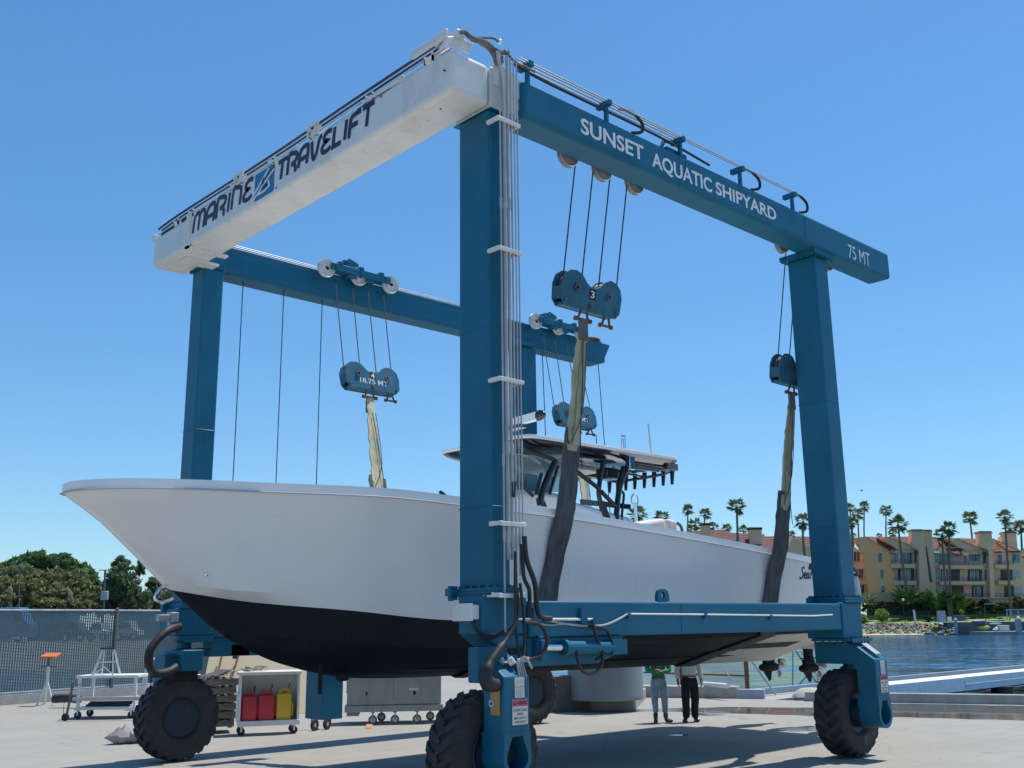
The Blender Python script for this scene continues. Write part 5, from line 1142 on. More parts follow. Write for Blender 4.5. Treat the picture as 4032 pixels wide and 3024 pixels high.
def ladder(p, rzz, H, sp, name, lbl, topm):
    t = thing('step_ladder', lbl, 'ladder', p, rzz); W[t.name] = Matrix.Translation(p) @ Matrix.Rotation(rzz, 4, 'Z')
    for s_ in (-1, 1):
        m = MB(); m.bar((s_*.28, -sp, 0), (s_*.14, -.06, H), .03, .07); m.build('side_rail', ALU, t, True)
        m = MB(); m.bar((s_*.26, sp, 0), (s_*.14, .06, H), .025, .05); m.build('rear_leg', ALU, t, True)
    n = max(2, int(H/.28)); m = MB()
    for k in range(1, n): f = k/n; m.box(-.28+.14*f, .28-.14*f, -sp+(sp-.06)*f-.04, -sp+(sp-.06)*f+.04, H*f-.015, H*f+.015)
    m.bar((-.24, -sp*.9, .04), (0, -sp*.72, .22), .02, .03); m.bar((.24, -sp*.9, .04), (0, -sp*.72, .22), .02, .03)
    m.build('steps', ALU, t, True)
    m = MB()
    for k in range(1, n, 2): f = k/n; m.bar((-.26+.12*f, sp*(1-f*.85), H*f), (.26-.12*f, sp*(1-f*.85), H*f), .02, .03)
    m.build('rear_braces', ALU, t, True)
    m = MB(); m.box(-.20, .20, -.12, .12, H, H+.06); m.build('top_cap', topm, t, True, bevel=.01); return t
lp = TM @ V((.62, .42, 1.151)); ladder(lp, atan2(RH.y, RH.x), .68, .30, 'step_ladder', 'short aluminium stepladder with black top standing on the white table', BLACKG)
lp = at(590, 2760, 32.5); ladder((lp.x, lp.y, 0), atan2(RH.y, RH.x)+.5, 1.45, .5, 'step_ladder', 'taller pale stepladder on the ground behind the white table', WHT)
# wheeled jack with a long beam in front of the table
j0 = V((10.72, 29.28, 0)); j = thing('wheeled_lift_arm', 'grey steel beam on an upright jack with one caster, before the table', 'jack', j0)
m = MB(); caster(m, (10.72, 29.28, 0), .10, .06, (.6, .8, 0)); m.build('caster', CAST, j)
m = MB(); m.bar((10.74, 29.26, .1), (10.82, 29.2, .98), .05, .05); m.bar((10.80, 29.2, .95), (11.0, 29.1, .92), .02, .02); m.build('upright', mat('rusty_grey_steel', (.16, .14, .13), .6, metal=.3, var=.3), j)
m = MB(); m.bar((10.83, 29.15, .56), (12.75, 27.36, .56), .08, .10); m.build('beam', GREYM, j, bevel=.005)
m = MB(); m.bar((12.22, 27.80, .57), (12.32, 27.71, .57), .09, .10); m.build('orange_sticker', ORG, j)
m = MB(); m.tube([(10.67, 29.3, .6), (10.66, 29.3, .4), (10.67, 29.3, .15)], .008, 5); m.build('chain', STEEL, j)
# jack stand by the fence
js = thing('jack_stand', 'white tripod boat stand with an orange top by the fence', 'boat stand', (12.42, 35.7, 0))
m = MB()
A_ = V((12.37, 35.64, .74)); 
for q in (at(345*.42194, 2100+1580*.42194, 34.5), at(500*.42194, 2100+1570*.42194, 34.5), at(420*.42194, 2100+1560*.42194, 35.2)):
    m = MB(); m.cyl((q.x, q.y, .02), A_, .035, .04, 8); m.box(q.x-.06, q.x+.06, q.y-.06, q.y+.06, .002, .02); m.build('leg', WHT, js)
m = MB(); m.cyl(A_-V((0, 0, .1)), A_+V((0, 0, .48)), .05, n=10); m.build('tube', WHT, js)
m = MB(); m.cyl(A_+V((0, 0, .48)), A_+V((.0, 0, .78)), .03, n=10); m.bar(A_+V((-.22, .1, .47)), A_+V((.22, -.1, .47)), .03, .03); m.build('screw', RUST, js)
m = MB(); m.obox(A_+V((.04, 0, .83)), RH, FH+V((0, 0, .25)), (0, 0, 1), .26, .22, .03); m.build('top_pad', ORG, js, bevel=.01)
# fabric bundle and pipe by the front wheel
m = MB(); rnd = random.Random(12); c_ = V((9.62, 22.5, 0)); rings = []
for i in range(9):
    t = i/8; rr = (.20-.08*abs(t-.4))*(1 if 0 < i < 8 else .3)
    rings.append([c_+V((.75*(t-.5), -.3*(t-.5), max(.01, .15+rr*.9*sin(a)*rnd.uniform(.3, 1.5))))+V((.12*cos(a)*rnd.uniform(.4, 1.2), rr*cos(a)*rnd.uniform(.6, 1.2), 0)) for a in [2*pi*k/14 for k in range(14)]])
m.loft(rings); o = m.build('tarp_bundle', mat('grey_tarp', (.27, .255, .25), .8, var=.35, scale=4, bump=.5, bscale=9), smooth=25); tag(o, 'crumpled grey tarp bundle on the ground behind the front far wheel', 'tarp')
m = MB(); m.lathe([(.17, 0), (.2, 0), (.2, .5), (.17, .5), (.17, 0)], (9.65, 20.6, .2), (.75, .65, 0), 18); o = m.build('pipe_section', mat('green_pipe', (.10, .17, .16), .5, var=.2)); tag(o, 'short grey green pipe lying behind the front far wheel', 'pipe')
# long dark bundle along the fence foot
m = MB(); m.tube([at(500*.42194, 2100+1545*.42194, 33.5)+V((0, 0, .0)), at(640*.42194, 2100+1540*.42194, 33.4), at(740*.42194, 2100+1550*.42194, 33.2)], .13, 8, 3); o = m.build('black_bundle', mat('black_plastic_film', (.03, .03, .032), .45, var=.4, bump=.5, bscale=8)); tag(o, 'rolled black plastic lying by the jack stand', 'bundle')
# hand truck
ht_ = thing('hand_truck', 'upright hand truck with two rubber wheels beside the hanging blue tank', 'hand truck', (13.85, 21.7, 0))
for q in ((1238, 2878), (1287, 2873)):
    g = P(q[0], q[1], 2, 0); m = MB(); m.lathe([(.05, -.03), (.12, -.035), (.135, -.02), (.135, .02), (.12, .035), (.05, .03), (.05, -.03)], (g.x, g.y, .135), (.35, -.93, 0), 20); w_ = m.build('wheel', CAST, ht_); m = MB(); m.lathe([(.001, -.02), (.055, -.025), (.085, -.02), (.085, .02), (.055, .025), (.001, .02)], (g.x, g.y, .135), (.35, -.93, 0), 14); m.build('hub', ALU, w_)
g = P(1226, 2872, 2, 0); m = MB(); m.tube([(g.x, g.y, .1), (g.x+.03, g.y, 1.42)], .018, 8); m.tube([(g.x+.4, g.y-.2, .1), (g.x+.43, g.y-.2, 1.42)], .018, 8)
for z in (.25, .6, 1.0, 1.4): m.tube([(g.x+.02, g.y, z), (g.x+.42, g.y-.2, z)], .014, 6)
m.box(g.x-.02, g.x+.05, g.y-.3, g.y, .01, .03); m.build('frame', RUST, ht_)
m = MB(); g = P(1453, 2868, 2, 0); m.obox((g.x, g.y, .06), (.7, -.7, 0), (.5, .5, .4), (0, -.4, 1), .075, .06, .004); o = m.build('orange_tag', mat('bright_orange', (.75, .25, .06), .5)); tag(o, 'small bright orange tag lying on the concrete', 'tag')
# grey generator on a trolley
GEN = mat('grey_enamel', (.30, .31, .29), .45, var=.1, dirt=.4, dirtcol=(.13, .13, .12), bump=.03)
gd = V((.80, -.60, 0)).normalized(); ga = atan2(gd.y, gd.x); gp = V((15.02, 22.28, 0)); GM = Matrix.Translation(gp) @ Matrix.Rotation(ga, 4, 'Z')
gen = thing('generator', 'grey enclosed generator with a grille end on a low trolley', 'generator', gp, ga); W[gen.name] = GM
m = MB(); m.box(0, 2.35, 0, .95, .46, 1.42); gb = m.build('enclosure', GEN, gen, True, bevel=.02)
for x0, x1 in ((.42, 1.15), (1.17, 1.85)):
    m = MB(); m.box(x0, x1, -.012, -.001, .60, 1.34); d_ = m.build('door', GEN, gb, True, bevel=.003); m = MB(); m.box(x0+.05 if x0 < 1 else x1-.2, x0+.09 if x0 < 1 else x1-.14, -.03, -.012, .70, .78); m.build('latch', DARK, d_, True)
m = MB(); m.box(-.012, -.001, .12, .83, .75, 1.36); gr_ = m.build('grille', DARK, gb, True)
m = MB()
for k in range(11): m.box(-.02, -.012, .12, .83, .75+.06*k, .765+.06*k)
for k in range(12): m.box(-.02, -.012, .12+.063*k, .132+.063*k, .75, 1.36)
m.build('grille_bars', GEN, gb, True)
m = MB(); m.box(1.55, 1.78, -.0135, -.0125, .80, .86); m.build('label_plate', PAPER, gb, True)
m = MB(); m.box(-.05, 2.4, -.03, .98, .30, .455); m.box(.0, .3, .1, .85, .2, .30); m.build('trolley_frame', GEN, gen, True, bevel=.006)
for x, y in ((.65, .05), (1.2, .05), (.85, .85), (1.75, .05), (2.1, .8)):
    m = MB(); caster(m, (x, y, 0), .11, .05); w_ = m.build('wheel', mat('grey_wheel', (.2, .2, .2), .6, var=.2), gen, True); m = MB(); m.lathe([(.001, -.028), (.06, -.028), (.06, .028), (.001, .028)], (x, y, .11), (0, 1, 0), 12); m.build('hub', ALU, w_, True); f = MB(); fork(f, (x, y, 0), .11, .30); f.build('wheel_fork', GEN, w_, True)
# tan crate wall behind the cart, shaped as sheets leaned back to catch the sun
TAN = mat('tan_plywood', (.72, .58, .38), .8, var=.05, scale=.8, bump=.03)
tp = at(806, 2600, 30.6); tn = thing('sun_tilted_plywood', 'big tan plywood sheets tilted back to catch the sun, behind the white box cart', 'plywood', (tp.x, tp.y, 0)); Ln = (FH*.55+V((0, 0, 1))).normalized(); Nn = (V((0, 0, .55))-FH).normalized()
for k in range(3):
    o_ = V((tp.x, tp.y, .004))-FH*.42-Nn*.03*k+RH*.05*k; m = MB(); m.obox(o_+RH*1.75+Ln*1.24, RH, Ln, Nn, 1.75-.03*k, 1.24, .012); m.build('sheet', TAN, tn)
for k in (.5, 3.0):
    o_ = V((tp.x, tp.y, 0))+RH*k; m = MB(); m.bar(o_+FH*1.35, o_+FH*.78+V((0, 0, 2.0)), .09, .09); m.bar(o_+FH*1.35, o_+FH*.0+V((0, 0, .35)), .06, .06); m.build('prop', WOODB, tn)
for i, (xa, xb) in enumerate(((.35, .42), (.70, .92))):
    m = MB(); m.bar(V(tn.location)+RH*xa-FH*.55, V(tn.location)+RH*xb+FH*.36+V((0, 0, 1.75)), .045, .045); o = m.build('wooden_pole', mat('brown_pole', (.25, .12, .06), .7)); tag(o, ['reddish brown pole leaning upright on the tan crate', 'dark brown pole leaning at a slant on the tan crate'][i], 'pole')
# low white stacked slabs right of the blue tank, dark block and bin further back
bb = at(1160, 2640, 30); m = MB(); q = at(1225, 2700, 33); m.box(q.x-.3, q.x+.6, q.y-.3, q.y+.3, 0, .85); m.box(q.x-.25, q.x+.5, q.y-.25, q.y+.25, .85, .98); o = m.build('grey_bin', mat('slate_bin', (.10, .12, .14), .6, var=.2)); tag(o, 'dark grey bin standing behind the hand truck', 'bin')
q = at(1213, 2660, 32); m = MB(); m.cyl((q.x, q.y, 0), (q.x, q.y, 1.9), .04, n=8)
for z in (1.2, 1.35, 1.5): m.cyl((q.x-.12, q.y-.05, z), (q.x+.12, q.y+.05, z), .07, n=8)
o = m.build('valve_stand', mat('blue_valve', (.05, .12, .25), .5)); tag(o, 'blue pipe stand with stacked valves seen beside the cart', 'valve stand')
# bow-fender-like trapezoid container right of the rear far wheel
q = P(2235, 2800, 2, 0); m = MB(); m.loft([[q+V((a*1.0, b, z)) for a, b in ((-.55, -.1), (.42*w, -.1-.35), (.42*w+.25, .7), (-.3, .9))] for z, w in ((.0, 1.15), (.95, .8))]); o = m.build('waste_skip', mat('dark_skip', (.11, .105, .095), .7, var=.25, bump=.1)); tag(o, 'dark tapered skip beside the rear far wheel', 'skip')
# concrete platform and grey tank
C0 = V((22.64, 19.45, 0)); d1 = V((-.51, .86, 0)).normalized(); d2 = V((.81, .59, 0)).normalized()
m = MB(); m.loft([[C0+V((0, 0, z)), C0+d2*5.2+V((0, 0, z)), C0+d2*5.2+d1*3.4+V((0, 0, z)), C0+d1*3.4+V((0, 0, z))] for z in (.002, .31)]); o = m.build('concrete_platform', CONCW, bevel=.015); tag(o, 'low square concrete platform under the round grey tank', 'platform')
tc_ = at(2385, 2740, 30.0); m = MB(); tr = 1.06
m.lathe([(tr, 0), (tr+.01, .05), (tr, .1), (tr, 1.55), (tr-.06, 1.75), (tr*.6, 1.95), (.001, 2.0)], (tc_.x, tc_.y, .312), (0, 0, 1), 48); tk = m.build('storage_tank', mat('grey_poly_tank', (.20, .22, .235), .5, var=.06, scale=1.2, dirt=.2)); tag(tk, 'big round grey storage tank standing on the concrete platform', 'tank')
m = MB(); q = P(2330, 2742, 2, .31); m.cyl((q.x-.15, q.y-.4, .312), (q.x-.15, q.y-.4, 2.0), .035, n=8); o = m.build('standpipe', WHT); tag(o, 'thin pale upright pipe in front of the grey tank', 'pipe')
m = MB(); q = P(2290, 2735, 2, .32); rnd = random.Random(2)
for k in range(9): a = rnd.uniform(0, 6.3); m.obox(q+V((rnd.uniform(-.25, .25), rnd.uniform(-.25, .25), .05+.05*rnd.random())), (cos(a), sin(a), rnd.uniform(-.4, .4)), (-sin(a), cos(a), 0), (0, 0, 1), .14, .05, .02)
o = m.build('scrap_pile', WHT); tag(o, 'small pile of white offcuts at the edge of the platform', 'scrap')
# low wall, white tube, fence at the water
m = MB(); a, b = V((27.17, 22.02, 0)), V((28.23, 19.94, 0)); d = (b-a).normalized(); nn = V((d.y, -d.x, 0))*-1; nn = V((-d.y, d.x, 0)); nn = nn if nn.x > 0 else -nn
m.loft([[p+V((0, 0, .002)), p+nn*.7+V((0, 0, .002)), p+nn*.7+V((0, 0, .36)), p+V((0, 0, .36))] for p in (a-d*1.2, b)]); o = m.build('low_wall', CONCW, bevel=.015); tag(o, 'low thick concrete wall block behind the two people', 'wall')
m = MB(); m.loft([[p+V((0, 0, .002)), p+nn*.35+V((0, 0, .002)), p+nn*.35+V((0, 0, .28)), p+V((0, 0, .28))] for p in (b+d*.05, b+d*.85)]); o = m.build('low_wall_end', PIERB, bevel=.01); tag(o, 'short blue grey wall end beside the fence post', 'wall')
m = MB(); q0 = P(2773, 2694, 2, .42); q1 = P(2865, 2702, 2, .42); m.cyl((q0.x, q0.y, .43), (q1.x, q1.y, .43), .075, n=14); o = m.build('white_tube', WHT); tag(o, 'white ribbed tube lying on the low wall', 'tube')
m = MB(); q0 = P(2862, 2683, 2, .5); m.bar((q0.x-.1, q0.y+.1, .95), (q0.x+.12, q0.y-.3, .37), .06, .03); o = m.build('metal_angle', GREYM); tag(o, 'grey metal angle propped up at the end of the tube', 'angle iron')
fr = thing('wire_fence', 'chain link fence with a rusty rail at the water behind the people', 'fence', (29.7, 20.5, 0)); fa, fb = V((31.0, 26.3, 0)), V((29.72, 20.55, 0)); fd = (fb-fa); FL_ = fd.length; fd.normalize()
m = MB(); pitch = .095; n = int(FL_/pitch); Hf = 1.9; w = .0045
for k in range(-int(Hf/pitch), n):
    for s_ in (1, -1):
        x0 = k*pitch if s_ > 0 else k*pitch+Hf; a0, a1 = x0, x0+s_*Hf; z0, z1 = .05, Hf
        if s_ > 0:
            if a0 < 0: z0 += -a0; a0 = 0
            if a1 > FL_: z1 -= a1-FL_; a1 = FL_
        else:
            if a0 > FL_: z0 += a0-FL_; a0 = FL_
            if a1 < 0: z1 -= -a1; a1 = 0
        if z1-z0 < .05: continue
        m.bar(fa+fd*a0+V((0, 0, z0)), fa+fd*a1+V((0, 0, z1)), w*2, w*2)
m.build('mesh', mat('galvanised_wire', (.26, .27, .28), .5, metal=.6), fr, smooth=0)
m = MB(); m.cyl(fb, fb+V((0, 0, 2.05)), .075, n=12); m.build('post', RUST, fr)
m = MB(); m.cyl(fb-fd*3.4, fb-fd*3.4+V((0, 0, 2.05)), .06, n=10); m.build('post', RUST, fr)
m = MB(); m.cyl(fb+V((.1, -.12, 1.15)), fb+V((.42, -.8, .02)), .035, n=8); m.build('brace', GREYM, fr)
m = MB(); m.tube([fb-fd*5.6+V((0, 0, .55)), fb-fd*.0+V((0, 0, .62)), fb+fd*.12+V((0, 0, .62))], .028, 8); m.build('rail', mat('red_rust', (.24, .07, .05), .8, var=.3), fr)
# dock steps over the water
ds = thing('dock_stair', 'steep metal access stair with handrails over the water', 'stair', (36.7, 23.1, -.5))
zp = lambda x, y, D: at(2450+x*.36166, 2550+y*.36166, D)
m = MB(); m.tube([zp(1858, 30, 42), zp(1855, 425, 42)], .03, 6); m.tube([zp(1890, 30, 42), zp(1950, 130, 42), zp(2130, 400, 42)], .035, 6); m.tube([zp(1940, 30, 42.6), zp(2000, 130, 42.6), zp(2180, 380, 42.6)], .035, 6); m.tube([zp(1910, 420, 42), zp(2040, 270, 42)], .03, 6); m.tube([zp(1855, 45, 42), zp(1960, 45, 42)], .03, 6); m.tube([zp(2120, 130, 42), zp(2130, 380, 42)], .025, 6)
m.build('handrail', GREYM, ds)
m = MB()
for t in (.1, .3, .5, .7, .9): a = zp(1900+230*t, 60+340*t, 42); b = zp(1960+230*t, 60+330*t, 42.6); m.bar(a, b, .12, .02)
m.build('treads', GREYM, ds)
# gravel-like grit patch of light rubble near the ramp
m = MB(); q = P(3190, 2740, 2, 0); m.sphere(V((q.x, q.y, -.1)), .7, 12, (1.0, .8, .55)); o = m.build('sand_heap', mat('grey_sand', (.40, .38, .34), .95, var=.1, bump=.3)); tag(o, 'small heap of pale sand beside the rear wheel', 'sand heap')
# ------------------------------------------------------------------ the two people under the hull
SKIN = mat('brown_skin', (.20, .10, .065), .55, var=.08, scale=8)
def skin_mesh(name, verts, edges, m, parent, sub=2, root=0):
    me = bpy.data.meshes.new(name); me.from_pydata([v[0] for v in verts], edges, []); o = bpy.data.objects.new(name, me); COL.objects.link(o)
    bm_ = None; md = o.modifiers.new('skin', 'SKIN'); sk = me.skin_vertices[0].data if me.skin_vertices else None
    if sk is None:
        bm_ = bmesh.new(); bm_.from_mesh(me); bm_.verts.layers.skin.verify(); bm_.to_mesh(me); bm_.free(); sk = me.skin_vertices[0].data
    for i, v in enumerate(verts):
        r = v[1]; sk[i].radius = r if isinstance(r, tuple) else (r, r); sk[i].use_root = (i == root)
    md.use_smooth_shade = True; s_ = o.modifiers.new('subdivision', 'SUBSURF'); s_.levels = sub; s_.render_levels = sub
    dg = bpy.context.evaluated_depsgraph_get(); bpy.context.view_layer.update(); dg = bpy.context.evaluated_depsgraph_get()
    nm = bpy.data.meshes.new_from_object(o.evaluated_get(dg)); bpy.data.objects.remove(o)
    nm.materials.clear(); nm.materials.append(m); nm.polygons.foreach_set('use_smooth', [True]*len(nm.polygons))
    return link(name, nm, parent, True)
def hand(vs, es, wi, wr, fd, pd, side):
    """five separate finger chains rooted in the palm; fd: finger direction, pd: palm normal"""
    fd = V(fd).normalized(); pd = V(pd).normalized(); sd = fd.cross(pd).normalized()*side
    vs.append((V(wr)+fd*.045, (.036, .018))); pi_ = len(vs)-1; es.append((wi, pi_))
    for k, L in enumerate((.075, .085, .08, .062)):
        b = V(wr)+fd*.085+sd*(-.030+.020*k); a = len(vs); vs.append((b, .0115)); es.append((pi_, a))
        vs.append((b+fd*L*.55+pd*.012, .0095)); es.append((a, a+1)); vs.append((b+fd*L*.9+pd*.035, .008)); es.append((a+1, a+2))
    a = len(vs); vs.append((V(wr)+fd*.04-sd*.042+pd*.008, .013)); es.append((pi_, a)); vs.append((V(wr)+fd*.085-sd*.058+pd*.02, .010)); es.append((a, a+1))
def person(px, py, py2, face, label, arms, feet, H, cloth):
    g = P(px, py, 2, 0); p = thing('person', label, 'person', (g.x, g.y, 0), face); W[p.name] = Matrix.Translation((g.x, g.y, 0)) @ Matrix.Rotation(face, 4, 'Z')
    k = H/1.75; S = lambda x, y, z: V((x*k, y*k, z*k))            # local: +x right hand side of the viewer when facing -y
    vs = []; es = []
    def add(pt, r, to=None):
        vs.append((pt, tuple(q*k for q in r) if isinstance(r, tuple) else r*k)); 
        if to is not None: es.append((to, len(vs)-1))
        return len(vs)-1
    pel = add(S(0, 0, .93), (.145, .105)); wa = add(S(0, 0, 1.06), (.14, .10), pel); ch = add(S(0, -.01, 1.27), (.165, .115), wa); sh = add(S(0, .01, 1.43), (.11, .085), ch); nk = add(S(0, .0, 1.51), .055, sh)
    h0 = add(S(0, -.02, 1.58), (.075, .085), nk); h1 = add(S(0, -.015, 1.67), (.080, .098), h0); add(S(0, 0, 1.735), (.055, .07), h1)
    legs = []
    for s_, (fx, fy, ang) in zip((-1, 1), feet):
        hp = add(S(s_*.09, 0, .86), .098, pel); kn = add(S((s_*.09+fx)/2+.0, -.03+fy*.4, .50), .062, hp); cf = add(S(fx*.9+s_*.01, fy*.8+.015, .33), .056, kn); an = add(S(fx, fy+.02, .10), .040, cf)
        hl = add(S(fx-.0*sin(ang), fy+.03, .045), .040, an); add(S(fx+.17*sin(ang), fy-.17*cos(ang), .035), (.042, .028), hl); legs.append((s_, fx, fy, ang))
    hands = []
    for s_, (el, wr, fd, pd) in zip((-1, 1), arms):
        s0 = add(S(s_*.185, 0, 1.41), .062, sh); e = add(S(*el), .042, s0); w_ = add(S(*wr), .030, e); vv = [(a, b) for a, b in vs]
        hand(vs, es, w_, S(*wr), fd, pd, s_)
    body = skin_mesh('body', vs, es, SKIN, p)
    for s_ in (-1, 1):                                             # face
        pass
    m = MB()
    for s_ in (-1, 1): m.sphere(S(s_*.032, -.103, 1.635), .011*k, 8)
    m.build('eyes', mat('eye_white', (.5, .48, .46), .3), p, True)
    m = MB(); m.loft([[S(.006*cos(a), -.098+.0*sin(a), 1.645)+V((0, .006*k*sin(a), 0)) for a in [2*pi*q/8 for q in range(8)]], [S(.016*cos(a), -.122+.012*sin(a), 1.598) for a in [2*pi*q/8 for q in range(8)]], [S(.012*cos(a), -.10+.01*sin(a), 1.588) for a in [2*pi*q/8 for q in range(8)]]]); m.sphere(S(-.082, .0, 1.625), .03*k, 8, (.4, .7, 1)); m.sphere(S(.082, .0, 1.625), .03*k, 8, (.4, .7, 1)); m.build('nose_and_ears', SKIN, p, True)
    m = MB(); m.sphere(S(0, -.096, 1.562), .024*k, 8, (1, .4, .35)); m.build('mouth', mat('lip', (.16, .06, .05), .5), p, True)
    m = MB(); m.sphere(S(0, .012, 1.685), .098*k, 16, (.92, 1.05, .88)); m.build('hair', mat('black_hair', (.012, .01, .01), .6, var=.3), p, True)
    # trousers
    vs = []; es = []
    pel = add(S(0, 0, .96), (.165, .125)); add(S(0, 0, 1.04), (.16, .12), pel)
    for s_, fx, fy, ang in legs:
        hp = add(S(s_*.095, 0, .84), (.118, .118), pel); kn = add(S((s_*.095+fx)/2+.01*s_, -.03+fy*.4, .50), cloth['knee'], hp); cf = add(S(fx*.92, fy*.8+.01, .27), cloth['cuff'], kn); add(S(fx, fy+.01, cloth.get('len', .09)), cloth['cuff'], cf)
    skin_mesh('trousers', vs, es, cloth['tm'], p)
    m = MB(); m.loft([[S(.168*cos(a), .128*sin(a), z) for a in [2*pi*q/20 for q in range(20)]] for z in (.985, 1.02)]); m.build('belt', BLACKG, p, True)
    # shirt
    vs = []; es = []
    wa = add(S(0, 0, cloth['hem']), (.165, .13)); w2 = add(S(0, 0, 1.08), (.17, .13), wa); ch = add(S(0, -.01, 1.27), (.185, .135), w2); sh = add(S(0, .005, 1.42), (.13, .10), ch); add(S(0, .0, 1.475), .07, sh)
    for s_, (el, wr, fd, pd) in zip((-1, 1), arms):
        s0 = add(S(s_*.19, 0, 1.40), .082, sh); e = add(S(*el), .062 if cloth['long'] else .070, s0)
        if cloth['long']: add(S(*el)*.12+S(*wr)*.88, .046, e)
    skin_mesh('shirt', vs, es, cloth['sm'], p, root=0)
    for s_, fx, fy, ang in legs:
        vs = []; es = []
        hl = add(S(fx, fy+.045, .05), (.048, .048)); b = add(S(fx+.07*sin(ang), fy-.05*cos(ang)-.0, .05), (.055, .045), hl); add(S(fx+.19*sin(ang), fy-.18*cos(ang), .042), (.052, .036), b)
        an = add(S(fx, fy+.02, .14), cloth['boot'], hl); 
        if cloth['hi']: add(S(fx, fy+.01, .24), cloth['boot'], an)
        skin_mesh('boot' if cloth['hi'] else 'shoe', vs, es, cloth['bm'], p)
    return p
DEN = mat('washed_denim', (.21, .27, .36), .85, var=.4, scale=5, bump=.4, bscale=18)
# facing away from or towards the camera: local -y looks at the camera side
face = YAW-pi/2
person(2600, 2845, 0, face-.12, 'person in green shirt and washed jeans with arms folded, under the hull', [((-.27, -.05, 1.16), (-.06, -.20, 1.17), (1, -.1, .05), (0, .6, -1)), ((.27, -.05, 1.16), (.06, -.22, 1.13), (-1, -.1, .08), (0, .6, -1))],
       [(-.10, .0, -.0), (.13, -.02, .9)], 1.86, dict(tm=DEN, sm=mat('green_shirt', (.015, .23, .11), .8, var=.15, bump=.3, bscale=14), bm=mat('worn_leather_boot', (.06, .055, .055), .75, var=.3), knee=.085, cuff=.068, boot=.062, hi=True, hem=.99, long=True, len=.20))
person(2722, 2843, 0, face+.10, 'person in white top and black trousers with hands down, under the hull', [((-.27, .03, 1.14), (-.28, -.05, .90), (.0, -.25, -1), (1, 0, 0)), ((.26, .03, 1.14), (.27, -.03, .90), (.0, -.25, -1), (-1, 0, 0))],
       [(-.11, .0, -.55), (.11, .03, .12)], 1.9, dict(tm=mat('black_cloth', (.008, .008, .01), .9, var=.3, bump=.3, bscale=14), sm=mat('white_cotton', (.55, .54, .54), .85, var=.06, bump=.3, bscale=14), bm=BLACKG, knee=.10, cuff=.088, boot=.05, hi=False, hem=.86, long=True, len=.07))
# ------------------------------------------------------------------ foliage helpers
def leaf_mat(name, dark, light, scale=.8, trans=.15):
    m, n, l, b = nodes_mat(name); v = mapping(n, l)
    c = ramp(n, l, noise(n, l, v, scale, 6, .75), [(.3, dark), (.5, tuple((a+q)/2 for a, q in zip(dark, light))), (.72, light)])
    l.new(c, b.inputs['Base Color']); b.inputs['Roughness'].default_value = .6; b.inputs['Specular IOR Level'].default_value = .25
    t = n.new('ShaderNodeBsdfTranslucent'); l.new(c, t.inputs['Color']); mx = n.new('ShaderNodeMixShader'); mx.inputs[0].default_value = trans
    l.new(b.outputs[0], mx.inputs[1]); l.new(t.outputs[0], mx.inputs[2]); l.new(mx.outputs[0], n['Material Output'].inputs['Surface']); return m
def leaves(mb, rnd, c, r, n, size, sc=(1, 1, 1), shell=.55):
    c = V(c)
    for _ in range(n):
        d = V((rnd.gauss(0, 1), rnd.gauss(0, 1), rnd.gauss(0, 1))).normalized(); q = r*(shell+(1-shell)*rnd.random()**.6)
        p = c+V((d.x*q*sc[0], d.y*q*sc[1], d.z*q*sc[2])); a = (d*.6+V((rnd.gauss(0, 1), rnd.gauss(0, 1), rnd.gauss(0, 1)))*.6).normalized(); u, w = frame(a)
        s = size*rnd.uniform(.6, 1.4); k = rnd.uniform(.45, .8); t = rnd.uniform(0, 6.28); u, w = u*cos(t)+w*sin(t), w*cos(t)-u*sin(t)
        mb.add([p-u*s, p-w*s*k*.6+u*s*.1, p+u*s, p+w*s*k*.6-u*s*.1], [(0, 1, 2, 3)])
def clump_crown(rnd, blobs, n, size, sub=9, shell=.5):
    """crown made of big lobes, each broken into leaf clumps"""
    mb = MB()
    for (c, r, sc) in blobs:
        c = V(c)
        for _ in range(int(sub*r*r*.85)+24):
            d = V((rnd.gauss(0, 1), rnd.gauss(0, 1), rnd.gauss(0, .9))).normalized(); q = r*(.55+.5*rnd.random())
            cc = c+V((d.x*q*sc[0], d.y*q*sc[1], d.z*q*sc[2])); rr = r*rnd.uniform(.17, .33)
            leaves(mb, rnd, cc, rr, int(n*rnd.uniform(.6, 1.3)), size, (1, 1, .8), shell)
    return mb
TRUNK = mat('grey_brown_bark', (.12, .09, .065), .9, var=.3, scale=5, stretch=(1, 1, .3), bump=.4)
PTRUNK = mat('palm_bark', (.17, .135, .105), .9, var=.3, scale=6, stretch=(1, 1, 4), bump=.3)
def tree(px, base, D, blobs, lm, label, seed, n=30, size=.27, grp='trees across the water on the left', sub=9):
    rnd = random.Random(seed); b = at(px, base, D); t = thing('leafy_tree', label, 'tree', (b.x, b.y, b.z), 0, grp)
    mb = MB(); top = max(c[1] for c in blobs)
    bl = []
    for (x, y, r, rz_) in blobs: q = at(x, y, D); q = q+FH*rnd.uniform(-1.5, 2.5); rr = r/FPX*D; bl.append((q, rr, (1, 1, rz_)))
    cr = clump_crown(rnd, bl, n, size, sub); cr.build('crown', lm, t, smooth=0, recalc=False)
    m = MB(); m.tube([b+V((0, 0, -.3)), b+V((.2, 0, 2)), bl[0][0]], [.5, .4, .22], 8, 4)
    for q, rr, _ in bl[:4]: m.tube([b+V((.2, 0, 2)), (b+V((0, 0, 2))).lerp(q, .55), q], [.25, .18, .08], 6, 3)
    m.build('trunk', TRUNK, t); return t
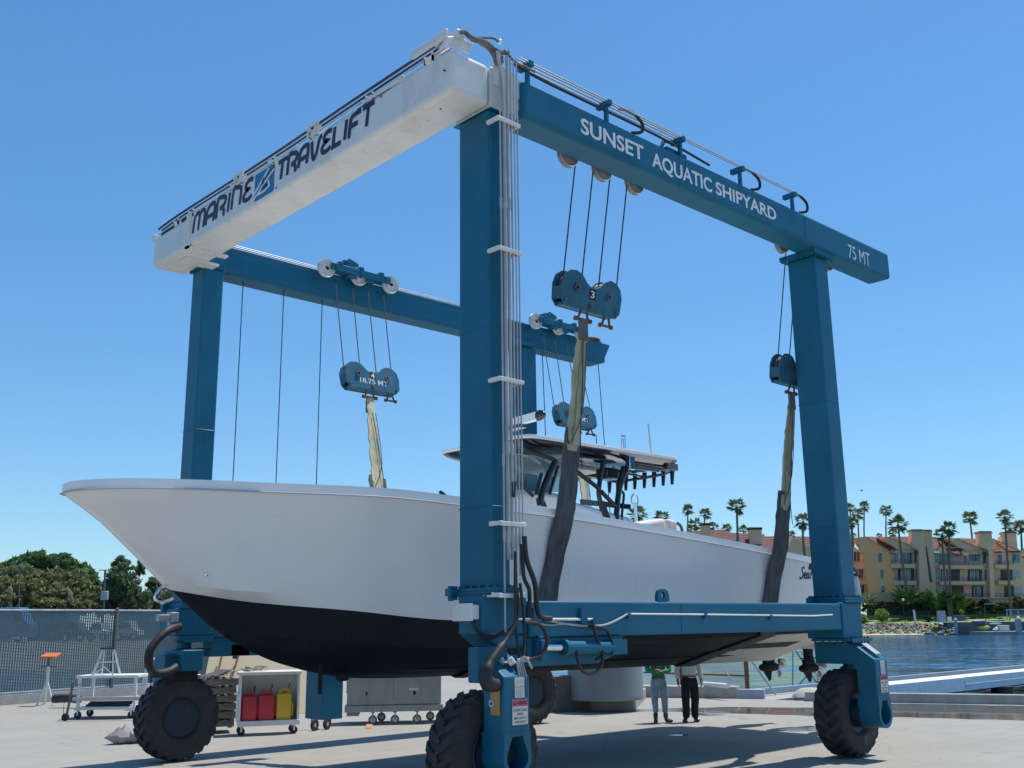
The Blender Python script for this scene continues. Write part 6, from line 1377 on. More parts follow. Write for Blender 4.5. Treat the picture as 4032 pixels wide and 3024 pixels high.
# ------------------------------------------------------------------ left: far bank with parked vehicles and trees
LOT = mat('tan_lot', (.16, .145, .115), .9, var=.25, scale=.5, bump=.1)
Fp = lambda u, d, z: V((RH.x*u+FH.x*d, RH.y*u+FH.y*d, z))
m = MB(); m.loft([[Fp(u, d, z) for d, z in ((78, -1.5), (83.5, -.65), (86, .1), (94, 1.25), (240, 2.2))] for u in (-190, -120, -80, -60, -45, -30, -14)], cap=False, closed=False); o = m.build('far_bank', LOT, smooth=60); tag(o, kind='structure')
GLASSD = mat('car_window', (.02, .025, .03), .08)
def vehicle(pxa, pxb, D, lbl, kind, paint, hgt):
    a = at(pxa, 2500, D); b = at(pxb, 2500, D); L = (b-a).length; d = (b-a).normalized(); d.z = 0; d.normalize(); z0 = 1.27+(D-94)*.0065
    M_ = Matrix.Translation((a.x, a.y, z0)) @ Matrix.Rotation(atan2(d.y, d.x), 4, 'Z'); t = thing('parked_'+kind, lbl, kind, (a.x, a.y, z0), atan2(d.y, d.x), 'vehicles parked across the water'); W[t.name] = M_
    h = hgt; w = 1.85
    if kind == 'van':
        prof = [(0, .4), (0, h*.95), (.15, h), (L*.78, h), (L*.90, h*.62), (L, h*.5), (L, .4)]
        win = [(L*.70, h*.62), (L*.70, h*.9), (L*.79, h*.9), (L*.87, h*.62)]
    else:
        prof = [(0, .45), (0, h*.55), (L*.08, h*.58), (L*.22, h*.97), (L*.60, h), (L*.76, h*.62), (L*.97, h*.52), (L, .45)]
        win = [(L*.14, h*.60), (L*.25, h*.92), (L*.58, h*.94), (L*.70, h*.62)]
    m = MB(); m.prism(prof, (0, 0, 0), (1, 0, 0), (0, 0, 1), (0, w, 0)); bd = m.build('body', paint, t, True, bevel=.12, seg=3)
    m = MB(); m.prism(win, (0, -.012, 0), (1, 0, 0), (0, 0, 1), (0, .02, 0)); m.build('window', GLASSD, bd, True)
    for x in (L*.2, L*.8):
        m = MB(); m.lathe([(.001, -.1), (.2, -.1), (.36, -.09), (.36, .09), (.001, .09)], (x, .06, .36), (0, 1, 0), 18); wh = m.build('wheel', CAST, t, True)
        m = MB(); m.lathe([(.001, -.02), (.2, -.02), (.2, .02), (.001, .02)], (x, -.04, .36), (0, 1, 0), 12); m.build('hub', ALU, wh, True)
CPA = mat('car_blue', (.03, .12, .28), .3, coat=.6); CPB = mat('car_silver', (.45, .48, .5), .3, metal=.4, coat=.6); CPC = mat('car_dark', (.03, .05, .07), .3, coat=.6)
for i_, (xa_, xb_, hh_, cl_, lb_) in enumerate(((-150, 20, 2.9, (.02, .09, .26), 'dark blue shipping container behind the van at the far left'), (130, 290, 2.7, (.03, .13, .24), 'teal blue shipping container behind the silver car'), (470, 640, 2.8, (.03, .10, .22), 'blue shipping container at the right of the parked cars'))):
    a_ = at(xa_, 2500, 104); b_ = at(xb_, 2500, 104); m = MB(); c_ = (a_+b_)/2; w_ = (b_-a_).length/2; z_ = 1.33
    m.obox((c_.x, c_.y, z_+hh_/2), RH, FH, (0, 0, 1), w_, 1.2, hh_/2)
    for k in range(int(w_*2/.3)): m.obox(V((c_.x, c_.y, z_+hh_/2))+RH*(-w_+.15+.3*k)-FH*1.22, RH, FH, (0, 0, 1), .07, .025, hh_/2-.12)
    o = m.build('shipping_container', mat('container_blue_%d' % i_, cl_, .55, var=.15, dirt=.3)); tag(o, lb_, 'container')
vehicle(-90, 112, 99, 'blue van seen through the fence at the far left', 'van', CPA, 3.2)
vehicle(238, 335, 97, 'dark blue car with a bright front beside the silver one', 'car', CPC, 1.75)
vehicle(340, 424, 98, 'silver car with glinting windows left of the fence post', 'car', CPB, 1.7)
vehicle(445, 545, 98, 'silver grey car right of the fence post', 'car', CPB, 1.8)
LA = leaf_mat('deep_green_leaves', (.075, .14, .05), (.20, .31, .12), .35, .35); LB = leaf_mat('olive_leaves', (.12, .145, .06), (.29, .32, .15), .45, .35); LC = leaf_mat('dark_blue_green_leaves', (.07, .115, .06), (.18, .25, .13), .4, .35)
zf = lambda x, y: (x*.42194, 2100+y*.42194)
def blobs(L): return [(*zf(x, y), r*.42194, s) for x, y, r, s in L]
tree(120, 2440, 135, blobs([(300, 360, 170, .75), (480, 330, 170, .7), (120, 360, 150, .75), (450, 500, 170, .8), (150, 520, 160, .8), (750, 560, 140, .8), (660, 380, 160, .75), (760, 470, 130, .9), (210, 280, 110, .7), (560, 270, 110, .6), (380, 250, 110, .6)]), LA, 'broad dark green domed tree rising behind the others', 21, 32, .40)
tree(20, 2415, 112, blobs([(-30, 420, 130, 1.1), (20, 520, 130, 1.0), (80, 640, 110, .9), (-40, 660, 130, .8), (-80, 560, 140, 1)]), LB, 'olive tree cut by the left edge of the picture', 22)
tree(260, 2412, 116, blobs([(420, 470, 150, .9), (600, 470, 150, .95), (700, 560, 130, .95), (300, 560, 140, .9), (520, 590, 150, .75), (800, 620, 90, .8), (240, 400, 110, .8), (350, 660, 110, .7), (520, 680, 130, .6), (680, 670, 130, .7), (820, 690, 90, .7), (200, 680, 110, .6)]), LB, 'wide olive green tree in the middle of the left row', 23)
tree(470, 2412, 118, blobs([(1090, 290, 75, 1.2), (1060, 400, 110, 1.1), (1170, 380, 110, 1.1), (1240, 310, 45, 1.5), (1200, 520, 140, 1.0), (1000, 540, 110, 1.1), (1320, 600, 110, .8), (1050, 640, 130, .7), (950, 680, 110, .7), (1080, 690, 130, .6), (1250, 680, 130, .7)]), LC, 'ragged dark green tree left of the bow', 24)
tree(620, 2412, 122, blobs([(1440, 480, 70, 1), (1480, 580, 110, .9), (1400, 620, 80, .9), (1580, 620, 90, .8), (1440, 690, 110, .6), (1560, 700, 100, .6)]), LC, 'small dark tree half hidden by the bow', 25)
m_ = None
for i, (px, py, pb, lb) in enumerate(((414, 2245, 2470, 'tall lamp post with a crossarm and a bracket lamp in front of the trees'), (77, 2227, 2470, 'faint slim lamp post against the left trees'))):
    b = at(px-8*(i == 0), pb, 108); t = at(px, py, 108); o = thing('lamp_post', lb, 'lamp post', b); m = MB(); m.tube([b+V((0, 0, -1)), V((t.x, t.y, t.z))], .11 if i == 0 else .07, 8); m.build('pole', mat('brown_lamp_pole', (.14, .11, .1), .7), o)
    m = MB(); m.bar(t-RH*.65, t+RH*.65, .12, .09); m.build('crossarm', GREYM, o)
    if i == 0:
        q = at(412, 2345, 107.8); m = MB(); m.obox(q, RH, FH, (0, 0, 1), .35, .2, .45); m.build('lamp_box', GREYM, o, bevel=.05)
# fence on the left with privacy slats
f0, f1, f2 = V((11.4, 36.97, 0)), V((15.9, 38.2, 0)), V((-4, 32.7, 0)); fd = (f1-f0).normalized()
fen = thing('slat_fence', 'tall chain link fence with blue grey slats along the left edge of the yard', 'fence', (11.4, 36.97, 0))
s0, s1 = -16., 13.; HF = 3.03
m = MB(); rnd = random.Random(5); s = s0
while s < s1:
    p = f0+fd*s; m.obox(p+V((0, 0, (HF+.36)/2)), fd, (-fd.y, fd.x, 0), (0, 0, 1), .032, .004, (HF-.42)/2); s += .092
m.build('slat_panel', mat('teal_grey_slat', (.07, .17, .19), .85, var=.25, scale=1.2), fen, smooth=0)
m = MB(); pitch = .30
k = s0-HF
while k < s1:
    a, b = f0+fd*max(s0, k), f0+fd*min(s1, k+HF-.35); m.bar(a+V((0, -.02, .35+max(0, s0-k))), b+V((0, -.02, min(HF, .35+(s1-k)))), .012, .012); k += .10
m.build('mesh', mat('galvanised_wire', (.26, .27, .28), .5, metal=.6), fen, smooth=0)
m = MB(); m.tube([f0+fd*s0+V((0, 0, HF)), f0+fd*s1+V((0, 0, HF+.03))], .035, 8); m.tube([f0+fd*s0+V((0, 0, .38)), f0+fd*s1+V((0, 0, .38))], .03, 8); m.build('rail', GREYM, fen)
for px in (437, -340, 1250):
    lo = None; g = P(px, 2700, 0, 12); s = ((g.x*f0.y-g.y*f0.x)/(g.y*fd.x-g.x*fd.y)); p = f0+fd*s
    m = MB(); m.cyl(p+V((0, -.05, 0)), p+V((0, -.05, HF+.05)), .065, n=10); m.sphere(p+V((0, -.05, HF+.06)), .07, 8); m.build('post', mat('grey_post', (.16, .16, .165), .5, metal=.4), fen)
m = MB(); nn = V((-fd.y, fd.x, 0)); m.loft([[p-nn*.12+V((0, 0, .002)), p+nn*.12+V((0, 0, .002)), p+nn*.12+V((0, 0, .31)), p-nn*.12+V((0, 0, .31))] for p in (f0+fd*s0, f0+fd*s1)]); m.build('footing', CONCW, fen)
ga, gb = [(lambda g: f0+fd*((g.x*f0.y-g.y*f0.x)/(g.y*fd.x-g.x*fd.y)))(P(px, 2600, 0, 12)) for px in (612, 860)]
m = MB(); m.loft([[p+nn*.10+V((0, 0, z)), p+nn*.13+V((0, 0, z)), p+nn*.13+V((0, 0, z2)), p+nn*.10+V((0, 0, z2))] for p, z, z2 in ((ga, .4, 2.98), (gb, .4, 2.98))]); m.build('blue_screen', mat('royal_blue_tarp', (.02, .055, .24), .6, var=.15), fen)

# ------------------------------------------------------------------ right: far shore
LAWN = mat('lawn', (.19, .29, .055), .9, var=.3, scale=.6)
DIRT = mat('bank_soil', (.22, .17, .10), .95, var=.25, scale=.5)
DB = 228.
m = MB(); m.loft([[Fp(u, d, z) for d, z in ((204, -1.4), (206.5, -.55), (210.5, 1.0), (212, 1.55), (222, 2.3), (227, 3.2), (420, 4.5))] for u in (-30, 20, 60, 72, 82, 85.5)], cap=False, closed=False); o = m.build('far_shore', LAWN, smooth=60); tag(o, kind='structure')
m = MB(); m.loft([[Fp(u, d, z) for d, z in ((207.6, -2), (207.6, 1.55), (211, 1.6), (222, 2.3), (227, 3.2), (420, 4.5))] for u in (85.5, 95, 130, 220)], cap=False, closed=False); o = m.build('far_lawn', LAWN, smooth=40); tag(o, kind='structure')
m = MB(); m.loft([[Fp(u, d, z) for d, z in ((205.2, -.62), (206.9, -.35), (207.0, -.7))] for u in (58, 68, 76, 80)], cap=False, closed=False); o = m.build('beach', mat('pale_sand', (.46, .40, .31), .95, var=.1), smooth=60); tag(o, kind='structure')
m = MB(); m.loft([[Fp(u, d, z) for d, z in ((207.3, -1.5), (207.3, 1.62), (209.3, 1.66), (209.3, -1))] for u in (85.6, 220)]); o = m.build('seawall', mat('old_seawall', (.13, .125, .12), .9, var=.35, scale=.9, bump=.4), bevel=0); tag(o, 'dark stained sea wall below the apartment lawn', 'wall')
m = MB(); m.loft([[Fp(u, d, z) for d, z in ((207.2, 1.63), (207.2, 1.70), (209.4, 1.74), (209.4, 1.66))] for u in (83, 220)]); o = m.build('waterside_path', mat('pale_path', (.50, .48, .44), .9, var=.08)); tag(o, kind='structure')
m = MB(); m.loft([[Fp(u, d, z) for d, z in ((212.5, 1.62), (214.2, 1.75), (214.2, 1.7), (212.5, 1.55))] for u in (60, 74)]); o = m.build('garden_path', mat('pale_path', (.5, .48, .44), .9)); tag(o, kind='structure')
m = MB(); m.loft([[Fp(u, d, z) for d, z in ((209.0, .42), (211.2, 1.30), (212.2, 1.66))] for u in (60, 70, 84)], cap=False, closed=False); o = m.build('bank_soil', DIRT, smooth=60); tag(o, kind='structure')
rnd = random.Random(31); m = MB()
for _ in range(430):
    u = rnd.uniform(58, 86.5); t = rnd.random(); d = 206.2+5.0*t; z = -.62+2.0*t
    if u < 75: d += .7; z += .25
    if u > 83: d -= (u-83)*.6
    r = rnd.uniform(.16, .46); c = Fp(u, d-.1, z); s_ = [rnd.uniform(.7, 1.3) for _ in range(3)]
    vs = [(-1, 0, 0), (1, 0, 0), (0, -1, 0), (0, 1, 0), (0, 0, -1), (0, 0, 1), (.6, .6, .6), (-.6, -.6, .6), (.6, -.6, .5), (-.6, .6, .5)]
    R_ = Matrix.Rotation(rnd.uniform(0, 6), 3, V((rnd.random(), rnd.random(), rnd.random()+.1)).normalized())
    m.add([c+R_ @ V((x*r*s_[0]*rnd.uniform(.8, 1.1), y*r*s_[1], q*r*s_[2]*.8)) for x, y, q in vs], [(0, 2, 7), (0, 7, 9), (0, 9, 3), (1, 8, 2), (1, 6, 8), (1, 3, 6), (5, 7, 8), (2, 8, 7), (5, 8, 6), (5, 6, 9), (3, 9, 6), (5, 9, 7), (4, 2, 0), (4, 1, 2), (4, 3, 1), (4, 0, 3)])
o = m.build('riprap', mat('riprap_stone', (.24, .225, .21), .9, var=.55, scale=1.1, bump=.4), smooth=0); tag(o, 'bank of grey riprap boulders below the lawn', 'rocks', kind='stuff')
rnd = random.Random(6); m = MB()
for u, d in ((64, 210), (67, 211), (76, 211.3), (79, 211.5), (62, 211)): leaves(m, rnd, Fp(u, d, 1.2), .9, 90, .16, (1.6, 1, .6))
o = m.build('dry_weeds', leaf_mat('dry_weed_leaves', (.09, .075, .03), (.22, .19, .09), .6), smooth=0, recalc=False); tag(o, 'dry weeds growing among the boulders', 'weeds', kind='stuff')

# ------------------------------------------------------------------ apartment buildings
STUC = mat('tan_stucco', (.78, .50, .32), .9, var=.06, scale=.5, bump=.05); STUCO = mat('sun_tinted_stucco', (.95, .46, .20), .9, var=.04, scale=.5)  # the orange has the sunlight on the gable put into its colour
STUCD = mat('tan_stucco_base', (.52, .36, .22), .9, var=.08, scale=.5)
def tile_mat():
    m, n, l, b = nodes_mat('red_roof_tile'); wv = n.new('ShaderNodeTexWave'); wv.bands_direction = 'Z'; wv.inputs['Scale'].default_value = .55; wv.inputs['Distortion'].default_value = 1.5; l.new(mapping(n, l), wv.inputs['Vector'])
    c = ramp(n, l, wv.outputs['Fac'], [(.2, (.10, .042, .034)), (.6, (.19, .085, .066))]); c2 = ramp(n, l, noise(n, l, mapping(n, l), 1.2), [(.35, (.75, .75, .75)), (.65, (1.1, 1.1, 1.1))]); l.new(mixc(n, l, 1., c, c2, 'MULTIPLY'), b.inputs['Base Color']); b.inputs['Roughness'].default_value = .85; return m
TILE = tile_mat(); WFRM = mat('white_window_frame', (.60, .60, .57), .5); WGLS = mat('window_glass', (.035, .055, .075), .06, var=.5, scale=.4, spec=.8); WGLT = mat('window_glass_curtained', (.10, .15, .16), .1, var=.4, scale=.3, spec=.8)
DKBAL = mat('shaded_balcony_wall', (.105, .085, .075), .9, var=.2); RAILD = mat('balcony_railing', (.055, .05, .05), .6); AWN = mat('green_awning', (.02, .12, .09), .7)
Bz = lambda x, y, dd=0.: at(3300+x*.36166, 1900+y*.36166, DB-dd)
def panel(mb, pts, dd, thick):
    """polygon drawn on the facade, standing dd proud of it and thick deep"""
    a = [Bz(x, y, dd) for x, y in pts]; b = [p+FH*thick for p in a]; n = len(a); mb.add(a+b, [tuple(range(n-1, -1, -1)), tuple(range(n, 2*n))]+[(i, (i+1) % n, n+(i+1) % n, n+i) for i in range(n)])
def roofp(mb, pts, y0=745., d0=0.):
    a = [Bz(x, y, d0-(y0-y)*.0206*1.6) for x, y in pts]; b = [p-V((0, 0, .35)) for p in a]; n = len(a); mb.add(a+b, [tuple(range(n)), tuple(range(2*n-1, n-1, -1))]+[(i, n+i, n+(i+1) % n, (i+1) % n) for i in range(n)])
bm_ = thing('apartment_building', 'tan three-storey apartments with a gable tinted sunlit orange and red tile roofs', 'building', Bz(1000, 1250))
m = MB(); panel(m, [(566, 778), (640, 724), (1200, 700), (1560, 722), (2060, 742), (2095, 1312), (645, 1302)], 0, 12.); wall = m.build('wall', STUC, bm_, smooth=0)
m = MB(); panel(m, [(160, 605), (300, 588), (606, 772), (568, 776), (643, 1202), (352, 1202), (285, 775)], .9, 1.2); gw = m.build('gable_wall', STUCO, bm_, smooth=0)  # gable wall tinted as if the sun fell on it
m = MB(); panel(m, [(345, 1300), (2095, 1312), (2095, 1460), (345, 1460)], -1.0, 2); m.build('terrace_shade_panel', mat('painted_terrace_shade', (.10, .09, .075), .9, var=.2), bm_, smooth=0)  # added dark panel; shade below the terrace is put into its colour
m = MB(); panel(m, [(345, 1203), (645, 1203), (655, 1300), (360, 1300)], 1.1, 6); panel(m, [(640, 1252), (2095, 1275), (2095, 1312), (645, 1302)], 1.2, 2); m.build('terrace_wall', STUCD, bm_, smooth=0)
m = MB(); panel(m, [(480, 592), (552, 590), (885, 714), (640, 726)], .5, 10); panel(m, [(1205, 606), (1292, 605), (1565, 720), (1405, 742), (1300, 700)], .5, 10); panel(m, [(1690, 690), (1700, 735), (1790, 750)], .4, 8); m.build('gable_wall', STUC, bm_, smooth=0)
m = MB(); panel(m, [(1660, 612), (1690, 618), (1965, 722), (1990, 748), (1660, 750)], -2.5, 8); panel(m, [(1020, 640), (1240, 640), (1300, 745), (1020, 745)], -2.5, 8); m.build('wall', STUC, bm_, smooth=0)
roofs = [[(300, 588), (486, 592), (640, 722), (556, 722), (612, 775)], [(552, 589), (812, 588), (812, 690), (862, 712)], [(1028, 604), (1092, 600), (1088, 716), (1036, 712)], [(1090, 640), (1205, 606), (1385, 740), (1300, 738), (1345, 782), (1290, 786), (1210, 742)], [(1292, 604), (1545, 612), (1545, 716)], [(1682, 608), (1962, 720), (1992, 745), (1842, 740)], [(1690, 640), (1695, 690), (1780, 748), (1700, 748)], [(2000, 770), (2060, 790), (2060, 820), (2000, 800)]]
for r_ in roofs: m = MB(); roofp(m, r_, 745, 1.0); m.build('roof', TILE, bm_, smooth=0)
m = MB()
for pts in (((300, 588), (612, 775)), ((552, 589), (880, 714)), ((1292, 604), (1560, 720)), ((1682, 608), (1992, 747)), ((1205, 742), (1300, 788))):
    (xa, ya_), (xb, yb_) = pts; m.bar(Bz(xa, ya_+5, 1.3), Bz(xb, yb_+5, 1.3), .25, .22)
m.build('fascia', mat('pale_fascia', (.42, .32, .24), .8), bm_)
def chimney(pts, cap, dd=1.6, th=2.2, nm='chimney'):
    m = MB(); panel(m, pts, dd, th); c = m.build(nm, STUC, bm_, smooth=0); x0, x1, y = cap
    m = MB(); panel(m, [(x0-8, y+14), (x1+8, y+14), (x1+8, y+24), (x0-8, y+24)], dd+.25, th+.5); m.build('trim', STUCD, c)
    m = MB(); panel(m, [(x0, y+13), (x0+8, y), (x1-8, y), (x1, y+13)], dd+.1, th+.2); m.build('cap', TILE, c); return c
chimney([(805, 530), (945, 530), (945, 640), (955, 700), (1000, 1090), (1005, 1255), (890, 1250), (880, 740), (810, 700)], (797, 925, 508))
chimney([(940, 530), (1020, 530), (1062, 1095), (1062, 1255), (1003, 1255), (1000, 1090), (955, 700)], (925, 1022, 512), 1.15, 1.8)
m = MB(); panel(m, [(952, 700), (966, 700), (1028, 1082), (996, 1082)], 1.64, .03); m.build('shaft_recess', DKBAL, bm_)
m = MB(); panel(m, [(944, 545), (980, 555), (974, 640), (950, 660)], 1.63, .03); m.build('sun_tinted_reveal', STUCO, bm_)  # sunlit strip of the chimney notch, painted on as a thin panel
chimney([(1538, 548), (1672, 548), (1690, 735), (1705, 1255), (1660, 1255), (1640, 735), (1550, 700)], (1533, 1677, 528))
chimney([(1812, 552), (1940, 552), (1955, 722), (1790, 645), (1786, 585), (1812, 585)], (1806, 1945, 533), -3.)
WN = [(437, 765, 478, 868, 0, 'g'), (460, 945, 495, 1045, 0, 'g'), (468, 1122, 508, 1195, 0, 'g'),
 (615, 768, 650, 850, 1, ''), (680, 763, 802, 885, 1, ''), (650, 938, 832, 1066, 1, 'd'), (690, 1120, 835, 1215, 1, 'd'), (831, 765, 886, 874, 0, ''), (845, 940, 906, 1054, 0, ''), (862, 1120, 926, 1236, 0, 't'),
 (1052, 775, 1090, 877, 0, 't'), (1095, 775, 1205, 890, 1, ''), (1215, 790, 1260, 890, 0, 'l'), (1065, 943, 1113, 1056, 0, 't'), (1120, 950, 1195, 1072, 1, 'd'), (1222, 945, 1326, 1068, 0, 'r'), (1083, 1120, 1126, 1205, 0, 't'), (1140, 1125, 1200, 1235, 1, 'd'), (1235, 1122, 1366, 1248, 0, 'r'),
 (1378, 780, 1400, 870, 0, ''), (1425, 780, 1545, 855, 1, ''), (1575, 780, 1632, 882, 0, 't'), (1412, 948, 1566, 1072, 1, 'd'), (1594, 945, 1656, 1058, 0, 't'), (1455, 1122, 1582, 1248, 1, 'd'), (1618, 1122, 1672, 1240, 0, 't'),
 (1735, 785, 1783, 886, 0, ''), (1898, 778, 1980, 876, 1, 't'), (1768, 950, 1900, 1066, 0, 'r'), (1920, 950, 1992, 1048, 0, 'l'), (1808, 1123, 1915, 1252, 0, 'r'), (1935, 1128, 2012, 1212, 0, 'l')]
def window(par, x0, y0, x1, y1, split, kind, dd):
    m = MB(); sk = .0; t = 5
    if kind in 'dr' and kind:
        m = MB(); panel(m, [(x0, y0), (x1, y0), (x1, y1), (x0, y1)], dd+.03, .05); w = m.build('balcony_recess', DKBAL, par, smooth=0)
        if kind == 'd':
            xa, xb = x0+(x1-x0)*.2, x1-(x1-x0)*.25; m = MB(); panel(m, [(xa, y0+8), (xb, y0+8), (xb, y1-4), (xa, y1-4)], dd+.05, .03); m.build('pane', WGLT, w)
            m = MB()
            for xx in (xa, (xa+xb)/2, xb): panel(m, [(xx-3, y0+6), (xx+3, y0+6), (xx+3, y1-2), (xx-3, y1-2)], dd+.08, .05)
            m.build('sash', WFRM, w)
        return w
    m = MB(); panel(m, [(x0-t, y0-t), (x1+t, y0-t), (x1+t, y1+t), (x0-t, y1+t)], dd+.10, .1); w = m.build('window', WFRM, par, smooth=0)
    m = MB(); xs = [x0, (x0+x1)/2-2.5, (x0+x1)/2+2.5, x1] if split else [x0, x1]
    for a, b in zip(xs[::2], xs[1::2]): panel(m, [(a, y0), (b, y0), (b, y1), (a, y1)], dd+.12, .06)
    m.build('pane', {'t': WGLT, 'l': mat('white_blind', (.42, .42, .42), .6)}.get(kind, WGLS), w); return w
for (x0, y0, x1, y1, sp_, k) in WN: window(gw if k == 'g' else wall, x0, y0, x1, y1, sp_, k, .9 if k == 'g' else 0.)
BAL = [(575, 838, 832, 886, 930), (612, 1020, 848, 1070, 1116), (1105, 852, 1578, 902, 940), (1112, 1030, 1602, 1076, 1112), (1708, 855, 1910, 897, 935), (1745, 1030, 1928, 1070, 1108), (600, 1205, 2060, 1250, 1262)]
for (x0, y0, x1, y1, y2) in BAL:
    m = MB(); panel(m, [(x0, y1), (x1, y1), (x1+6, y2), (x0+6, y2)], 1.5, 1.5); b = m.build('balcony', STUC, bm_, smooth=0)
    m = MB()
    for k in range(4): yy = y0+(y1-y0)*k/4; panel(m, [(x0, yy), (x1, yy), (x1, yy+2.2), (x0, yy+2.2)], 1.5, .05)
    n = max(3, int((x1-x0)/48))
    for k in range(n+1): xx = x0+(x1-x0)*k/n; panel(m, [(xx, y0), (xx+3, y0), (xx+3, y1), (xx, y1)], 1.5, .05)
    m.build('railing', RAILD, b, smooth=0)
for (x0, x1, y0, y1) in ((820, 908, 742, 768), (1040, 1110, 746, 768), (1565, 1650, 752, 782)):
    m = MB(); a = [Bz(x0+12, y0, .15), Bz(x1-6, y0, .15), Bz(x1, y1, 1.3), Bz(x0, y1, 1.3)]; m.add(a+[p-V((0, 0, .15)) for p in a], [(0, 1, 2, 3), (7, 6, 5, 4), (0, 4, 5, 1), (1, 5, 6, 2), (2, 6, 7, 3), (3, 7, 4, 0)]); m.build('awning', AWN, bm_)
m = MB(); m.lathe([(.001, 0), (.5, .0), (.75, .15), (.75, .2), (.001, .1)], Bz(1380, 770, 1.2), V((-FH.x, -FH.y, .6)), 16); m.cyl(Bz(1378, 775, 1.0), Bz(1385, 850, 1.0), .06, n=6); m.build('satellite_dish', mat('brown_dish', (.12, .09, .07), .6), bm_)
m = MB(); m.lathe([(.3, 0), (.34, .03), (.3, .06), (.001, .06)], Bz(220, 690, .9), -FH, 18); m.build('gable_vent', STUCD, gw)
# second building, left of the orange gable and behind the boat
b2 = thing('apartment_building', 'tan apartments with red roofs and two chimneys behind the boat stern', 'building', at(3000, 2340, 234))
Cz = lambda px, py, dd=0.: at(px, py, 232-dd)
def panel2(mb, pts, dd, thick):
    a = [Cz(x, y, dd) for x, y in pts]; b = [p+FH*thick for p in a]; n = len(a); mb.add(a+b, [tuple(range(n-1, -1, -1)), tuple(range(n, 2*n))]+[(i, (i+1) % n, n+(i+1) % n, n+i) for i in range(n)])
def roof2(mb, pts, y0=2190.):
    a = [Cz(x, y, 1-(y0-y)*.058*1.5) for x, y in pts]; b = [p-V((0, 0, .35)) for p in a]; n = len(a); mb.add(a+b, [tuple(range(n)), tuple(range(2*n-1, n-1, -1))]+[(i, n+i, n+(i+1) % n, (i+1) % n) for i in range(n)])
m = MB(); panel2(m, [(2640, 2180), (3280, 2175), (3300, 2185), (3402, 2180), (3425, 2336), (3300, 2345), (2640, 2330)], 0, 12); w2 = m.build('wall', STUC, b2, smooth=0)
for r_ in ([(2670, 2095), (2845, 2084), (2880, 2097), (2960, 2160), (2960, 2195), (2640, 2190)], [(2862, 2097), (3010, 2103), (3010, 2195), (2960, 2190)], [(3010, 2112), (3120, 2110), (3180, 2155), (3110, 2150), (3060, 2195), (3010, 2195)], [(3130, 2112), (3230, 2114), (3230, 2190), (3150, 2170)], [(3348, 2150), (3358, 2149), (3402, 2180), (3348, 2165)]):
    m = MB(); roof2(m, r_); m.build('roof', TILE, b2, smooth=0)
m = MB(); panel2(m, [(3105, 2155), (3120, 2111), (3200, 2160), (3240, 2190), (3060, 2196)], .4, 8); m.build('gable_wall', STUC, b2, smooth=0)
for (x0, x1, y0, y1) in ((2763, 2796, 2068, 2112), (2952, 2999, 2085, 2155)):
    m = MB(); panel2(m, [(x0, y0), (x1, y0), (x1+3, y1), (x0+3, y1)], -3, 2); c = m.build('chimney', STUC, b2, smooth=0); m = MB(); panel2(m, [(x0-3, y0-9), (x1+3, y0-9), (x1+3, y0), (x0-3, y0)], -2.8, 2.4); m.build('cap', TILE, c)
def window2(x0, y0, x1, y1, fr_=True):
    m = MB(); panel2(m, [(x0-2, y0-2), (x1+2, y0-2), (x1+2, y1+2), (x0-2, y1+2)], .1, .1); w = m.build('window', WFRM if fr_ else DKBAL, w2, smooth=0); m = MB(); panel2(m, [(x0, y0), ((x0+x1)/2-1, y0), ((x0+x1)/2-1, y1), (x0, y1)], .13, .05); panel2(m, [((x0+x1)/2+1, y0), (x1, y0), (x1, y1), ((x0+x1)/2+1, y1)], .13, .05); m.build('pane', WGLS, w)
for q in ((3170, 2170, 3200, 2188), (3382, 2238, 3398, 2275), (3384, 2305, 3402, 2336), (3362, 2172, 3385, 2210)): window2(*q)
for (x0, x1, y0, y1, y2) in ((3350, 3408, 2202, 2218, 2240), (3350, 3416, 2268, 2284, 2300)):
    m = MB(); panel2(m, [(x0, y1), (x1, y1), (x1+3, y2), (x0, y2)], 1.5, 1.5); b = m.build('balcony', STUC, b2, smooth=0); m = MB()
    for k in range(4): yy = y0+(y1-y0)*k/4; panel2(m, [(x0, yy), (x1, yy), (x1, yy+.8), (x0, yy+.8)], 1.5, .05)
    m.build('railing', RAILD, b, smooth=0)
# third building peeping in at the right edge
b3 = thing('apartment_building', 'corner of a tan block at the right edge of the picture', 'building', at(4040, 2340, 240)); C3 = lambda x, y, dd: at(x, y, 240-dd)
m = MB(); a = [C3(x, y, 0) for x, y in ((4018, 2190), (4150, 2180), (4160, 2350), (4028, 2350))]; b = [p+FH*10 for p in a]; m.add(a+b, [(3, 2, 1, 0), (4, 5, 6, 7)]+[(i, (i+1) % 4, 4+(i+1) % 4, 4+i) for i in range(4)]); m.build('wall', STUC, b3, smooth=0)
m = MB(); a = [C3(4012, 2192, 1), C3(4160, 2182, 1), C3(4160, 2140, -8), C3(4020, 2160, -6)]; m.add(a+[p-V((0, 0, .3)) for p in a], [(0, 1, 2, 3), (7, 6, 5, 4), (0, 4, 5, 1), (1, 5, 6, 2), (2, 6, 7, 3), (3, 7, 4, 0)]); m.build('roof', TILE, b3, smooth=0)

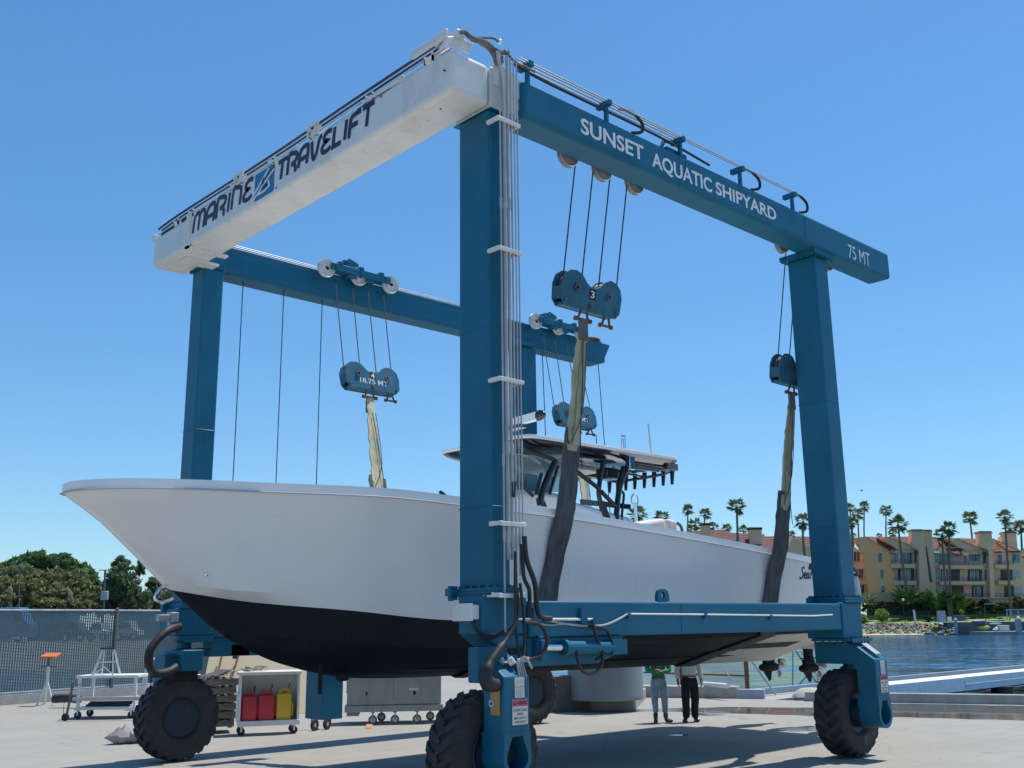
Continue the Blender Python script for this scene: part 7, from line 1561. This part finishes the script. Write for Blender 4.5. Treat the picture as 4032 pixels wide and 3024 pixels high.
# ------------------------------------------------------------------ palms
PL = leaf_mat('palm_frond', (.07, .105, .05), (.24, .30, .16), .9, .25); PDRY = leaf_mat('dry_palm_skirt', (.08, .055, .03), (.19, .14, .08), .9, .05)
def palm_crown(seed, n=40):
    rnd = random.Random(seed); mb = MB()
    for k in range(n):
        a = 2*pi*k/n*2.4+rnd.uniform(-.3, .3); el = math.asin(rnd.uniform(-.5, .98)) if k > 4 else radians(rnd.uniform(-65, -35)); L = rnd.uniform(.36, .58)
        d = V((cos(a)*cos(el), sin(a)*cos(el), sin(el))); tip = d*L; sd = d.cross(V((0, 0, 1))).normalized(); up = sd.cross(d)
        mb.add([d*.03-sd*.008, d*.03+sd*.008, tip+sd*.006, tip-sd*.006], [(0, 1, 2, 3)])
        R_ = rnd.uniform(.34, .48); nb = 11
        for i in range(nb):
            f = (i/(nb-1)-.5)*2; an = f*1.75; v = d*cos(an)+sd*sin(an)+up*(.10-.28*abs(f)); Lb = R_*(1-.25*abs(f))*rnd.uniform(.85, 1.1); e = tip+v*Lb-V((0, 0, Lb*Lb*.45*rnd.uniform(.5, 1.4))); md = tip+v*Lb*.5; q = v.cross(up).normalized()*.042
            mb.add([tip, md+q, e, md-q], [(0, 1, 2, 3)])
    return mb
CROWNS = []
for s_ in range(4):
    o = palm_crown(40+s_, 40+3*s_).build('crown', PL, None, smooth=0, recalc=False); CROWNS.append(o.data); bpy.data.objects.remove(o)
def skirt(seed):
    rnd = random.Random(seed); mb = MB()
    for k in range(30):
        a = rnd.uniform(0, 6.28); z = rnd.uniform(-.35, -.02); r = .05+.10*rnd.random(); p = V((r*cos(a), r*sin(a), z)); q = V((-sin(a), cos(a), 0))*.03; mb.add([p+q, p-q, p+V((r*.4*cos(a), r*.4*sin(a), -.22))], [(0, 1, 2)])
    return mb
o = skirt(3).build('dry_fronds', PDRY, None, smooth=0, recalc=False); SKIRT = o.data; bpy.data.objects.remove(o)
Zp = lambda x, y: (2400+x*.7377, 1850+y*.7377)
PALMS = [  # zoom x, y of the crown, radius, foot x, foot y, distance, label
 (150, 228, 54, 146, 400, 250, 'palm crown rising behind the chrome ring on the boat'), (277, 248, 46, 277, 400, 262, 'palm just showing over the cream bench seat'),
 (418, 210, 37, 420, 400, 258, 'slim palm left of the paler chimney, taller of a close pair'), (510, 228, 37, 510, 400, 252, 'palm standing over the small left chimney'),
 (456, 284, 42, 460, 400, 246, 'low shaggy palm between the two slim ones'), (430, 312, 24, 430, 400, 248, 'low palm crown half hidden behind the bench seat'), (553, 300, 31, 553, 420, 262, 'short palm right of the small chimney'), (627, 306, 29, 627, 420, 264, 'short palm behind the hipped red roof'), (712, 314, 28, 712, 420, 262, 'short palm left of the sleeved sling'),
 (678, 188, 54, 682, 420, 222, 'tall palm with a full crown standing before the red roof'), (1033, 268, 50, 1045, 470, 222, 'leaning palm between the rear sling and the rear column'), (970, 342, 28, 970, 430, 264, 'low palm top just above the roof behind the sling'),
 (1282, 200, 30, 1290, 500, 256, 'palm crown touching the right edge of the rear column'), (1325, 230, 38, 1337, 500, 250, 'palm left of the tallest slim palm by the column'), (1360, 190, 34, 1368, 500, 262, 'tallest slim palm beside the rear column'), (1296, 275, 40, 1292, 520, 226, 'nearer palm low beside the rear column'), (1300, 348, 20, 1300, 500, 258, 'small palm top over the lower roof by the column'),
 (1476, 212, 38, 1482, 500, 262, 'slim straight palm rising behind the orange gable'), (1540, 282, 54, 1582, 600, 222, 'large leaning palm in front of the orange gable'), (1512, 330, 28, 1512, 500, 262, 'short palm behind the ridge of the orange gable'), (1440, 350, 18, 1440, 480, 264, 'tiny palm top on the ridge of the orange gable'),
 (1775, 340, 46, 1812, 762, 219, 'left crown of the double palm before the middle bay'), (1812, 308, 46, 1822, 764, 219, 'right, taller crown of the double palm before the middle bay'), (1922, 248, 46, 1940, 500, 262, 'lone slim palm above the roof right of the double palm'),
 (2110, 243, 44, 2140, 745, 220, 'tall palm whose trunk crosses the right end of the facade'), (2136, 302, 42, 2136, 500, 256, 'bushy palm behind the right-hand chimney'), (2196, 300, 44, 2204, 560, 232, 'palm cut by the right edge of the picture'), (1730, 372, 22, 1730, 480, 262, 'low palm top behind the roof by the double palm')]
for i, (x, y, r, fx, fy, D, lb) in enumerate(PALMS):
    c = at(*Zp(x, y+r*.15), D); b = at(*Zp(fx, fy), D); R_ = r*.7377/FPX*D*1.28; o = thing('palm_tree', lb, 'palm', b, 0, 'palms around the apartments')
    cr = bpy.data.objects.new('crown', CROWNS[i % 4]); COL.objects.link(cr); cr.parent = o; cr.matrix_parent_inverse = _wm(o).inverted(); cr.location = c; cr.scale = (R_, R_, R_); cr.rotation_euler = (.08*sin(i), .08*cos(i*2), i*1.3)
    if r > 30: sk = bpy.data.objects.new('dry_fronds', SKIRT); COL.objects.link(sk); sk.parent = o; sk.matrix_parent_inverse = _wm(o).inverted(); sk.location = c; sk.scale = (R_*1.1,)*3
    rt_ = .24 if r > 40 else .19
    m = MB(); mid = c.lerp(b, .5)+RH*.25*sin(i*1.7); m.tube([b-V((0, 0, 1.5)), mid, c], [rt_*1.25, rt_, rt_*.85], 8, 5); m.build('trunk', PTRUNK, o)
# ------------------------------------------------------------------ planting in front of the apartments
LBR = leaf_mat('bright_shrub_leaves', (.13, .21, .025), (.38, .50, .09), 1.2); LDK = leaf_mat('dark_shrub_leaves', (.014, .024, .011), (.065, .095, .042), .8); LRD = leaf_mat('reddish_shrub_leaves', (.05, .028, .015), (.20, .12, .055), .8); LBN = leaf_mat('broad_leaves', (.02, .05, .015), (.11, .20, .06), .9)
def shrub(x, y, rx, ry, dd, lm, lb, seed, n=900, size=.22, nm='round_shrub', cat='shrub'):
    rnd = random.Random(seed); c = Bz(x, y, dd); D = DB-dd; k = .36166/FPX*D; o = thing(nm, lb, cat, c-V((0, 0, ry*k)), 0, 'planting before the apartments'); m = MB()
    for _ in range(max(8, n//60)):
        d = V((rnd.gauss(0, 1), rnd.gauss(0, 1), rnd.gauss(0, 1))).normalized(); q = .72; leaves(m, rnd, c+V((d.x*rx*k*q, d.y*rx*k*q*.8, d.z*ry*k*q)), min(rx, ry)*k*.34, 60, size, (1, 1, 1), .4)
    m.build('foliage', lm, o, smooth=0, recalc=False); m = MB(); m.tube([c-V((0, 0, ry*k*1.05)), c], [.14, .08], 6); m.build('stem', TRUNK, o)
shrub(475, 1445, 98, 68, 14.5, LBR, 'large rounded bright green shrub on the lawn above the rocks', 1, 2600, .20)
shrub(268, 1490, 62, 58, 15, LBR, 'smaller rounded bright green shrub nearest the column', 2, 1500, .19)
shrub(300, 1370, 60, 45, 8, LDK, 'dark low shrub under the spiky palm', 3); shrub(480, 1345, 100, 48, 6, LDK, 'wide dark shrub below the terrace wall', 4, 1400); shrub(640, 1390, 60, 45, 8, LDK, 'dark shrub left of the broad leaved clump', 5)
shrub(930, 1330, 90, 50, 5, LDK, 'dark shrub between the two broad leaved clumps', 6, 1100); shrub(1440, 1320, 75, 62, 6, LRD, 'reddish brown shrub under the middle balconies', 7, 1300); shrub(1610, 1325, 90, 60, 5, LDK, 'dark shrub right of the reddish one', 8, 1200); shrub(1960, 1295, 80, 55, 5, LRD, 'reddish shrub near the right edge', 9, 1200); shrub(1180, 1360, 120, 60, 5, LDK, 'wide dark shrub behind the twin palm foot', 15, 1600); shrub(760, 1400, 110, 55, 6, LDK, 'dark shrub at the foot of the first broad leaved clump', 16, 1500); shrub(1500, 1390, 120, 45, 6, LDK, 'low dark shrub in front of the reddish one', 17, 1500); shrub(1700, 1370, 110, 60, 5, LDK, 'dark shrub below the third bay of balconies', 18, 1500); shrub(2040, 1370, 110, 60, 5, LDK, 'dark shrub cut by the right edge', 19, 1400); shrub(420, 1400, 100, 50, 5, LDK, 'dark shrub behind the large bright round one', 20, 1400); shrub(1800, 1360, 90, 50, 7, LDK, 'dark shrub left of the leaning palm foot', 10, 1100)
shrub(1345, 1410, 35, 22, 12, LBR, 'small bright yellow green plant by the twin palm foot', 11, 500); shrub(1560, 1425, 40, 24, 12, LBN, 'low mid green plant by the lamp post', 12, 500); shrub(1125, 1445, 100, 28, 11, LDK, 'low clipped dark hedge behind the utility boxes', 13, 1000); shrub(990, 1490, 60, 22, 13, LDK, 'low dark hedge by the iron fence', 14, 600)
def bigleaf(x, y0, y1, w, dd, lb, seed, n=46, lm=None):
    rnd = random.Random(seed); D = DB-dd; k = .36166/FPX*D; b = Bz(x, y1, dd); H = (y1-y0)*k; o = thing('broad_leaved_plant', lb, 'plant', b, 0, 'planting before the apartments'); m = MB()
    for i in range(n):
        a = rnd.uniform(0, 6.28); r0 = rnd.random()**.6*w*k*.55; p = b+V((cos(a)*r0, sin(a)*r0*.6, H*rnd.uniform(0, .45))); L = H*rnd.uniform(.45, .8); el = rnd.uniform(.5, 1.35); d = V((cos(a)*cos(el), sin(a)*cos(el), sin(el))); sd = d.cross(V((0, 0, 1))).normalized(); wd = L*rnd.uniform(.13, .2)
        mid = p+d*L*.55; e = p+d*L+V((cos(a), sin(a), -.5))*L*.22; m.add([p, mid+sd*wd, e, mid-sd*wd], [(0, 1, 2, 3)])
    m.build('leaves', lm or LBN, o, smooth=0, recalc=False); return o
bigleaf(760, 1125, 1345, 210, 7, 'tall broad leaved clump below the first bay of balconies', 1, 80); bigleaf(1085, 1150, 1400, 160, 7.5, 'tall broad leaved clump left of the twin palm foot', 2, 70); bigleaf(1270, 1185, 1410, 170, 7.5, 'tall broad leaved clump right of the twin palm foot', 3, 70); bigleaf(330, 1205, 1350, 170, 8.5, 'spreading spiky palm-like plant next to the rear column', 4, 60, PL)
# fences, posts and boxes on the far lawn
def railing(u0, u1, d, z, h, step, lb, bars=0):
    o = thing('waterside_railing' if bars == 0 else 'iron_fence', lb, 'railing' if bars == 0 else 'fence', Fp(u0, d, z)); m = MB(); n = int((u1-u0)/step)
    for k in range(n+1): u = u0+(u1-u0)*k/n; m.bar(Fp(u, d, z), Fp(u, d, z+h), .06, .06)
    m.build('posts', RAILD, o); m = MB(); m.bar(Fp(u0, d, z+h), Fp(u1, d, z+h), .05, .05); m.bar(Fp(u0, d, z+h*.12), Fp(u1, d, z+h*.12), .04, .04)
    if bars:
        k = u0
        while k < u1: m.bar(Fp(k, d, z+.1), Fp(k, d, z+h), .02, .02); k += bars
    m.build('rails', RAILD, o)
railing(83.5, 130, 208.0, 1.72, 1.05, 2.1, 'dark railing along the waterside path')
railing(74.5, 84.5, 213, 1.75, 2.1, 2.2, 'black iron fence across the far lawn', .28)
o = thing('sign_post', 'white post by the end of the iron fence', 'post', at(3604, 2446, 211)); m = MB(); a = at(3604, 2446, 211); b = at(3598, 2402, 211); m.bar(a-V((0, 0, .3)), b, .35, .2); m.build('post', WHT, o)
for (x0, x1, y0, y1, mt, lb) in ((1090, 1158, 1402, 1515, PIERB, 'tall grey blue utility cabinet on the waterside path'), (1195, 1226, 1462, 1500, WHT, 'small white box beside the utility cabinet'), (1262, 1380, 1450, 1500, mat('dark_cabinet', (.07, .09, .12), .6), 'long dark cabinet beside the gangway gate')):
    m = MB(); D = 209.6; P0 = lambda x, y: at(3300+x*.36166, 1900+y*.36166, D); a, b = P0(x0, y1), P0(x1, y0); m.obox((a+b)/2, RH, FH, (0, 0, 1), abs((b-a).dot(RH))/2, .4, abs(b.z-a.z)/2+.08); o = m.build('utility_cabinet', mt, bevel=.03); tag(o, lb, 'cabinet')
b = at(3300+1612*.36166, 1900+1505*.36166, 210); t = at(3300+1592*.36166, 1900+1322*.36166, 210); o = thing('lamp_post', 'slim lamp post with a short arm on the far waterside path', 'lamp post', b); m = MB(); m.tube([b-V((0, 0, .3)), t], .09, 8); m.build('pole', RAILD, o); m = MB(); m.bar(t, t+RH*2.4, .2, .12); m.build('lamp_arm', GREYM, o)
b = at(3300+712*.36166, 1900+1420*.36166, 214); t = at(3300+708*.36166, 1900+1285*.36166, 214); o = thing('lamp_post', 'garden lamp on a dark post before the broad leaved clump', 'lamp post', b); m = MB(); m.tube([b-V((0, 0, .5)), t], .07, 8); m.build('pole', RAILD, o); m = MB(); m.sphere(t+V((0, 0, .15)), .3, 10); m.build('globe', WHT, o)
g = thing('gangway_gate', 'grey gateway structure with rails at the right end of the path', 'gate', at(4000, 2440, 208)); m = MB(); Q = lambda x, y: at(3300+x*.36166, 1900+y*.36166, 206)
for x in (1836, 1870, 1960, 2040): m.bar(Q(x, 1385), Q(x+6, 1495), .16, .16)
m.bar(Q(1830, 1385), Q(2060, 1385), .22, .2); m.build('frame', PIERB, g); m = MB()
for y in (1410, 1430, 1450, 1470): m.bar(Q(1870, y), Q(2060, y), .07, .07)
m.build('rails', GREYM, g)
# floating dock with small craft
m = MB(); a = Fp(88.2, 197.5, 0); m.loft([[Fp(u, d, z) for d, z in ((196.5, -.75), (196.5, -.12), (204, -.12), (204, -.75))] for u in (88.3, 140)]); o = m.build('floating_dock', mat('dock_planks', (.30, .28, .26), .85, var=.2, scale=1.5)); tag(o, 'low grey floating dock along the far sea wall', 'dock')
def kayak(x, y, L, r, mt, lb, tilt=0.):
    c = at(3300+x*.36166, 1900+y*.36166, 200); k = .36166/FPX*200; Lm = L*k; m = MB(); rings = []
    for i in range(11):
        f = i/10; s_ = sin(pi*f)**.6*r*k+.01; rings.append([c+RH*(Lm*(f-.5))+FH*(s_*1.3*cos(a))+V((0, 0, s_*sin(a)*.9+.25*r*k*abs(f-.5)*2)) for a in [2*pi*q/10 for q in range(10)]])
    m.loft(rings); o = m.build('kayak', mt, smooth=60); tag(o, lb, 'kayak', 'kayaks on the far dock')
kayak(1535, 1515, 165, 17, mat('blue_kayak', (.02, .12, .40), .4), 'blue kayak lying on top of the red one'); kayak(1535, 1537, 185, 14, mat('red_kayak', (.40, .05, .06), .4), 'red kayak under the blue one'); kayak(1585, 1580, 150, 25, mat('lime_kayak', (.30, .50, .06), .4), 'lime green kayak on the far dock'); kayak(1715, 1538, 145, 12, mat('teal_kayak', (.10, .38, .42), .4), 'teal and white kayak right of the lime one'); kayak(1560, 1562, 110, 12, mat('navy_kayak', (.02, .04, .15), .4), 'navy kayak tucked behind the lime one')
c = at(3300+1802*.36166, 1900+1585*.36166, 199); m = MB(); m.obox(c, RH, FH, (0, 0, 1), .85, .5, .45); m.obox(c+V((0, 0, .47)), RH, FH, (0, 0, 1), .92, .56, .06); o = m.build('dock_box', WHT, bevel=.04); tag(o, 'white dock storage box on the far dock', 'dock box')
c = at(3300+1740*.36166, 1900+1600*.36166, 199.5); m = MB(); m.loft([[c+RH*(1.1*w*cos(a))+FH*(.7*w*sin(a))+V((0, 0, z)) for a in [2*pi*k/12 for k in range(12)]] for z, w in ((-.1, 1), (.25, .7), (.55, .2))]); o = m.build('covered_dinghy', mat('pale_cover', (.42, .42, .44), .7, var=.1)); tag(o, 'small pale covered dinghy left of the white dock box', 'dinghy')
c = at(3300+1965*.36166, 1900+1640*.36166, 196); t = at(3300+1965*.36166, 1900+1485*.36166, 196); o = thing('mooring_pile', 'grey blue mooring pile with a pointed white cap at the right', 'pile', c); m = MB(); m.obox((c+t)/2-V((0, 0, .7)), RH, FH, (0, 0, 1), .40, .4, (t-c).length/2+.7); m.build('pile', PIERB, o); m = MB(); m.lathe([(.58, 0), (.55, .1), (.001, .55)], t, (0, 0, 1), 4); m.build('cap', WHT, o)
c = at(3300+1278*.36166, 1900+1590*.36166, 203); t = at(3300+1278*.36166, 1900+1492*.36166, 203); o = thing('mooring_pile', 'small grey mooring pile beside the gangway at the sea wall', 'pile', c); m = MB(); m.cyl(c-V((0, 0, 1)), t, .3, n=10); m.build('pile', PIERB, o); m = MB(); m.lathe([(.34, 0), (.001, .45)], t, (0, 0, 1), 10); m.build('cap', PIERB, o)
# helicopter far off in the sky
c = at(3392, 1931, 1500); h = thing('helicopter', 'tiny helicopter far off in the sky above the palms', 'helicopter', c); d = (RH*.97+FH*.2).normalized()
m = MB(); m.loft([[c+d*x+V((-d.y, d.x, 0))*(w*cos(a))+V((0, 0, w*sin(a)*1.05)) for a in [2*pi*k/10 for k in range(10)]] for x, w in ((-1.2, .3), (-.6, .8), (.6, 1.0), (1.9, .85), (2.7, .3))]); m.build('fuselage', mat('pale_red_fuselage', (.45, .22, .2), .4), h)
m = MB(); m.cyl(c+d*-1.0+V((0, 0, .3)), c-d*6.0+V((0, 0, .6)), .28, .14, 8); m.bar(c-d*5.8+V((0, 0, .2)), c-d*6.3+V((0, 0, 1.6)), .12, .6); m.build('tail_boom', WHT, h)
m = MB(); m.bar(c-d*4.6+V((0, 0, 1.55)), c+d*4.6+V((0, 0, 1.55)), .3, .06); m.cyl(c+V((0, 0, .8)), c+V((0, 0, 1.6)), .12, n=6); m.build('rotor', DARK, h); m = MB()
for s_ in (-1, 1): m.tube([c+V((-d.y, d.x, 0))*s_*.9-d*1.3-V((0, 0, 1.35)), c+V((-d.y, d.x, 0))*s_*.9+d*1.8-V((0, 0, 1.35))], .08, 6)
m.build('skids', DARK, h)
